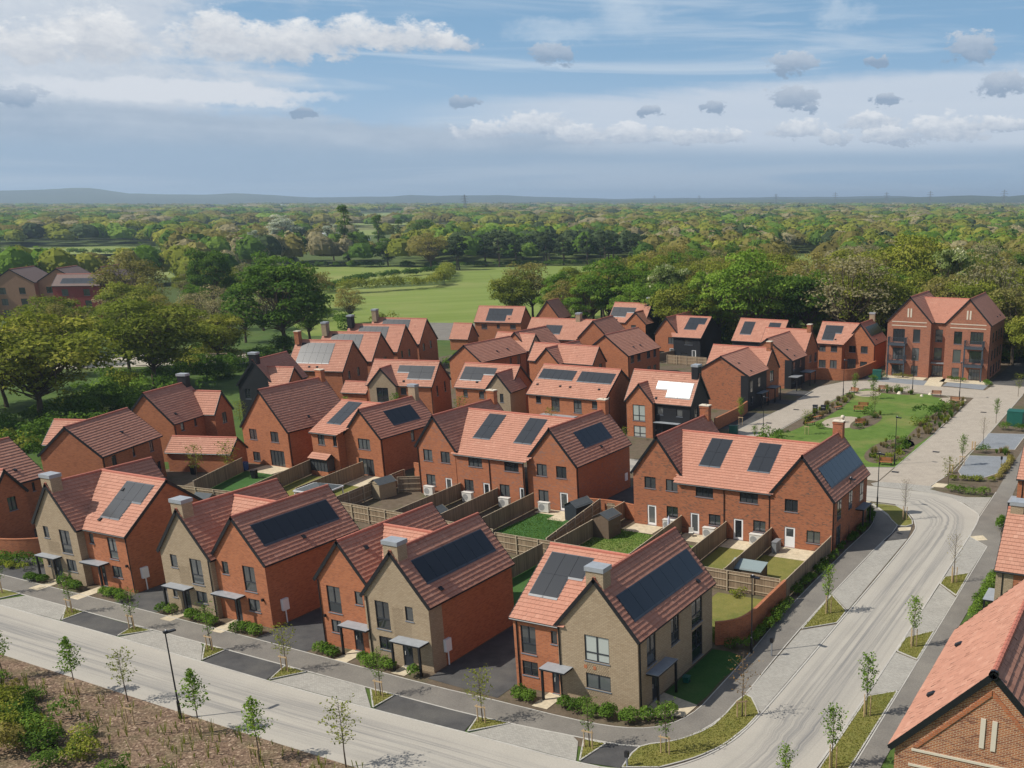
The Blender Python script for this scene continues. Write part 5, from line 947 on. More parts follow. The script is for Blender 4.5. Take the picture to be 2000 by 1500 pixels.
def garden_wall(pts, label, h=1.75, th=.22, m='r'):
    mb = MB(); P = smooth(pts, 5)
    def off(s):
        out = []
        for i, p in enumerate(P):
            a, b_ = P[max(i-1, 0)], P[min(i+1, len(P)-1)]; L = math.dist(a, b_); out.append((p[0]-(b_[1]-a[1])/L*s, p[1]+(b_[0]-a[0])/L*s))
        return out
    A, B_ = off(th/2), off(-th/2)
    for i in range(len(P)-1):
        for X, sg in ((A, 1), (B_, -1)):
            q = [(*X[i], 0), (*X[i+1], 0), (*X[i+1], h), (*X[i], h)]; mb.poly(q if sg < 0 else q[::-1])
    mb.poly([(*A[0], 0), (*B_[0], 0), (*B_[0], h), (*A[0], h)]); mb.poly([(*A[-1], 0), (*B_[-1], 0), (*B_[-1], h), (*A[-1], h)])
    w = mb.build('garden_wall', M[m], None, label=label, cat='wall'); cp = MB(); A, B_ = off(th/2+.02), off(-th/2-.02)
    for i in range(len(P)-1):
        cp.poly([(*A[i], h+.075), (*B_[i], h+.075), (*B_[i+1], h+.075), (*A[i+1], h+.075)])
        for X in (A, B_): cp.poly([(*X[i], h), (*X[i+1], h), (*X[i+1], h+.075), (*X[i], h+.075)])
    cp.build('coping', M['r'], w)
garden_wall([(-27.75, 74.0), (-27.7, 70.2), (-27.65, 67.2), (-27.9, 65.3), (-28.6, 64.2), (-29.35, 63.6)], 'curved red brick wall sweeping round the corner house garden', 1.8)
garden_wall([(-89.6, 62), (-92.5, 58.5), (-95.2, 55.8), (-98, 54.2), (-102, 53.6), (-112, 54.5)], 'curved brick wall with planting below, left of the leftmost front pair', 1.75)
garden_wall([(-62.6, 177.5), (-61.4, 178.6), (-57.5, 179.2), (-55.8, 180.0), (-54.9, 181.4), (-54.5, 184), (-54.1, 192.0)], 'long brick wall curving round the garden beside the flats', 2.0)
garden_wall([(-60.4, 130.9), (-60.6, 139.5), (-61.3, 145.0)], 'brick wall beside the black boarded house at the lane', 1.75)
garden_wall([(-56.6, 88.5), (-53.0, 88.9), (-49.6, 88.4)], 'low brick wall with small gate between the two terraces', 1.6)
garden_wall([(-83.0, 93.2), (-79.9, 92.6), (-77.5, 92.4)], 'brick garden wall between the bay window pair and the middle terrace', 1.6)
g = empty('garden_gate', (-52.9, 88.5, 0), .1, 'small pale timber gate in the wall between the two terraces', 'gate')
mb = MB()
for i in range(6): mb.box(-.45+i*.15, -.45+i*.15+.135, -.02, .02, .1, 1.5, random.random())
mb.build('boards', M['fence'], g); mb = MB(); mb.box(-.5, .5, -.045, -.021, .3, .4); mb.box(-.5, .5, -.045, -.021, 1.2, 1.3); mb.build('brace', M['rail'], g)

# ------------------------------------------------------------------ garden things
def heat_pump(x, y, rz, label, m='offwhite'):
    e = empty('heat_pump', (x, y, 0), rz, label, 'heat pump', 'heat pumps behind the terraces'); mb = MB(); mb.box(-.62, .62, -.23, .23, .12, 1.12, .5, True); mb.build('casing', M[m], e)
    mb = MB(); mb.box(-.66, .66, -.27, .27, 1.12, 1.16, .5, True); mb.build('lid', M[m], e)
    k = MB(); n = 18; c = [(-.2+.36*math.cos(a), -.234, .62+.36*math.sin(a)) for a in [i*2*math.pi/n for i in range(n)]]; k.poly(c); k.build('fan_opening', M['grey'], e)
    k = MB()
    for i in range(9): z = .29+i*.083; w = math.sqrt(max(.0, .36**2-(z-.62)**2)); k.box(-.2-w, -.2+w, -.252, -.238, z-.008, z+.008)
    for sx in (-.45, .45): k.box(sx-.06, sx+.06, -.2, .2, 0, .119)
    k.build('grille', M[m], e, kind='stuff')
for i, (x, y) in enumerate(((-75.6, 86.9), (-70.1, 86.7), (-65.1, 86.6), (-60.2, 86.9))):
    heat_pump(x, y, .02*i, ('pale heat pump by the middle terrace door, ' + ('leftmost, above the shady garden', 'second from the left', 'third from the left', 'rightmost, above the deep green lawn')[i]))
for i, (x, y) in enumerate(((-45.2, 86.9), (-40.4, 86.2), (-35.4, 86.2))): heat_pump(x, y, .02, 'pale heat pump by the right terrace wall, ' + ('beside the parasol and dining chair', 'between the first and second dividing fences', 'left of the third dividing fence')[i])
heat_pump(-32.9, 85.2, R(90), 'dark grey heat pump turned sideways on the rightmost terrace garden', 'grey')
def shed(x, y, rz, w, d, h, label, m='dkwood', door='F', name='garden_shed'):
    e = empty(name, (x, y, 0), rz, label, 'shed'); mb = MB()
    for s in (-1, 1):
        n = int(h/.14)
        for i in range(n): t_ = random.random(); mb.box(-w/2, w/2, s*d/2-.02, s*d/2+.02, i*.14, i*.14+.132, t_)
        for i in range(n): mb.box(s*w/2-.015, s*w/2+.015, -d/2, d/2, i*.14, i*.14+.132, random.random())
        mb.poly([(s*w/2, -d/2, h-.05), (s*w/2, d/2, h-.05), (s*w/2, 0, h+.42)])
    mb.build('boards', M[m], e); rm = MB()
    for s in (-1, 1): rm.poly([(-w/2-.12, s*(d/2+.14), h-.12), (w/2+.12, s*(d/2+.14), h-.12), (w/2+.12, 0, h+.46), (-w/2-.12, 0, h+.46)])
    rm.build('roof', M['felt'], e); k = MB(); k.box(w/2+.02, w/2+.05, -.4, .4, .08, min(h-.1, 1.75), .5); k.build('door', M[m], e)
    for s in (-1, 1): k = MB(); k.poly([(w/2+.13, s*(d/2+.14), h-.1), (w/2+.13, s*(d/2+.14), h-.2), (w/2+.13, 0, h+.38), (w/2+.13, 0, h+.48)]); k.build('bargeboard', M['rail'], e)
M['paleboard'] = plain('pale shed boards', (.36, .29, .19), .85, .2, .25, 6); M['blueboard'] = plain('dark blue shed boards', (.025, .032, .04), .7, .3, .2, 6)
shed(-80.2, 84.6, R(82), 2.3, 1.6, 1.8, 'pale boarded shed with dark felt roof above the shady garden', 'paleboard'); shed(-55.7, 86.6, R(80), 2.5, 1.6, 1.7, 'dark blue shed beside the deep green lawn', 'blueboard'); shed(-50.2, 83.0, R(88), 2.2, 1.9, 2.1, 'brown shed with grey felt roof on the bright lawn by the alley'); shed(-67.6, 78.4, R(88), 1.8, 1.5, 1.6, 'small grey roofed shed behind the dividing fences')
shed(-85.6, 186.2, .1, 2.2, 1.6, 1.9, 'little grey roofed shed in front of the half black far pair', 'paleboard'); shed(-93.6, 72.4, R(5), 2.0, 1.5, 1.6, 'small shed peeping out behind the leftmost front pair')
e = empty('garden_store', (-32.6, 77.5, 0), 0.0, 'low wide garden store with grey green roof behind corner house garden', 'shed'); mb = MB(); mb.box(-1.5, 1.5, -.75, .75, 0, 1.15)
mb.build('boards', M['dkwood'], e); mb = MB(); A = [(-1.6, -.85, 1.12), (1.6, -.85, 1.12), (1.6, .85, 1.5), (-1.6, .85, 1.5)]; mb.poly(A); mb.poly([(x, y, z-.05) for x, y, z in A]); [mb.poly([A[i], A[(i+1) % 4], (A[(i+1) % 4][0], A[(i+1) % 4][1], A[(i+1) % 4][2]-.05), (A[i][0], A[i][1], A[i][2]-.05)]) for i in range(4)]; M['rooflid'] = plain('grey green lid', (.22, .27, .27), .6, .3, .08, 2); mb.build('roof', M['rooflid'], e)
mb = MB(); [mb.box(s*1.5-.05, s*1.5+.05, .7, .8, 0, 1.45) for s in (-1, 1)]; mb.build('post', M['dkwood'], e)
e = empty('gazebo', (-83.6, 78.6, 0), .1, 'grey hipped gazebo with white frame behind the second front pair', 'gazebo'); mb = MB(); ap = (0, 0, 2.75); c = [(-1.9, -1.7, 2.15), (1.9, -1.7, 2.15), (1.9, 1.7, 2.15), (-1.9, 1.7, 2.15)]
for i in range(4): mb.poly([c[i], c[(i+1) % 4], ap])
mb.build('roof', M['felt'], e); mb = MB(); [mb.box(min(a[0], b_[0])-.05, max(a[0], b_[0])+.05, min(a[1], b_[1])-.05, max(a[1], b_[1])+.05, 2.02, 2.16) for a, b_ in zip(c, c[1:]+c[:1])]; mb.build('frame', M['white'], e)
for p in c: mb = MB(); mb.box(p[0]*.95-.05, p[0]*.95+.05, p[1]*.95-.05, p[1]*.95+.05, 0, 2.02); mb.build('post', M['white'], e)
# folded parasol and chair on the right terrace patio
e = empty('parasol', (-44.2, 84.9, 0), 0, 'folded white and blue parasol by the right terrace patio', 'parasol'); mb = MB(); mb.tube((0, 0, 0), (0, 0, 2.3), .025, .02, 6); mb.build('pole', M['grey'], e)
mb = MB(); mb.tube((0, 0, 1.0), (0, 0, 1.9), .16, .12, 9); mb.tube((0, 0, 1.9), (0, 0, 2.25), .12, .02, 9); M['cloth'] = plain('pale blue canopy', (.50, .52, .62), .8, .2, .15, 6); mb.build('canopy', M['cloth'], e)
def chair(x, y, rz, label):
    e = empty('garden_chair', (x, y, 0), rz, label, 'chair'); mb = MB(); mb.box(-.23, .23, -.22, .22, .42, .46, .5, True); mb.build('seat', M['offwhite'], e); mb = MB(); mb.box(-.23, .23, .2, .24, .5, .9, .5, True); mb.build('backrest', M['offwhite'], e)
    for sx in (-.2, .2):
        for sy in (-.19, .19): k = MB(); k.box(sx-.02, sx+.02, sy-.02, sy+.02, 0, .42); k.build('leg', M['grey'], e)
chair(-42.3, 86.0, .4, 'pale garden chair against the right terrace wall')
def bin_(x, y, rz, label, m, name='wheelie_bin', w=.56, d=.66, h=1.0):
    e = empty(name, (x, y, 0), rz, label, 'bin'); mb = MB(); a = [(-w/2*.85, -d/2*.8), (w/2*.85, -d/2*.8), (w/2*.85, d/2*.8), (-w/2*.85, d/2*.8)]; b_ = [(-w/2, -d/2), (w/2, -d/2), (w/2, d/2), (-w/2, d/2)]
    for i in range(4): j = (i+1) % 4; mb.poly([(*a[i], .06), (*a[j], .06), (*b_[j], h), (*b_[i], h)])
    mb.build('body', M[m], e); k = MB(); k.box(-w/2-.02, w/2+.02, -d/2-.04, d/2, h, h+.06, .5, True); k.build('lid', M[m], e)
    for s in (-1, 1): k = MB(); k.tube((s*w/2*.7, d/2*.75, .1), (s*(w/2*.7+.05), d/2*.75, .1), .1, .1, 8, .5, True); k.build('wheel', M['black'], e)
M['blue'] = plain('blue plastic', (.02, .07, .22), .5, .4, .1)
bin_(-103.9, 86.6, 0, 'blue wheelie bin by the fence of broad gabled house', 'blue'); bin_(-99.8, 84.3, .2, 'dark wheelie bin beside garage behind the saplings', 'black'); bin_(-108.0, 82.6, .3, 'dark wheelie bin left of the pale garage', 'black')
bin_(-28.55, 57.1, .1, 'green planter tub by the side canopy of the corner house', 'green', 'planter_tub', .45, .45, .45)
def cabinet(x, y, rz, w, d, h, label):
    e = empty('utility_cabinet', (x, y, 0), rz, label, 'cabinet'); mb = MB(); mb.box(-w/2, w/2, -d/2, d/2, 0, h, .5); mb.build('body', M['green'], e); k = MB(); k.box(-w/2-.04, w/2+.04, -d/2-.04, d/2+.04, h, h+.07, .5, True); k.build('lid', M['green'], e)
    for i in (0, 1): k = MB(); k.box(-w/2+.05+i*w/2, i*w/2-.05 if i else -.02, -d/2-.02, -d/2-.003, .1, h-.1, .5, True); k.build('door', M['green'], e)
cabinet(-51.3, 183.2, .2, 1.6, 1.3, 1.7, 'green utility cabinet between the curved wall and the flats'); cabinet(-57.0, 130.0, .1, 1.2, .6, 1.2, 'small green utility cabinet in the grass by the lane'); cabinet(-21.4, 153.0, .0, 2.3, 2.2, 2.1, 'large green kiosk behind low hedge at the right edge')

# ------------------------------------------------------------------ street furniture
def lamp_proto():
    e = empty('street_lamp', (0, 0, 0), 0, 'x', 'street lamp', 'black street lamps'); mb = MB(); mb.tube((0, 0, 0), (0, 0, 1.25), .095, .09, 10); mb.tube((0, 0, 1.25), (0, 0, 1.3), .09, .055, 10); mb.build('base', M['black'], e)
    mb = MB(); mb.tube((0, 0, 1.3), (0, 0, 6.0), .055, .04, 8, .5, True); mb.build('column', M['black'], e)
    hd_ = MB(); hd_.box(-.08, .62, -.13, .13, 5.98, 6.08, .5, True); hd_.box(-.1, .16, -.1, .1, 6.08, 6.15); hh = hd_.build('lantern', M['black'], e); g = MB(); g.poly([(.2, -.1, 5.975), (.6, -.1, 5.975), (.6, .1, 5.975), (.2, .1, 5.975)]); g.build('diffuser', M['offwhite'], hh)
    c = MB(); c.tube((.05, 0, 6.15), (.05, 0, 6.22), .04, .035, 8, .5, True); c.build('photocell', M['white'], hh); return e
LP = lamp_proto()
for i, (x, y, rz, lab) in enumerate(((-56.1, 39.05, 1.35, 'tall black street lamp standing in the bark mulch bed'), (-26.3, 63.4, -.2, 'black street lamp beside the curved garden wall'), (-31.5, 122.5, -.2, 'black street lamp at the near end of the green beside a bench'), (-28.2, 103.2, -.2, 'black street lamp on the grass at the bend by the terrace end'),
                                    (-51.7, 128.1, .1, 'black street lamp at the left end of green by the round shrub'), (-51.9, 164.8, .1, 'black street lamp at far left corner of the green'), (-41.9, 172.6, -1.5, 'black street lamp before the left half of the flats'), (-33.3, 170.3, -1.5, 'black street lamp before the right half of the flats'), (-28.0, 92.2, -.4, 'black street lamp against the end wall of the right terrace'), (-70.6, 118.6, -1.5, 'black street lamp at left of the black boarded house'))):
    o = LP if i == 0 else copy_tree(LP); o.location = (x, y, 0); o.rotation_euler.z = rz; o['label'] = lab
def bench(x, y, rz, label, back=True):
    e = empty('park_bench', (x, y, 0), rz, label, 'bench', 'timber benches round the green')
    for i in range(4): mb = MB(); mb.box(-.85, .85, -.25+i*.125, -.25+i*.125+.105, .43, .47, .5, True); mb.build('seat_slat', M['wood'], e)
    if back:
        for i in range(4): mb = MB(); mb.box(-.85, .85, .27+i*.02, .30+i*.02, .52+i*.115, .52+i*.115+.095, .5, True); mb.build('back_slat', M['wood'], e)
    for s in (-1, 1):
        mb = MB(); mb.box(s*.7-.03, s*.7+.03, -.25, -.19, 0, .43); mb.box(s*.7-.03, s*.7+.03, .22, .28, 0, .95 if back else .43); mb.box(s*.7-.025, s*.7+.025, -.19, .22, .38, .43); mb.build('leg', M['black'], e)
for x, y, rz, lab, bk in ((-32.4, 121.6, .1, 'orange timber bench at the near end of the green by two lamps', 1), (-42.2, 143.2, .5, 'timber bench right of the sand circle', 1), (-45.4, 152.6, .2, 'timber bench in the middle bed facing the lawn', 1), (-45.6, 155.6, .2, 'high backed bench behind the middle bench', 1), (-49.5, 144.7, 1.2, 'small bench without back left of the sand circle', 0), (-49.1, 140.1, 1.0, 'small bench by the slim tree at left of the sand circle', 0),
                       (-51.0, 167.9, -.3, 'bench by the far left corner lamp of the green', 1), (-46.9, 172.0, .3, 'bench at the far edge of the green by grasses', 1), (-37.3, 170.9, .2, 'bench before the flats at the far right corner of the green', 1), (-33.2, 166.2, .0, 'bench on the pale circle at the right end of the green', 1), (-49.0, 153.2, 1.2, 'low bench along the left planting of the green', 0)):
    bench(x, y, rz, lab, bk)
def litter_bin(x, y, lab):
    e = empty('litter_bin', (x, y, 0), .2, lab, 'bin'); mb = MB(); mb.box(-.36, .36, -.3, .3, .05, 1.25); mb.build('body', M['black'], e); k = MB(); k.box(-.4, .4, -.34, .34, 1.25, 1.33, .5, True); k.build('hood', M['black'], e); k = MB(); k.box(-.25, .25, -.31, -.302, .95, 1.12); k.build('slot', M['grey'], e)
litter_bin(-51.3, 148.7, 'left one of two black litter bins on the green'); litter_bin(-50.1, 149.1, 'right one of two black litter bins on the green')
def post_sign(x, y, lab, h=1.15, m='grey'):
    e = empty('charging_post', (x, y, 0), 0, lab, 'post'); mb = MB(); mb.box(-.05, .05, -.04, .04, 0, h); mb.build('post', M[m], e); k = MB(); k.box(-.12, .12, -.09, .09, h-.05, h+.32, .5, True); k.build('charger', M['black'], e)
post_sign(-24.75, 63.5, 'charging post on the footway beside the curved garden wall'); post_sign(-18.9, 126.2, 'charging post by the visitor bay at the right'); post_sign(-26.9, 45.8, 'dark post at the corner verge by the bottom edge', .7)
for i, (x, y) in enumerate(((-24.2, 121.0), (-24.1, 134.5))):
    e = empty('timber_bollard', (x, y, 0), 0, ('timber bollards at the near corner of the visitor bay', 'timber bollards between the two visitor bays')[i], 'bollard')
    for k in (0, 1): mb = MB(); mb.box(-.08+k*.35, .08+k*.35, -.08, .08, 0, 1.15); mb.build('post', M['stake'], e)
e = empty('bird_bath', (-45.3, 144.0, 0), 0, 'pale stone ball on a plinth in the middle of the sand circle', 'sculpture'); mb = MB(); mb.tube((0, 0, 0), (0, 0, .5), .3, .22, 10, .5, True); mb.build('plinth', M['slab'], e); mb = MB()
for i in range(6):
    a, b_ = -math.pi/2+i*math.pi/6, -math.pi/2+(i+1)*math.pi/6; mb.tube((0, 0, .82+.33*math.sin(a)), (0, 0, .82+.33*math.sin(b_)), max(.01, .33*math.cos(a)), max(.01, .33*math.cos(b_)), 12)
mb.build('ball', M['slab'], e)
for i, (x, y, s) in enumerate(((-43.6, 170.4, .5), (-39.6, 169.9, .35), (-46.6, 173.0, .3), (-44.8, 171.9, .3), (-38.6, 171.8, .4))):
    mb = MB()
    for k in range(3):
        a = random.uniform(0, 3); mb.tube((0, 0, -.1), (.05*math.cos(a), .05*math.sin(a), s*.75), s*(1-.15*k), s*.45, 7, .5, True)
    o = mb.build('boulder', M['slab'], None, label=('large white boulder at the edge of green lawn', 'pale boulder near the far bench', 'small boulder by the grasses', 'small boulder left of the large white one', 'pale boulder between grasses at far edge')[i], cat='rock'); o.location = (x, y, .04)
# post and rail fences at the edges of the estate
def rail_fence(p, q, label):
    L = math.dist(p, q); d = ((q[0]-p[0])/L, (q[1]-p[1])/L); e = empty('post_and_rail_fence', (*p, 0), math.atan2(d[1], d[0]), label, 'fence'); m = max(1, round(L/2.4)); s = L/m
    for i in range(m+1): mb = MB(); mb.box(i*s-.06, i*s+.06, -.06, .06, 0, 1.15); mb.build('fence_post', M['rail'], e)
    for i in range(m):
        for z in (.45, .95): mb = MB(); mb.box(i*s, (i+1)*s, -.10, -.062, z, z+.12, .5, True); mb.build('fence_rail', M['rail'], e)
rail_fence((-146, 76), (-134, 92), 'pale post and rail fence at left beyond the estate'); rail_fence((-190, 150), (-168, 158), 'pale post and rail fence behind the staggered houses'); rail_fence((-31, 226), (-14, 226), 'post and rail fence beyond the end of the flats')
cv = [(-208, 96), (-214, 128), (-236, 150)]
# manhole covers in the lanes
for x, y in ((-55.0, 150.2), (-55.2, 139.0), (-30.4, 118.8), (-28.2, 131.2), (-27.4, 160.3)): sheet('drain_cover', [(x-.45, y-.3), (x+.45, y-.3), (x+.45, y+.3), (x-.45, y+.3)], .03, M['black'])

# ------------------------------------------------------------------ plants
def unit(v): return v/np.maximum(np.linalg.norm(v, axis=-1, keepdims=True), 1e-9)
def leaf_quads(g, c, out, size, asp=.75, jit=.55):
    """leaf-clump quads at centres c, facing roughly along 'out' """
    n = len(c); nr = unit(out+g.normal(0, jit, (n, 3))); a = unit(np.cross(nr, g.normal(0, 1, (n, 3)))); b = np.cross(nr, a)
    s = (size*g.uniform(.6, 1.35, n))[:, None]; a, b = a*s, b*s*asp
    return np.stack([c-a*.5-b*.15, c-a*.1-b*.5, c+a*.5+b*.1, c+a*.05+b*.5], 1)
def blob_leaves(g, cen, rad, per, size, flat=.8, tone=None):
    Q, T = [], []
    for i, (c, r) in enumerate(zip(cen, rad)):
        d = unit(g.normal(0, 1, (per, 3))); d[:, 2] = np.where(d[:, 2] < -.3, -d[:, 2]*.6, d[:, 2]); k = g.uniform(.35, 1.0, per)**.45
        p = c+d*k[:, None]*r*np.array([1, 1, flat]); Q.append(leaf_quads(g, p, d+np.array([0, 0, .55]), size)); T.append(np.clip((tone[i] if tone is not None else .5)+g.normal(0, .12, per), 0, 1))
    return np.concatenate(Q), np.concatenate(T)
def limb(mb, p, q, r0, r1, g, n=3, sag=.12, k=5):
    p, q = np.array(p, float), np.array(q, float); L = np.linalg.norm(q-p); prev = p; rp = r0
    for i in range(1, n+1):
        t_ = i/n; x = p+(q-p)*t_+(g.normal(0, sag*L*.5, 3) if i < n else 0); r = r0+(r1-r0)*t_; mb.tube(tuple(prev), tuple(x), rp, r, k); prev, rp = x, r
    return prev
def tree_meshes(seed, H, Rr, clear=.28, shape='round', nb=34, per=170, size=.42, mat_='oak', droop=0.0, fill=1.0):
    g = np.random.default_rng(seed); cz = H*(clear+1)/2; hz = H*(1-clear)/2; cen, rad = [], []
    while len(cen) < nb:
        d = unit(g.normal(0, 1, 3)); k = g.uniform(.25, 1)**.5
        if shape == 'round': p = np.array([d[0]*Rr*.78*k, d[1]*Rr*.78*k, cz+d[2]*hz*.80*k]); r = Rr*g.uniform(.20, .36)
        elif shape == 'column': z = g.uniform(0, 1); w = Rr*(.35+.65*math.sin(math.pi*min(1, z*.8+.12))); p = np.array([d[0]*w*.6, d[1]*w*.6, H*clear+z*H*(1-clear)*.96]); r = Rr*g.uniform(.35, .55)
        elif shape == 'cone': z = g.uniform(0, 1)**1.2; w = Rr*(1-z)*.85; a = g.uniform(0, 6.28); p = np.array([math.cos(a)*w*k, math.sin(a)*w*k, H*clear+z*H*(1-clear)*.95]); r = Rr*(.14+.22*(1-z))
        elif shape == 'pine': z = g.uniform(.45, 1); a = g.uniform(0, 6.28); w = Rr*(.35+.6*math.sin(math.pi*(z-.38)/.68))*k; p = np.array([math.cos(a)*w, math.sin(a)*w, H*z*.94]); r = Rr*g.uniform(.24, .40)
        if shape == 'round' and p[2] < H*clear: continue
        cen.append(p); rad.append(r)
    tone = np.clip(g.normal(.5, .2, nb), .1, .95)
    Q, T = blob_leaves(g, cen, rad, int(per*fill), size, .62 if shape in ('round', 'pine') else .95, tone); crown = np_mesh('crown', Q, M[mat_], T)
    mb = MB(); tr = max(.12, H*.022); top = np.array([g.normal(0, .02*H), g.normal(0, .02*H), H*(.45 if shape == 'round' else .93)])
    limb(mb, (0, 0, -.3), top, tr, tr*.45 if shape == 'round' else tr*.15, g, 4, .03, 7)
    order = sorted(range(nb), key=lambda i: cen[i][2])[:nb if shape == 'round' else nb//3]
    for i in order:
        f = np.clip(.35+.6*(cen[i][2]/H-clear), .3, .95); s = top*f if shape == 'round' else np.array([top[0]*cen[i][2]/H, top[1]*cen[i][2]/H, max(H*clear*.8, cen[i][2]-.1*H)])
        e = limb(mb, s, cen[i], tr*.34, tr*.09, g, 3, .13, 4)
        if shape == 'round':
            for _ in range(3): limb(mb, cen[i], cen[i]+g.normal(0, 1, 3)*rad[i]*.6, tr*.08, tr*.02, g, 1, .1, 3)
    return crown, mb.mesh('trunk', M['bark'])
def place(name, meshes, x, y, s, rz, label, cat, group=None, sz=None, z=0.0):
    e = empty(name, (x, y, z), rz, label, cat, group); e.scale = (s, s, sz or s)
    for n, me in zip(('crown', 'trunk') if len(meshes) == 2 else ('foliage',), meshes): link(bpy.data.objects.new(n, me), e)
    return e
random.seed(21)
P_ = {
 'oak': [tree_meshes(100+i, 16, 9.0, .22, 'round', 52, 210, .46, 'oak') for i in range(3)],
 'brown': [tree_meshes(120+i, 16, 8.0, .25, 'round', 46, 110, .40, 'brown') for i in range(2)],
 'bright': [tree_meshes(140+i, 17, 7.0, .18, 'round', 44, 190, .42, 'bright') for i in range(3)],
 'deep': [tree_meshes(160+i, 17, 8.0, .12, 'round', 54, 230, .46, 'deep') for i in range(2)],
 'bare': [tree_meshes(180+i, 15, 6.5, .20, 'round', 44, 55, .34, 'twig') for i in range(2)],
 'pine': [tree_meshes(200+i, 16, 4.6, .4, 'pine', 24, 190, .46, 'pine') for i in range(2)],
 'conifer': [tree_meshes(220+i, 18, 4.2, .05, 'cone', 40, 120, .48, 'pine') for i in range(2)],
 'poplar': [tree_meshes(240+i, 24, 3.4, .05, 'column', 34, 150, .48, 'deep') for i in range(2)],
 'silver': [tree_meshes(260+i, 17, 6.0, .12, 'round', 40, 150, .50, 'silver') for i in range(2)],
 'chestnut': [tree_meshes(280, 17, 6.2, .10, 'round', 46, 190, .48, 'blossom')],
}
HT = dict(oak=16, brown=16, bright=17, deep=17, bare=15, pine=16, conifer=18, poplar=24, silver=17, chestnut=17)
TREES = []
def tree(kind, x, y, h, label, group=None, wide=1.0):
    v = P_[kind][len(TREES) % len(P_[kind])]; s = h/HT[kind]
    nm = {'oak': 'oak_tree', 'brown': 'broadleaf_tree', 'bright': 'broadleaf_tree', 'deep': 'broadleaf_tree', 'bare': 'bare_tree', 'pine': 'pine_tree', 'conifer': 'conifer_tree', 'poplar': 'poplar_tree', 'silver': 'silver_poplar_tree', 'chestnut': 'chestnut_tree'}[kind]
    TREES.append((x, y)); return place(nm, v, x, y, s*wide, random.uniform(0, 6.28), label, 'tree', group, s)
for a in (('oak', -154, 94, 17.6, 'huge spreading oak at the left edge in front of the pale site gravel', 1.32), ('oak', -166, 122, 16.2, 'spreading olive oak second from the left edge behind the wide roofed house', 1.38), ('deep', -178, 163, 21.5, 'big dark green round tree left of the meadow', 1.18), ('brown', -266, 193, 18.2, 'bronze leaved oak right of the far tan flats', 1.25), ('deep', -252, 208, 21, 'narrow dark tree between bronze oak and the big dark green tree', .72),
          ('bare', -200, 172, 11.5, 'bare budding tree at the foot of the big dark tree', 1.25), ('brown', -205, 211, 9.8, 'small bronze tree standing at the edge of the meadow', 1.0), ('brown', -326, 390, 17.5, 'lone bronze oak at the far side of the meadow', 1.35), ('oak', -232, 168, 14.0, 'olive tree behind the spreading oaks, left of bare tree', 1.2), ('oak', -218, 140, 13.5, 'olive tree beside the site gravel behind spreading oaks', 1.2), ('bright', -236, 214, 19, 'fresh green tree between bronze oak and dark round tree', 1.1), ('brown', -198, 150, 13, 'bronze topped tree behind the second spreading oak', 1.25),
          ('poplar', -399, 414, 29, 'tallest dark columnar poplar beyond the meadow', 1.15), ('poplar', -438, 480, 25, 'leaning dark poplar second from the tallest poplar', 1.2), ('poplar', -447, 508, 20, 'slim dark poplar nearest the lone bronze oak', 1.15), ('silver', -600, 560, 24, 'silvery poplar leftmost of the pale group', 1.3), ('silver', -548, 512, 22, 'large silvery poplar in the middle of the pale group', 1.6), ('silver', -462, 412, 18, 'slim silvery tree in front of the pale group', .8), ('silver', -425, 430, 21, 'silvery poplar beside the tallest dark poplar', 1.0),
          ('deep', -368, 408, 14, 'dark leafy tree right of the tallest poplar', 1.2), ('deep', -355, 425, 13, 'dark leafy tree left of the lone bronze oak', 1.1), ('deep', -470, 560, 20, 'round dark tree behind the slim poplars', 1.3),
          ('brown', -165, 238, 16.5, 'thin bronze tree with pale limbs right of the far panel house', 1.1), ('bright', -151, 232, 15, 'fresh green tree behind the far dark gable', .9), ('bright', -133, 224, 19.5, 'tall fresh tree behind the house with white panels', 1.0), ('chestnut', -114, 222, 19.5, 'chestnut with cream blossom candles behind the half black pair', .85), ('bright', -98, 208, 18, 'fresh green tree at the gap beside the half black pair', .8), ('bright', -87, 206, 23, 'tall bright chestnut behind the long black walled house', 1.1), ('deep', -82, 216, 18.5, 'dark tree behind the long black walled house', 1.0), ('bare', -67, 214, 22.5, 'tall half bare oak behind the red pair at the lane end', 1.35), ('oak', -64, 262, 25, 'bright olive oak rising highest behind the flats', 1.05), ('chestnut', -52, 248, 24, 'blossoming chestnut behind the flats', .7), ('bare', -40, 226, 22.5, 'bare budding tree right of the flats', 1.1), ('oak', -25, 198, 13.5, 'olive tree at the right edge beside the flats', .9), ('deep', -24, 226, 20, 'dark tree at the right edge behind the flats', 1.0), ('brown', -48, 216, 17, 'bronze tree directly behind the twin gables of the flats', 1.0), ('bright', -125, 232, 18, 'leafy tree left of the blossoming chestnut', .9), ('bare', -105, 226, 17, 'thin twiggy tree between leafy trees behind the half black pair', .9)):
    tree(a[0], a[1], a[2], a[3], a[4], None, a[5])
gl = random.Random(31)
for i, (x, y) in enumerate(((-172, 100), (-182, 112), (-186, 132), (-196, 120), (-178, 146), (-192, 158), (-208, 152), (-216, 172), (-226, 186), (-240, 178), (-244, 196), (-224, 206), (-252, 178), (-214, 190), (-262, 210), (-205, 132), (-152, 80), (-168, 84), (-270, 226), (-240, 232), (-290, 232), (-186, 178), (-300, 262), (-330, 268))):
    k = ['oak', 'brown', 'oak', 'bare', 'bright'][gl.randrange(5)]; tree(k, x, y, gl.uniform(10.5, 14.5), {'oak': 'olive oak in the belt of trees left of the estate', 'brown': 'bronze tree in the belt of trees left of the estate', 'bare': 'thin budding tree in the belt left of the estate', 'bright': 'fresh green tree in the belt left of the estate'}[k], 'tree belt left of the estate, '+k, gl.uniform(1.0, 1.3))
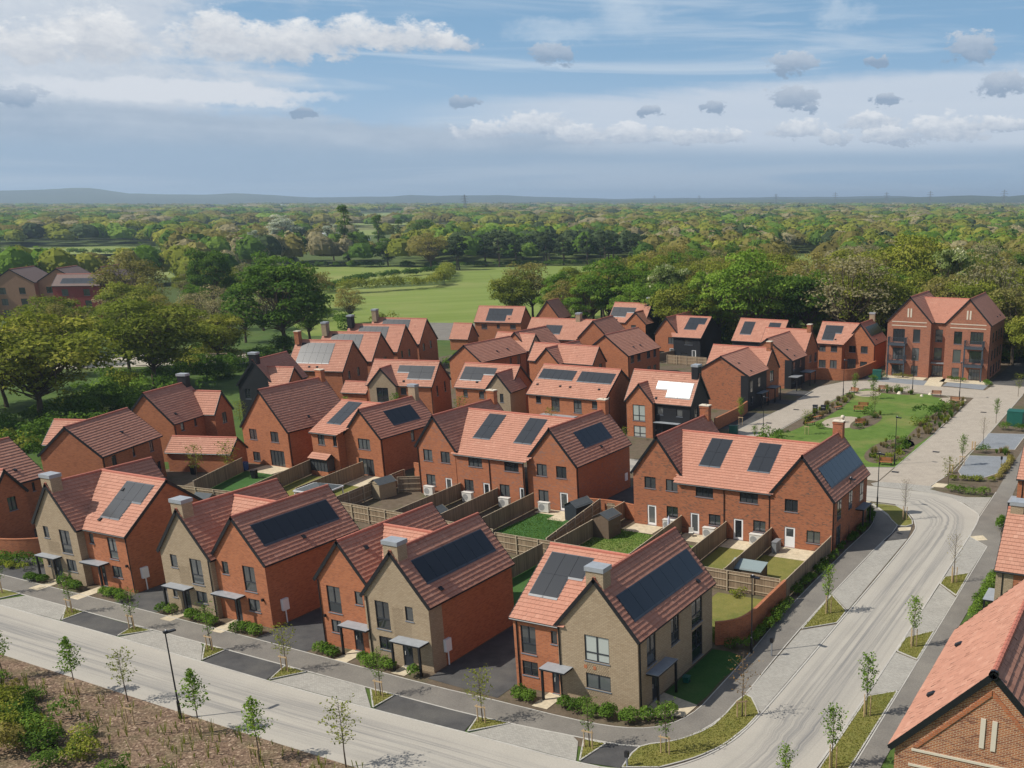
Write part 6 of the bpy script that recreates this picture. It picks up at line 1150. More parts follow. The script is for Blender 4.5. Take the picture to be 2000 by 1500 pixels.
# field and woodland masks
def inside(poly, x, y):
    c = False; j = len(poly)-1
    for i in range(len(poly)):
        if (poly[i][1] > y) != (poly[j][1] > y) and x < (poly[j][0]-poly[i][0])*(y-poly[i][1])/(poly[j][1]-poly[i][1])+poly[i][0]: c = not c
        j = i
    return c
OPEN = [[(-300, 262), (-196, 187), (-172, 205), (-170, 232), (-160, 246), (-158, 300), (-205, 405), (-262, 455), (-300, 440), (-322, 410), (-296, 362), (-266, 326)], [(-410, 383), (-337, 412), (-280, 356), (-275, 289), (-308, 280), (-360, 300)], [(-640, 300), (-660, 394), (-590, 450), (-396, 320), (-400, 230), (-500, 230)], [(-760, 390), (-720, 510), (-622, 500), (-560, 445), (-607, 366)], [(-228, 578), (-192, 592), (-136, 427), (-168, 412)],
        [(-1149, 1220), (-1086, 1260), (-918, 1064), (-977, 1018)], [(-1698, 1790), (-1774, 2052), (-1320, 1542), (-1272, 1329)], [(-813, 862), (-813, 935), (-685, 788), (-700, 731)],
        [(-200, 20), (10, 20), (-10, 206), (-45, 209), (-92, 203), (-150, 218), (-180, 235), (-200, 190), (-175, 150)], [(-420, 150), (-330, 285), (-190, 190), (-150, 90), (-230, 60)], [(-600, 560), (-470, 405), (-420, 440), (-520, 640)]]
def head(x, y): v = Vector((x, y, 0)); a, b_ = v.dot(rt), v.dot(hd); return 1412+2082*a/max(b_, 1), math.hypot(x, y)
gw = np.random.default_rng(77); cand = []
r = 205.0
while r < 5200:
    s = max(11.0, r*.021); half = R(40); n = int(r*half*1.55/s)
    for k in range(n):
        a = -R(37)+(k+.5)/n*R(57)+gw.normal(0, .25*s/r); rr = r+gw.normal(0, .3*s); v = hd*rr*math.cos(a)+rt*rr*math.sin(a); x, y = v.x, v.y
        col_, dist = head(x, y)
        if any(inside(p, x, y) for p in OPEN): continue
        if dist < 430 and col_ < 930: continue
        if 1535 < col_ < 1615 and 290 < dist < 640: continue
        if 690 < col_ < 795 and (560 < dist < 1110 or 1500 < dist < 2300) and gw.random() < .85: continue
        if col_ < 900 and dist < 560 and gw.random() < .6: continue
        if min((x-p[0])**2+(y-p[1])**2 for p in TREES[:40]) < 20: continue
        if dist > 1100 and gw.random() < .25: continue
        # land beyond is hedged fields: bands of open ground further out
        if dist > 900 and math.sin(x*.004+1.3)*math.sin(y*.0055+.4) > .55: continue
        cand.append((dist, x, y, col_))
    r += s*.85
cand.sort()
def species(x, y, col_, dist):
    u = gw.random(); w = math.sin(x*.021+.7)*math.cos(y*.017)+gw.normal(0, .45)
    if 880 < col_ < 1260 and 470 < dist < 640: return 'pine' if u < .8 else 'deep'
    if dist > 500 and u < .06: return 'conifer'
    return 'bright' if w > .75 else 'oak' if w > .05 else 'brown' if w > -.45 else 'deep' if w > -.85 else 'bare'
WL = dict(oak='olive green oak in the woodland behind the estate', brown='bronze leaved tree in the woodland behind the estate', bright='fresh green tree in the woodland behind the estate', deep='dark green tree in the woodland behind the estate', bare='bare budding tree in the woodland behind the estate', pine='dark pine in the row beyond the meadow', conifer='pointed dark conifer in the distant woods')
near, far = [], []
npine = 0
for c in cand:
    k = species(c[1], c[2], c[3], c[0])
    if len(near) < 235 and c[0] < 520 or (k == 'pine' and len(near) < 262): near.append((k, *c))
    else: far.append((k, *c))
for k, dist, x, y, col_ in near:
    hgt = gw.uniform(12, 19) if k != 'pine' else gw.uniform(13, 17)
    tree(k, x, y, hgt, WL[k], {'pine': 'pines beyond the meadow'}.get(k, 'woodland trees, '+k), gw.uniform(.9, 1.2))
# the rest of the woods, too many to pick apart: one mass per leaf colour
mass = {}
for k, dist, x, y, col_ in far:
    kk = 'pine' if k in ('pine', 'conifer') else k; big = max(1.0, dist*.021/12)
    n = 200 if dist < 560 else 120 if dist < 900 else 60 if dist < 1800 else 30
    h = gw.uniform(11, 18); rad = gw.uniform(5.2, 8.2)*big**.9; d = unit(gw.normal(0, 1, (n, 3))); d[:, 2] = np.abs(d[:, 2])*1.0-.25
    lob = 1+.22*np.sin(d[:, 0]*5+x)*np.cos(d[:, 1]*5+y)
    p = np.array([x, y, h*.55])+d*np.array([rad, rad, h*.46])*lob[:, None]*gw.uniform(.75, 1, (n, 1))
    Q = leaf_quads(gw, p, d+np.array([0, 0, .5]), (1.5 if dist < 560 else 2.0 if dist < 900 else 2.8 if dist < 1800 else 4.2)*big**.5, .8, .38)
    tn_ = gw.normal(.5, .24); mass.setdefault(kk, []).append((Q, np.clip(gw.normal(tn_, .09, n), 0, 1)))
    # lobed body of the crown under the outer leaves
    K1, K2 = 9, 5; aa, ee = np.meshgrid(np.linspace(0, 2*math.pi, K1+1), np.linspace(-.5, 1.5, K2+1)); cc = np.stack([np.cos(aa)*np.cos(ee), np.sin(aa)*np.cos(ee), np.sin(ee)], -1); lb_ = 1+.16*np.sin(aa*3+x)*np.cos(ee*4+y); lb_[:, -1] = lb_[:, 0]
    pp = np.array([x, y, h*.52])+cc*np.array([rad, rad, h*.45])*lb_[..., None]*.80
    mass[kk].append((np.stack([pp[:-1, :-1], pp[:-1, 1:], pp[1:, 1:], pp[1:, :-1]], 2).reshape(-1, 4, 3), np.full(K1*K2, np.clip(tn_-.08, 0, 1))))
MM = dict(oak='oak', brown='brown', bright='bright', deep='deep', bare='twig', pine='pine')
for kk, l in mass.items():
    link(bpy.data.objects.new('distant_woodland', np_mesh('distant_woodland', np.concatenate([a for a, b_ in l]), M[MM[kk]], np.concatenate([b_ for a, b_ in l]))), kind='stuff', label={'oak': 'olive green', 'brown': 'bronze', 'bright': 'fresh green', 'deep': 'dark green', 'bare': 'bare budding', 'pine': 'dark pine'}[kk]+' crowns of the distant woodland')
def bush_mesh(seed, r, h, n, size, m):
    g = np.random.default_rng(seed); nb = 9; cen = [np.array([g.normal(0, .42*r), g.normal(0, .42*r), abs(g.normal(.45*h, .22*h))]) for _ in range(nb)]; Q, T = blob_leaves(g, cen, [r*g.uniform(.32, .55) for _ in range(nb)], n//nb, size, .9, np.clip(g.normal(.5, .2, nb), 0, 1)); return np_mesh('foliage', Q, M[m], T)
BUSH = {k: [bush_mesh(300+10*j+i, 2.6, 3.2, 900, .30, k) for i in range(2)] for j, k in enumerate(('deep', 'oak', 'shrub', 'brown'))}
def bush(kind, x, y, s, label, group=None, sz=None):
    o = bpy.data.objects.new('bush', BUSH[kind][int(x*7+y*3) % 2]); o.location = (x, y, 0); o.rotation_euler = (0, 0, random.uniform(0, 6)); o.scale = (s, s, sz or s); return link(o, None, label, 'bush', group)
for i in range(58):
    t_ = random.random(); x = -132-50*t_+random.uniform(-7, 9); y = 78+85*t_+random.uniform(-9, 7); bush(random.choice(['deep', 'deep', 'oak', 'shrub']), x-6, y, random.uniform(.8, 1.5), 'dark bush in the scrub under the spreading oaks', 'scrub under the oaks')
for i in range(46):
    x = -135+112*random.random(); y = 216+random.uniform(0, 12)+max(0, (-85-x)*.15); bush(random.choice(['deep', 'oak', 'shrub', 'brown']), x, y, random.uniform(.9, 1.7), 'bush at the woodland edge behind the far houses', 'bushes along the woodland edge')
for x, y, k, s, lab in ((-150, 207, 'oak', 1.4, 'olive bush left of the far panel house'), (-154, 203, 'brown', 1.1, 'bronze bush by the grey car park'), (-131, 162, 'shrub', 1.0, 'light green shrub by the last staggered house'), (-129.5, 167, 'shrub', .8, 'pale shrub below the light green one by the staggered houses'), (-196, 200, 'deep', 1.6, 'dark bush at the meadow corner'), (-190, 206, 'oak', 1.3, 'olive bush at the meadow corner')):
    bush(k, x, y, s, lab)
def hedge(pts, h, w, label, kind='shrub', per=150, size=.16, name='hedge', cat='hedge', gapy=.25):
    g = np.random.default_rng(int(abs(pts[0][0]*31+pts[0][1]*17))); P = smooth(pts, 6) if len(pts) > 2 else [(pts[0][0]+(pts[1][0]-pts[0][0])*t_/12, pts[0][1]+(pts[1][1]-pts[0][1])*t_/12) for t_ in range(13)]; L = sum(math.dist(a, b_) for a, b_ in zip(P, P[1:])); cen, rad = [], []; acc = 0
    for a, b_ in zip(P, P[1:]):
        l = math.dist(a, b_); acc += l/(w*.62)
        while acc > 1:
            acc -= 1; t_ = g.random(); hh = h*g.uniform(.75, 1.15); cen.append(np.array([a[0]+(b_[0]-a[0])*t_+g.normal(0, w*.12), a[1]+(b_[1]-a[1])*t_+g.normal(0, w*.12), hh*.48])); rad.append(w*.5*g.uniform(.8, 1.15))
    if not cen: return
    Q, T = blob_leaves(g, cen, rad, per, size, h/w*1.02, np.clip(g.normal(.5, .2, len(cen)), 0, 1)); o = bpy.data.objects.new(name, np_mesh(name, Q, M[kind], T)); return link(o, None, label, cat)
hedge([(-276, 275), (-267, 296), (-264, 318), (-285, 350), (-311, 383)], 5.5, 6.5, 'wavy hedge running across the meadow to the lone bronze oak', 'oak', 420, .55); hedge([(-311, 383), (-308, 330), (-280, 276)], 3.5, 5, 'low dark hedge at the left of the meadow hedge', 'deep', 320, .5)
hedge([(-640, 398), (-575, 440)], 4, 6, 'long dark field hedge at the far left', 'deep', 260, .7); hedge([(-610, 366), (-660, 398)], 4, 6, 'far left end of the dark field hedge', 'deep', 260, .7); hedge([(-410, 383), (-337, 414), (-300, 440), (-255, 470)], 3, 5, 'rough hedge at the far side of the meadow', 'deep', 260, .6); hedge([(-590, 442), (-470, 380), (-415, 395)], 5, 8, 'bushy hedge along the far left pasture', 'deep', 300, .7)
for i, (p, q, h_, lab) in enumerate((((-90.6, 51.4), (-88.3, 51.2), .8, 'small round hedge left of the first buff house door'), ((-86.6, 51.6), (-83.3, 51.3), .9, 'low hedge under the first buff house front'), ((-81.6, 51.7), (-77.9, 51.3), .95, 'low hedge in front of pale roofed house at left'), ((-73.6, 50.9), (-71.9, 50.9), .9, 'short hedge left of the second buff house door'), ((-70.5, 50.9), (-66.5, 50.8), .95, 'hedge under the second buff house front'), ((-64.9, 50.6), (-61.4, 50.8), 1.0, 'hedge in front of the red gable with seven panels'),
                                       ((-56.2, 50.2), (-53.6, 50.5), .95, 'hedge left of the red gable door at the third pair'), ((-52.2, 50.0), (-48.2, 50.2), 1.0, 'long hedge under the third buff house front'), ((-47.0, 50.1), (-45.7, 50.0), 1.0, 'single rounded shrub at the corner by the wide dark drive'), ((-39.0, 50.3), (-36.6, 50.5), 1.0, 'hedge left of the corner house door'), ((-34.9, 50.6), (-29.0, 50.4), 1.05, 'long hedge below the buff gable of the corner house'), ((-28.8, 50.7), (-27.2, 52.6), 1.05, 'hedge turning the corner beside the bend'))):
    hedge([p, q], h_, 1.15, lab, 'shrub', 420, .14)
hedge([(-28.6, 63.2), (-27.0, 64.2), (-26.9, 66.5), (-27.1, 73)], 1.0, 1.0, 'planting strip along the outside of the curved garden wall', 'shrub', 170, .14); hedge([(-27.3, 75), (-27.4, 86)], .9, .9, 'planting strip along the fence beside the footway', 'deep', 150, .14); hedge([(-27.4, 87.5), (-27.4, 98), (-29, 102)], .9, .8, 'dark planting under the end wall of the right terrace', 'deep', 150, .14); hedge([(-26.9, 67.2), (-26.8, 69.8)], .7, .7, 'yellow green shrubs in front of the curved garden wall', 'yellow', 160, .13)
hedge([(-101, 52.7), (-95, 53.2), (-91.6, 54.3)], 1.3, 1.7, 'loose flowering border under the curved wall at left', 'shrub', 230, .17); hedge([(-99, 52.4), (-93, 52.5)], .8, 1.0, 'low yellow green border at the left footway', 'yellow', 170, .14)
hedge([(-12.5, 76.5), (-12.4, 86)], 1.5, 1.1, 'green hedge at the right edge beside the buff end wall', 'shrub', 260, .15); hedge([(-14.7, 99.8), (-14.9, 103)], 1.4, .9, 'small hedge in the raised planter at right edge', 'shrub', 230, .14); wall_ = None
hedge([(-22.9, 113.4), (-20.5, 112.5), (-18.0, 113.6)], 1.0, 1.5, 'shrub bed at the tip of the lane junction', 'shrub', 230, .16); hedge([(-23.8, 117.8), (-21, 118.6), (-18.3, 119.4)], .8, 1.2, 'mixed planting before the nearest visitor bay', 'oak', 170, .16); hedge([(-23.5, 132.7), (-21.4, 133.6)], 1.2, 1.4, 'dark shrubs between the two visitor bays', 'deep', 200, .16); hedge([(-23.6, 148.3), (-18.6, 149.0)], 1.3, 1.6, 'clipped hedge in front of the large green kiosk', 'deep', 260, .16); hedge([(-18.2, 120), (-18.3, 131)], .9, .9, 'reddish planting strip right of the nearest visitor bay', 'brown', 150, .15)
hedge([(-49.6, 186.9), (-45.6, 187.0)], .9, 1.2, 'low shrubs under the left half of the flats', 'brown', 170, .16); hedge([(-39.4, 187.0), (-35.6, 186.9)], 1.0, 1.4, 'low shrubs under the right half of the flats', 'shrub', 190, .16); hedge([(-32.4, 187), (-30.6, 183.5)], 1.0, 1.4, 'shrubs at the right corner of the flats', 'shrub', 190, .16)
# planting on the green
def grass_clump(x, y, h, m, label, group, n=150):
    g = np.random.default_rng(int(abs(x*97+y*13))); a = g.uniform(0, 6.28, n); l = g.uniform(.6, 1.1, n)*h; sp = g.uniform(.05, .55, n)*h; w = .018*h+.01; b0 = np.stack([np.cos(a)*.08, np.sin(a)*.08, 0*a], 1); tip = np.stack([np.cos(a)*sp, np.sin(a)*sp, l], 1); sd_ = np.stack([-np.sin(a), np.cos(a), 0*a], 1)*w
    o = bpy.data.objects.new('ornamental_grass', np_mesh('ornamental_grass', np.stack([b0-sd_, b0+sd_, tip+sd_*.3, tip-sd_*.3], 1), M[m], g.uniform(0, 1, n))); o.location = (x, y, .03); return link(o, None, label, 'grass clump', group)
for (cx, cy, rx, ry, n, lab) in ((-50.4, 154, 1.3, 12, 40, 'left bed of the green'), (-32.6, 152, 1.6, 17, 60, 'right bed of the green'), (-34.0, 130, 2.4, 6.5, 22, 'near right bed of the green'), (-44.5, 171, 3.4, 1.1, 10, 'far bed of the green'), (-42.2, 147, 1.4, 5, 8, 'middle bed of the green'), (-21, 134, 2.2, 1.2, 6, 'strip between visitor bays')):
    for i in range(n): a = random.uniform(0, 6.28); q = random.random()**.5; grass_clump(cx+rx*q*math.cos(a), cy+ry*q*math.sin(a), random.uniform(.45, .95), random.choice(['drygrass', 'drygrass', 'shrub', 'yellow']), 'tufted grass clump in the '+lab, 'grass clumps, '+lab)
SB = [bush_mesh(500+i, 1.0, 1.1, 420, .15, k) for i, k in enumerate(('shrub', 'deep', 'yellow'))]
def shrub(x, y, s, k, label, sz=None): o = bpy.data.objects.new('shrub', SB[k]); o.location = (x, y, 0); o.scale = (s, s, sz or s); o.rotation_euler = (0, 0, x*y); return link(o, None, label, 'shrub')
for x, y, s, k, lab in ((-50.5, 127.5, 1.9, 0, 'large dark round shrub at the left end of green'), (-48.6, 125.2, 1.5, 0, 'second round shrub beside the large one at left end of green'), (-50.8, 131.2, 1.2, 1, 'dark shrub behind the large round one'), (-33.6, 153.0, 2.3, 1, 'big dark bushy shrub in the right bed'), (-33.2, 158.5, 1.7, 0, 'feathery green shrub beyond the big bushy one'), (-33.8, 146.5, 1.5, 2, 'yellow green shrub in the right bed near the lamp'), (-33.6, 133.0, 1.3, 0, 'green shrub in the near right bed'), (-32.6, 128.8, 1.2, 1, 'dark green shrub in the near right bed'), (-32.3, 124.4, 1.3, 2, 'yellow green shrub behind the near bench'), (-33.8, 123.2, 1.0, 2, 'yellow green shrub left of the near lamp'), (-43.8, 151.5, 1.3, 0, 'shrub by the middle bench'), (-42.0, 149.0, .9, 1, 'small dark shrub right of the middle bench'), (-41.8, 141.0, .8, 1, 'small shrub by the bench right of the sand circle'), (-47.0, 138.6, .9, 1, 'low grey green shrub left of the near chimney'), (-46.0, 172.6, 1.0, 0, 'rounded grass shrub left of the far bed'), (-44.0, 172.6, 1.1, 0, 'rounded grass shrub right of the far bed'), (-50.5, 184.4, .9, 0, 'shrub between green cabinet and flats'), (-30.3, 64.6, .9, 0, 'shrub in the corner house garden by the fence'), (-31.8, 73.2, .8, 2, 'weedy shrub at the back of corner house garden')):
    shrub(x, y, s, k, lab)
# ------------------------------------------------------------------ young trees with stakes
def young(seed, H, Rr, shape, n, size, m, nbr=26):
    g = np.random.default_rng(seed); mb = MB(); limb(mb, (0, 0, 0), (g.normal(0, .05), g.normal(0, .05), H*.97), .045, .008, g, 4, .01, 6); Q, T = [], []
    for i in range(nbr):
        z = H*(.36+.58*(i/nbr)); a = i*2.4+g.normal(0, .3); t_ = (z/H-.36)/.64
        w = Rr*{'cone': (1-t_)*.95+.12, 'oval': math.sin(math.pi*min(1, .14+t_*.86))*1.0+.1, 'wide': .5+.6*math.sin(math.pi*t_)}[shape]*g.uniform(.7, 1.1); up_ = {'cone': .55, 'oval': 1.1, 'wide': .45}[shape]
        p, q = np.array([0, 0, z]), np.array([math.cos(a)*w, math.sin(a)*w, z+w*up_]); mb.tube(tuple(p), tuple(q), .012, .004, 3)
        k = max(1, n//nbr); u = g.uniform(.2, 1.08, k)[:, None]; c = p+(q-p)*u+g.normal(0, .085, (k, 3)); Q.append(leaf_quads(g, c, np.tile([0, 0, .6], (k, 1)), size)); T.append(np.clip(g.normal(.5, .25, k), 0, 1))
    return np_mesh('crown', np.concatenate(Q), M[m], np.concatenate(T)), mb.mesh('trunk', M['bark'])
M['rust'] = leaf_mat('rusty dry leaf', (.18, .10, .04), (.26, .16, .07), (.32, .23, .11)); M['lime'] = leaf_mat('lime young leaf', (.09, .16, .02), (.14, .24, .03), (.22, .34, .06))
Y_ = {'cone': [young(600+i, 4.4, 1.0, 'cone', 620, .16, 'bright', 40) for i in range(2)], 'birch': [young(610+i, 4.0, .95, 'wide', 460, .13, 'oak', 34) for i in range(2)], 'oval': [young(620+i, 4.2, .62, 'oval', 560, .14, 'bright', 34) for i in range(2)], 'thin': [young(630+i, 4.4, .8, 'oval', 130, .10, 'twig', 36) for i in range(2)], 'bay': [young(640+i, 3.7, .75, 'wide', 330, .12, 'shrub', 30) for i in range(2)], 'rust': [young(650, 4.2, 1.1, 'wide', 170, .12, 'rust', 30)], 'lime': [young(660, 3.6, .8, 'oval', 520, .16, 'lime', 30)]}
NY = [0]
def ytree(kind, x, y, s, label): NY[0] += 1; return place('young_tree', Y_[kind][NY[0] % len(Y_[kind])], x, y, s, NY[0]*1.3, label, 'young tree')
def stakes(x, y, rz, label, n=2, h=1.25, sp=.55):
    e = empty('tree_stake', (x, y, 0), rz, label, 'tree stake', 'stakes of the young trees')
    for i in range(n):
        a = 2*math.pi*i/n; px, py = ((i-.5)*sp, 0) if n == 2 else (.26*math.cos(a), .26*math.sin(a)); mb = MB(); mb.tube((px, py, 0), (px, py, h), .04, .038, 6, .5, True); mb.build('stake', M['stake'], e)
    if n == 2: mb = MB(); mb.box(-sp/2-.12, sp/2+.12, -.06, -.041, h-.14, h-.04, .5, True); mb.build('cross_rail', M['stake'], e)
for i, (x, y, k, s, w) in enumerate(((-89.2, 48.2, 'bay', 1.0, 'first verge triangle at far left of the main street'), (-79.6, 47.8, 'bay', .95, 'verge triangle before the leftmost front pair'), (-72.0, 47.6, 'bay', .95, 'verge triangle before the second buff gable'), (-63.1, 47.3, 'bay', 1.05, 'verge triangle before the dark drive of second pair'), (-55.3, 47.0, 'birch', .9, 'verge triangle before the third pair red gable'), (-46.5, 46.8, 'bay', .95, 'verge triangle before the third buff gable'), (-38.0, 46.7, 'birch', .95, 'verge triangle before the wide dark drive'), (-30.1, 46.8, 'bay', .95, 'verge triangle before the corner house'), (-25.5, 48.1, 'bay', 1.0, 'grass of corner verge at bottom'), (-23.1, 54.2, 'rust', 1.05, 'corner verge beside the charging post bay'))):
    ytree(k, x, y, s, ('rusty' if k == 'rust' else 'young thin')+' tree in the '+w); stakes(x, y-.12, .05 if i < 9 else .6, 'stakes with cross rail, '+w)
for x, y, k, s, w in ((-72.3, 37.9, 'cone', 1.0, 'at the left edge of bark mulch bed'), (-65.5, 38.5, 'cone', 1.0, 'bushy and bright, second in the bark mulch bed'), (-61.3, 39.2, 'birch', .95, 'pale and feathery by the kerb of mulch bed'), (-53.3, 38.2, 'cone', 1.05, 'bright beside the lamp in mulch bed'), (-47.2, 37.3, 'cone', 1.0, 'right of the lamp in the mulch bed by road'), (-42.0, 38.9, 'birch', 1.1, 'wind swept and sparse at right of the mulch bed')): ytree(k, x, y, s, 'young tree '+w)
for x, y, w in ((-65.3, 38.2, 'of bushy tree in the mulch bed'), (-72.3, 37.6, 'at left edge of the mulch bed'), (-58.3, 37.2, 'standing without a tree left of lamp'), (-53.2, 37.9, 'of the bright tree beside lamp'), (-47.1, 36.9, 'of the tree right of the lamp')): stakes(x, y, .1, 'two posts and cross rail '+w)
for x, y, k, s, w in ((-23.6, 72.9, 'oval', 1.0, 'in the left verge beside road, below the terrace fence'), (-15.8, 84.0, 'thin', 1.05, 'bare, in the farthest right verge by the road'), (-15.7, 69.4, 'oval', .98, 'in the middle right verge beside road'), (-15.8, 57.6, 'oval', 1.05, 'at the top of long right verge'), (-15.8, 50.6, 'oval', 1.0, 'dense, halfway along the long right verge'), (-17.2, 46.6, 'oval', .8, 'cut by the bottom edge beside right road'), (-24.4, 100.1, 'thin', 1.0, 'bare, on the dark grass at the bend')):
    ytree(k, x, y, s, 'young tree '+w); stakes(x, y, .3, 'three posts round young tree '+w.replace('cut by', 'at').split(',')[-1].strip(), 3, 1.45)
for x, y, k, s, w in ((-23.6, 125.4, 'oval', .95, 'narrow, at the left of nearest visitor bay'), (-22.8, 113.7, 'birch', 1.0, 'yellowish, in the bed at lane junction'), (-23.3, 137.8, 'thin', .9, 'thin, beside the farther visitor bay'), (-24.2, 153.0, 'oval', .9, 'beside the green kiosk hedge'), (-24.6, 176.3, 'birch', 1.0, 'near the right edge before the end of flats'), (-58.5, 136.0, 'oval', 1.0, 'white tied, by the garden wall at lane'), (-47.4, 134.0, 'birch', .9, 'slim, left of the small benches on green'), (-50.0, 165.2, 'oval', .95, 'by the far left bench of the green'), (-46.4, 163.9, 'lime', 1.1, 'lime green, on the far lawn'), (-42.4, 151.0, 'birch', 1.1, 'airy, right of the middle bench'), (-52.6, 127.2, 'lime', .6, 'small bright, beside left lane lamp'), (-104.8, 80.5, 'birch', 1.15, 'windblown, left of two before the pale garage'), (-102.6, 83.2, 'birch', 1.15, 'windblown, right of two before the pale garage'), (-94.6, 117.0, 'birch', 1.2, 'before the buff front gable at right'), (-103.5, 113.5, 'oval', 1.25, 'pointed, between the two buff gabled houses'), (-79.2, 117.2, 'birch', 1.1, 'in front of the long panel pair'), (-113.6, 114.0, 'oval', .9, 'left of the wide buff gable'), (-63.8, 110.0, 'birch', 1.1, 'low, on the street verge below the black boarded house'), (-123, 103, 'birch', 1.1, 'by the black gabled house corner')):
    ytree(k, x, y, s, 'young tree '+w)
for x, y in ((-23.6, 125.4), (-58.5, 136.0), (-47.4, 134.0)): stakes(x, y, 0, 'thin stakes of tree '+{-23.6: 'by the nearest visitor bay', -58.5: 'by the lane garden wall', -47.4: 'left of the small benches'}[x], 2)
# scrub in the near corner of the mulch bed, saplings and weeds
for i, (x, y, k, s) in enumerate(((-73.5, 34.8, 'deep', .62), (-70.2, 33.8, 'brown', .70), (-67.0, 34.9, 'oak', .62), (-68.4, 36.2, 'brown', .42), (-64.0, 33.4, 'deep', .72), (-60.8, 33.6, 'shrub', .6), (-76.5, 35.0, 'brown', .62), (-57.0, 33.0, 'oak', .55), (-66.3, 31.8, 'deep', .9), (-72.0, 31.5, 'oak', .9), (-62.2, 31.6, 'brown', .7), (-79.0, 36.2, 'brown', .5), (-53.5, 32.6, 'shrub', .45), (-59.2, 35.2, 'shrub', .3), (-50.2, 33.2, 'shrub', .4), (-72.2, 36.3, 'deep', .55), (-70.6, 35.6, 'deep', .65), (-68.6, 34.8, 'oak', .6), (-66.0, 35.3, 'deep', .5), (-69.2, 32.6, 'deep', .85), (-64.8, 34.6, 'deep', .55), (-62.6, 33.6, 'oak', .6), (-74.6, 36.6, 'brown', .5), (-67.2, 36.3, 'shrub', .4), (-60.6, 32.6, 'deep', .6), (-64.5, 32.4, 'oak', .75), (-73.4, 33.2, 'deep', .8), (-57.6, 32.0, 'deep', .5))):
    bush(k, x, y, s, 'scrub bush in the near left corner below the mulch bed', 'scrub in the near corner', s*.9)
WD = [bush_mesh(700+i, .32, .6, 60, .09, k) for i, k in enumerate(('oak', 'shrub', 'twig'))]
Q, T = [], []
g = np.random.default_rng(5)
for i in range(420):
    x = g.uniform(-82, -30); y = g.uniform(33.5, 39.3-(x+40)*-.02); hh = g.uniform(.25, .9); n = 5; a = g.uniform(0, 6.28, n); b0 = np.tile([x, y, 0.], (n, 1)); tip = b0+np.stack([np.cos(a)*hh*.25, np.sin(a)*hh*.25, np.full(n, hh)], 1); s_ = np.stack([-np.sin(a), np.cos(a), 0*a], 1)*.02; Q.append(np.stack([b0-s_, b0+s_, tip+s_*.5, tip-s_*.5], 1)); T.append(g.uniform(0, 1, n))
link(bpy.data.objects.new('weeds', np_mesh('weeds', np.concatenate(Q), M['oak'], np.concatenate(T))), kind='stuff', label='thin whips and weeds sprouting from the bark mulch')
# short grass blades on verges and lawns close to the camera
def blades(name, polys, per, h, m, z=.05):
    g = np.random.default_rng(9); Q, T = [], []
    for poly in polys:
        xs, ys = [p[0] for p in poly], [p[1] for p in poly]; n = int((max(xs)-min(xs))*(max(ys)-min(ys))*per); X = g.uniform(min(xs), max(xs), n); Y = g.uniform(min(ys), max(ys), n); k = np.array([inside(poly, a, b_) for a, b_ in zip(X, Y)]); X, Y = X[k], Y[k]; n = len(X); a = g.uniform(0, 6.28, n); hh = g.uniform(.5, 1.2, n)*h
        b0 = np.stack([X, Y, np.full(n, z)], 1); tip = b0+np.stack([np.cos(a)*hh*.6, np.sin(a)*hh*.6, hh], 1); s_ = np.stack([-np.sin(a), np.cos(a), 0*a], 1)*.03; Q.append(np.stack([b0-s_, b0+s_, tip+s_*.4, tip-s_*.4], 1)); T.append(np.clip(g.normal(.5+.25*np.sin(X*1.7)*np.cos(Y*1.3), .2, n), 0, 1))
    link(bpy.data.objects.new(name, np_mesh(name, np.concatenate(Q), M[m], np.concatenate(T))), kind='stuff', label=name.replace('_', ' ')+' of short blades')
M['vergeblade'] = leaf_mat('verge blade', (.12, .14, .03), (.19, .19, .045), (.26, .23, .07), .1); M['lawnblade'] = leaf_mat('lawn blade', (.05, .11, .018), (.08, .15, .024), (.12, .19, .035), .1)
blades('verge_grass', [[(-27.1, 45.6), (-27.3, 48.1), (-25.6, 49.7), (-24.3, 52.4), (-24.1, 57.1), (-22.25, 55.0), (-22.5, 50.6), (-25.1, 46.5)], [(-24.4, 69.1), (-24.55, 76.8), (-22.35, 73.9), (-22.3, 71.3)], [(-16.45, 43), (-16.45, 60.3), (-14.85, 61.8), (-14.85, 43)], [(-16.55, 68.1), (-16.6, 70.7), (-14.9, 72.9), (-14.85, 67.3)], [(-16.75, 83.2), (-16.75, 85.0), (-15.0, 86.9), (-14.9, 81.0)], [(-81.2, 48.4), (-78.8, 48.3), (-78.8, 46.45)], [(-72.5, 48.0), (-70.4, 47.95), (-71.9, 46.2)], [(-64.4, 47.8), (-62.2, 47.75), (-62.3, 45.8)], [(-56.0, 47.5), (-53.9, 47.45), (-55.3, 45.5)], [(-47.8, 47.25), (-45.7, 47.25), (-45.8, 45.3)], [(-38.7, 47.1), (-36.3, 47.25), (-38.1, 45.3)], [(-30.9, 47.45), (-29.4, 47.55), (-29.8, 45.2)]], 130, .06, 'vergeblade')
blades('lawn_grass', [[(-60.9, 78.9), (-60.6, 86.4), (-56.4, 84.9), (-54.9, 80.6), (-52.4, 76)], [(-50.9, 76), (-51.2, 85.3), (-44.3, 84.6), (-43.4, 76)]], 60, .09, 'lawnblade', .02)
HAZE = 1.3e-4

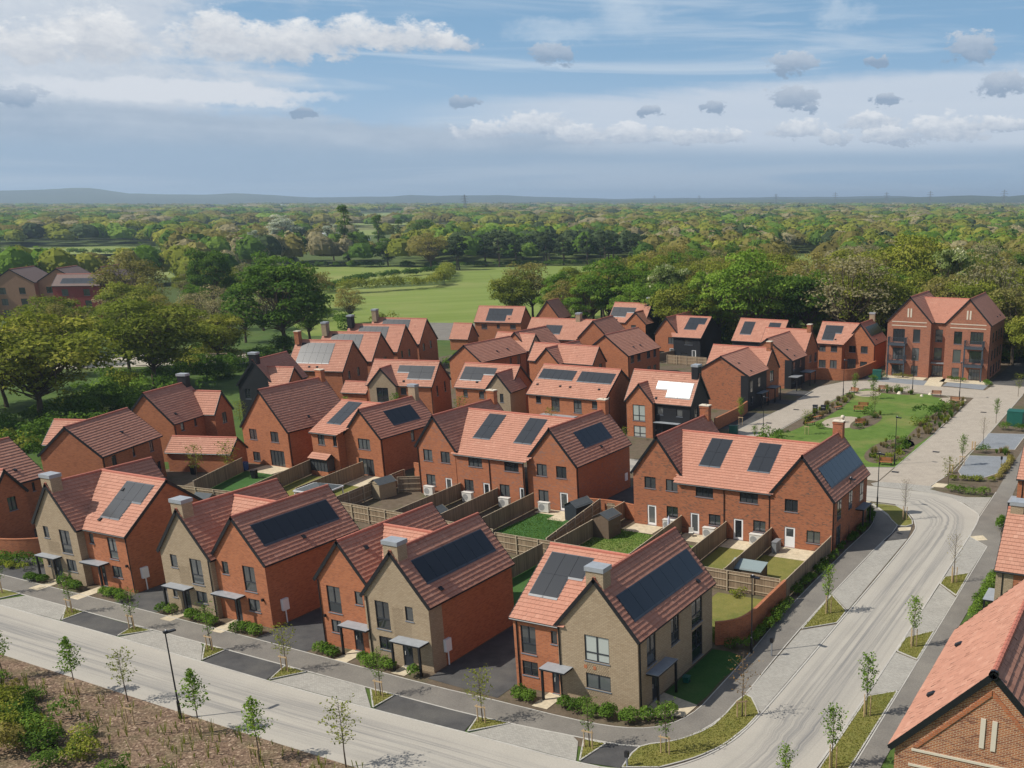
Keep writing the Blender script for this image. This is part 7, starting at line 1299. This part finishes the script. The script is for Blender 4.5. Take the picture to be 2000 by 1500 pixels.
# ------------------------------------------------------------------ far buildings, pylons, hills, haze
def far_flats():
    """tan and dark red flats with a row of gables, half hidden by the oaks"""
    e = empty('apartment_building', (-292, 190, 0), R(33), 'distant tan and dark red flats with zigzag gables above the oaks', 'flats')
    for i, (x0, x1, y0, y1, ze, zr, ax, m) in enumerate(((-26, -14, -8, 6, 9.4, 12.6, 'x', 'ffff'), (-14, -3, -6, 8, 10, 13.6, 'y', 'ffff'), (-3, 8, -4, 9, 10, 13.6, 'y', 'ffff'), (8, 19, -3, 10, 10, 13.8, 'y', 'ffff'), (5, 17, -14, -5, 9.6, 12.4, 'x', 'qqqq'))):
        b = (ax, x0, x1, y0, y1, ze, zr); w = []
        for z in (1.0, 4.0, 7.0):
            for t_ in (.25, .7): w.append(('w2', 0, 'F', x0+(x1-x0)*t_-.8, x0+(x1-x0)*t_+.8, z, z+1.7)); w.append(('w2', 0, 'R', y0+(y1-y0)*t_-.8, y0+(y1-y0)*t_+.8, z, z+1.7))
        sl, rf = block(e, b, m.replace('q', 'q'), w, (0, 0), tiles=False); rf.data.materials[0] = M['farroof']
        s = dict(zip(('F', 'K') if ax == 'x' else ('L', 'R'), sl)); k = 'F' if ax == 'x' else 'L'; panels(e, s[k], s[k].u0+2, s[k].u1-2, 1.2, min(3.4, s[k].L-.6), 5, 1, [])
M['farroof'] = plain('brown far roof', (.17, .125, .11), .85, .2, .2, 2)
far_flats()
e = empty('school_building', (-520, 505, 0), R(40), 'low flat roofed pale building among the silver poplars', 'building')
wall_box(e, 'wall', -38, 38, -9, 9, 0, 6.5, 'grey'); wall_box(e, 'fascia', -38.4, 38.4, -9.4, 9.4, 6.5, 7.6, 'white'); wall_box(e, 'plant_room', 4, 14, -4, 4, 7.6, 11, 'white')
for i in range(9): wall_box(e, 'window', -35+i*8, -29+i*8, -9.12, -9.003, 1.2, 4.8, 'glass')
e = empty('brick_house', (-452, 628, 0), R(20), 'distant red roofed house peeping out of the dark pines', 'house'); sl, rf = block(e, ('x', -9, 9, -5, 5, 5.5, 10.5), ['rrrr'][0], [], (0, 0), tiles=False); rf.data.materials[0] = M['ridge']
for x, y, L, w, hgt, lab in ((-2815, 2610, 330, 70, 13, 'largest white warehouse on the left horizon'), (-2220, 2560, 190, 60, 11, 'long low white warehouse right of the largest one'), (-3060, 2560, 110, 60, 11, 'small white warehouse left of the largest one'), (-1010, 560, 60, 24, 9, 'white roofed sheds at the left edge among far trees'), (-1160, 820, 70, 26, 8, 'pale shed roof beyond the left woods')):
    e = empty('warehouse', (x, y, 0), YAW-R(90)+R(3), lab, 'warehouse'); wall_box(e, 'wall', -L/2, L/2, -w/2, w/2, 0, hgt-2, 'offwhite'); wall_box(e, 'roof', -L/2-1, L/2+1, -w/2-1, w/2+1, hgt-2, hgt, 'white'); wall_box(e, 'dark_band', -L/2, L/2, -w/2-.6, -w/2-.01, hgt*.35, hgt*.55, 'grey')
M['galv'] = plain('galvanised lattice', (.16, .17, .18), .6, .4, .05)
PY = None
def pylon(x, y, h, label):
    global PY
    if PY is None:
        mb = MB(); H = 50.0
        def wd(z): return 4.2*(1-z/H)**1.2+.7
        lv = [0, 8, 15, 21, 27, 32, 37, 42, 46, 50]
        for a, b_ in zip(lv, lv[1:]):
            A = [(sx*wd(a), sy*wd(a), a) for sx, sy in ((-1, -1), (1, -1), (1, 1), (-1, 1))]; B_ = [(sx*wd(b_), sy*wd(b_), b_) for sx, sy in ((-1, -1), (1, -1), (1, 1), (-1, 1))]
            for i in range(4): j = (i+1) % 4; mb.tube(A[i], B_[i], .34, .34, 4); mb.tube(A[i], B_[j], .2, .2, 3); mb.tube(A[j], B_[i], .2, .2, 3)
        PY = [mb.mesh('lattice_tower', M['galv'])]; mb = MB()
        for z, w in ((33, 9), (39, 11), (45, 8)): mb.tube((-w, 0, z), (w, 0, z), .4, .4, 4); mb.tube((-w, 0, z), (0, 0, z+2.6), .25, .25, 3); mb.tube((w, 0, z), (0, 0, z+2.6), .25, .25, 3)
        PY.append(mb.mesh('cross_arm', M['galv']))
    e = empty('pylon', (x, y, 0), random.uniform(.2, .6), label, 'pylon', 'pylons on the horizon'); e.scale = (h/50,)*3
    for n, me in zip(('lattice_tower', 'cross_arm'), PY): link(bpy.data.objects.new(n, me), e)
def polar(col_, dist): a = math.atan((col_-1412)/2082); v = hd*dist*math.cos(a)+rt*dist*math.sin(a); return v.x, v.y
for c, d, h_, lab in ((907, 2250, 40, 'grey lattice pylon among the trees left of centre'), (1278, 4600, 46, 'first pylon of the far line, near the middle'), (1365, 4700, 46, 'second pylon of the far line'), (1515, 4500, 52, 'third pylon of the far line'), (1631, 4200, 56, 'fourth pylon of the far line, tall'), (1731, 4100, 56, 'fifth pylon of the far line'), (1816, 3900, 58, 'sixth pylon of the far line'), (1960, 3600, 60, 'last pylon of the far line at right edge')):
    x, y = polar(c, d); pylon(x, y, h_, lab)
def hills(name, dist, prof, m, depth=2600):
    V, F = [], []; cols = np.linspace(-500, 2500, 160); px = [p[0] for p in prof]; pz = [p[1] for p in prof]
    for c in cols:
        z = HCAM+float(np.interp(c, px, pz))*dist/2082; z += (math.sin(c*.03)+math.sin(c*.071+1)*.6+math.sin(c*.19)*.3)*dist*.00016; z = max(z, 1.0)
        for k, (dd, f) in enumerate(((-.5, 0), (-.28, .45), (0, 1), (.5, .5), (1, 0))): x, y = polar(c, dist+dd*depth); V.append((x, y, z*f-(.5 if f == 0 else 0)))
    for i in range(len(cols)-1):
        for k in range(4): a = i*5+k; F.append((a, a+5, a+6, a+1))
    me = bpy.data.meshes.new(name); me.from_pydata(V, [], F); me.polygons.foreach_set('use_smooth', [True]*len(F)); finish(me, m, None, False); link(bpy.data.objects.new(name, me), kind='structure')
M['hill'] = ground_mat('wooded hills', (.026, .040, .014), (.045, .060, .020), .004, (.08, .10, .035), .95, 6)
hills('hills', 8200, [(-500, 14), (0, 12), (90, 14), (150, 18), (185, 17), (255, 8), (400, 7), (470, 9), (540, 6), (620, 2), (760, 4), (800, 7), (860, 5), (980, 7), (1060, 3), (1200, 0), (1650, 4), (1750, 5), (1850, 0), (2500, 0)], M['hill'])
hills('hills', 6000, [(-500, -12), (400, -12), (900, -9), (1150, -3), (1300, -2), (1500, -2), (1700, 0), (1850, 5), (1900, 6), (1960, 3), (2000, 7), (2200, 10), (2500, 6)], M['hill'], 1800)
hm = bpy.data.materials.new('haze'); hm.use_nodes = True; t_ = NT(hm.node_tree); v = t_.n('ShaderNodeVolumePrincipled', {'Color': (.62, .80, 1.0, 1), 'Density': HAZE, 'Anisotropy': .25}); t_.n('ShaderNodeOutputMaterial', {'Volume': v.outputs[0]})
mb = MB(); mb.box(-16600, 16600, -16600, 16600, -2, 125, .5, True); hz = mb.build('haze', hm, None, kind='stuff')
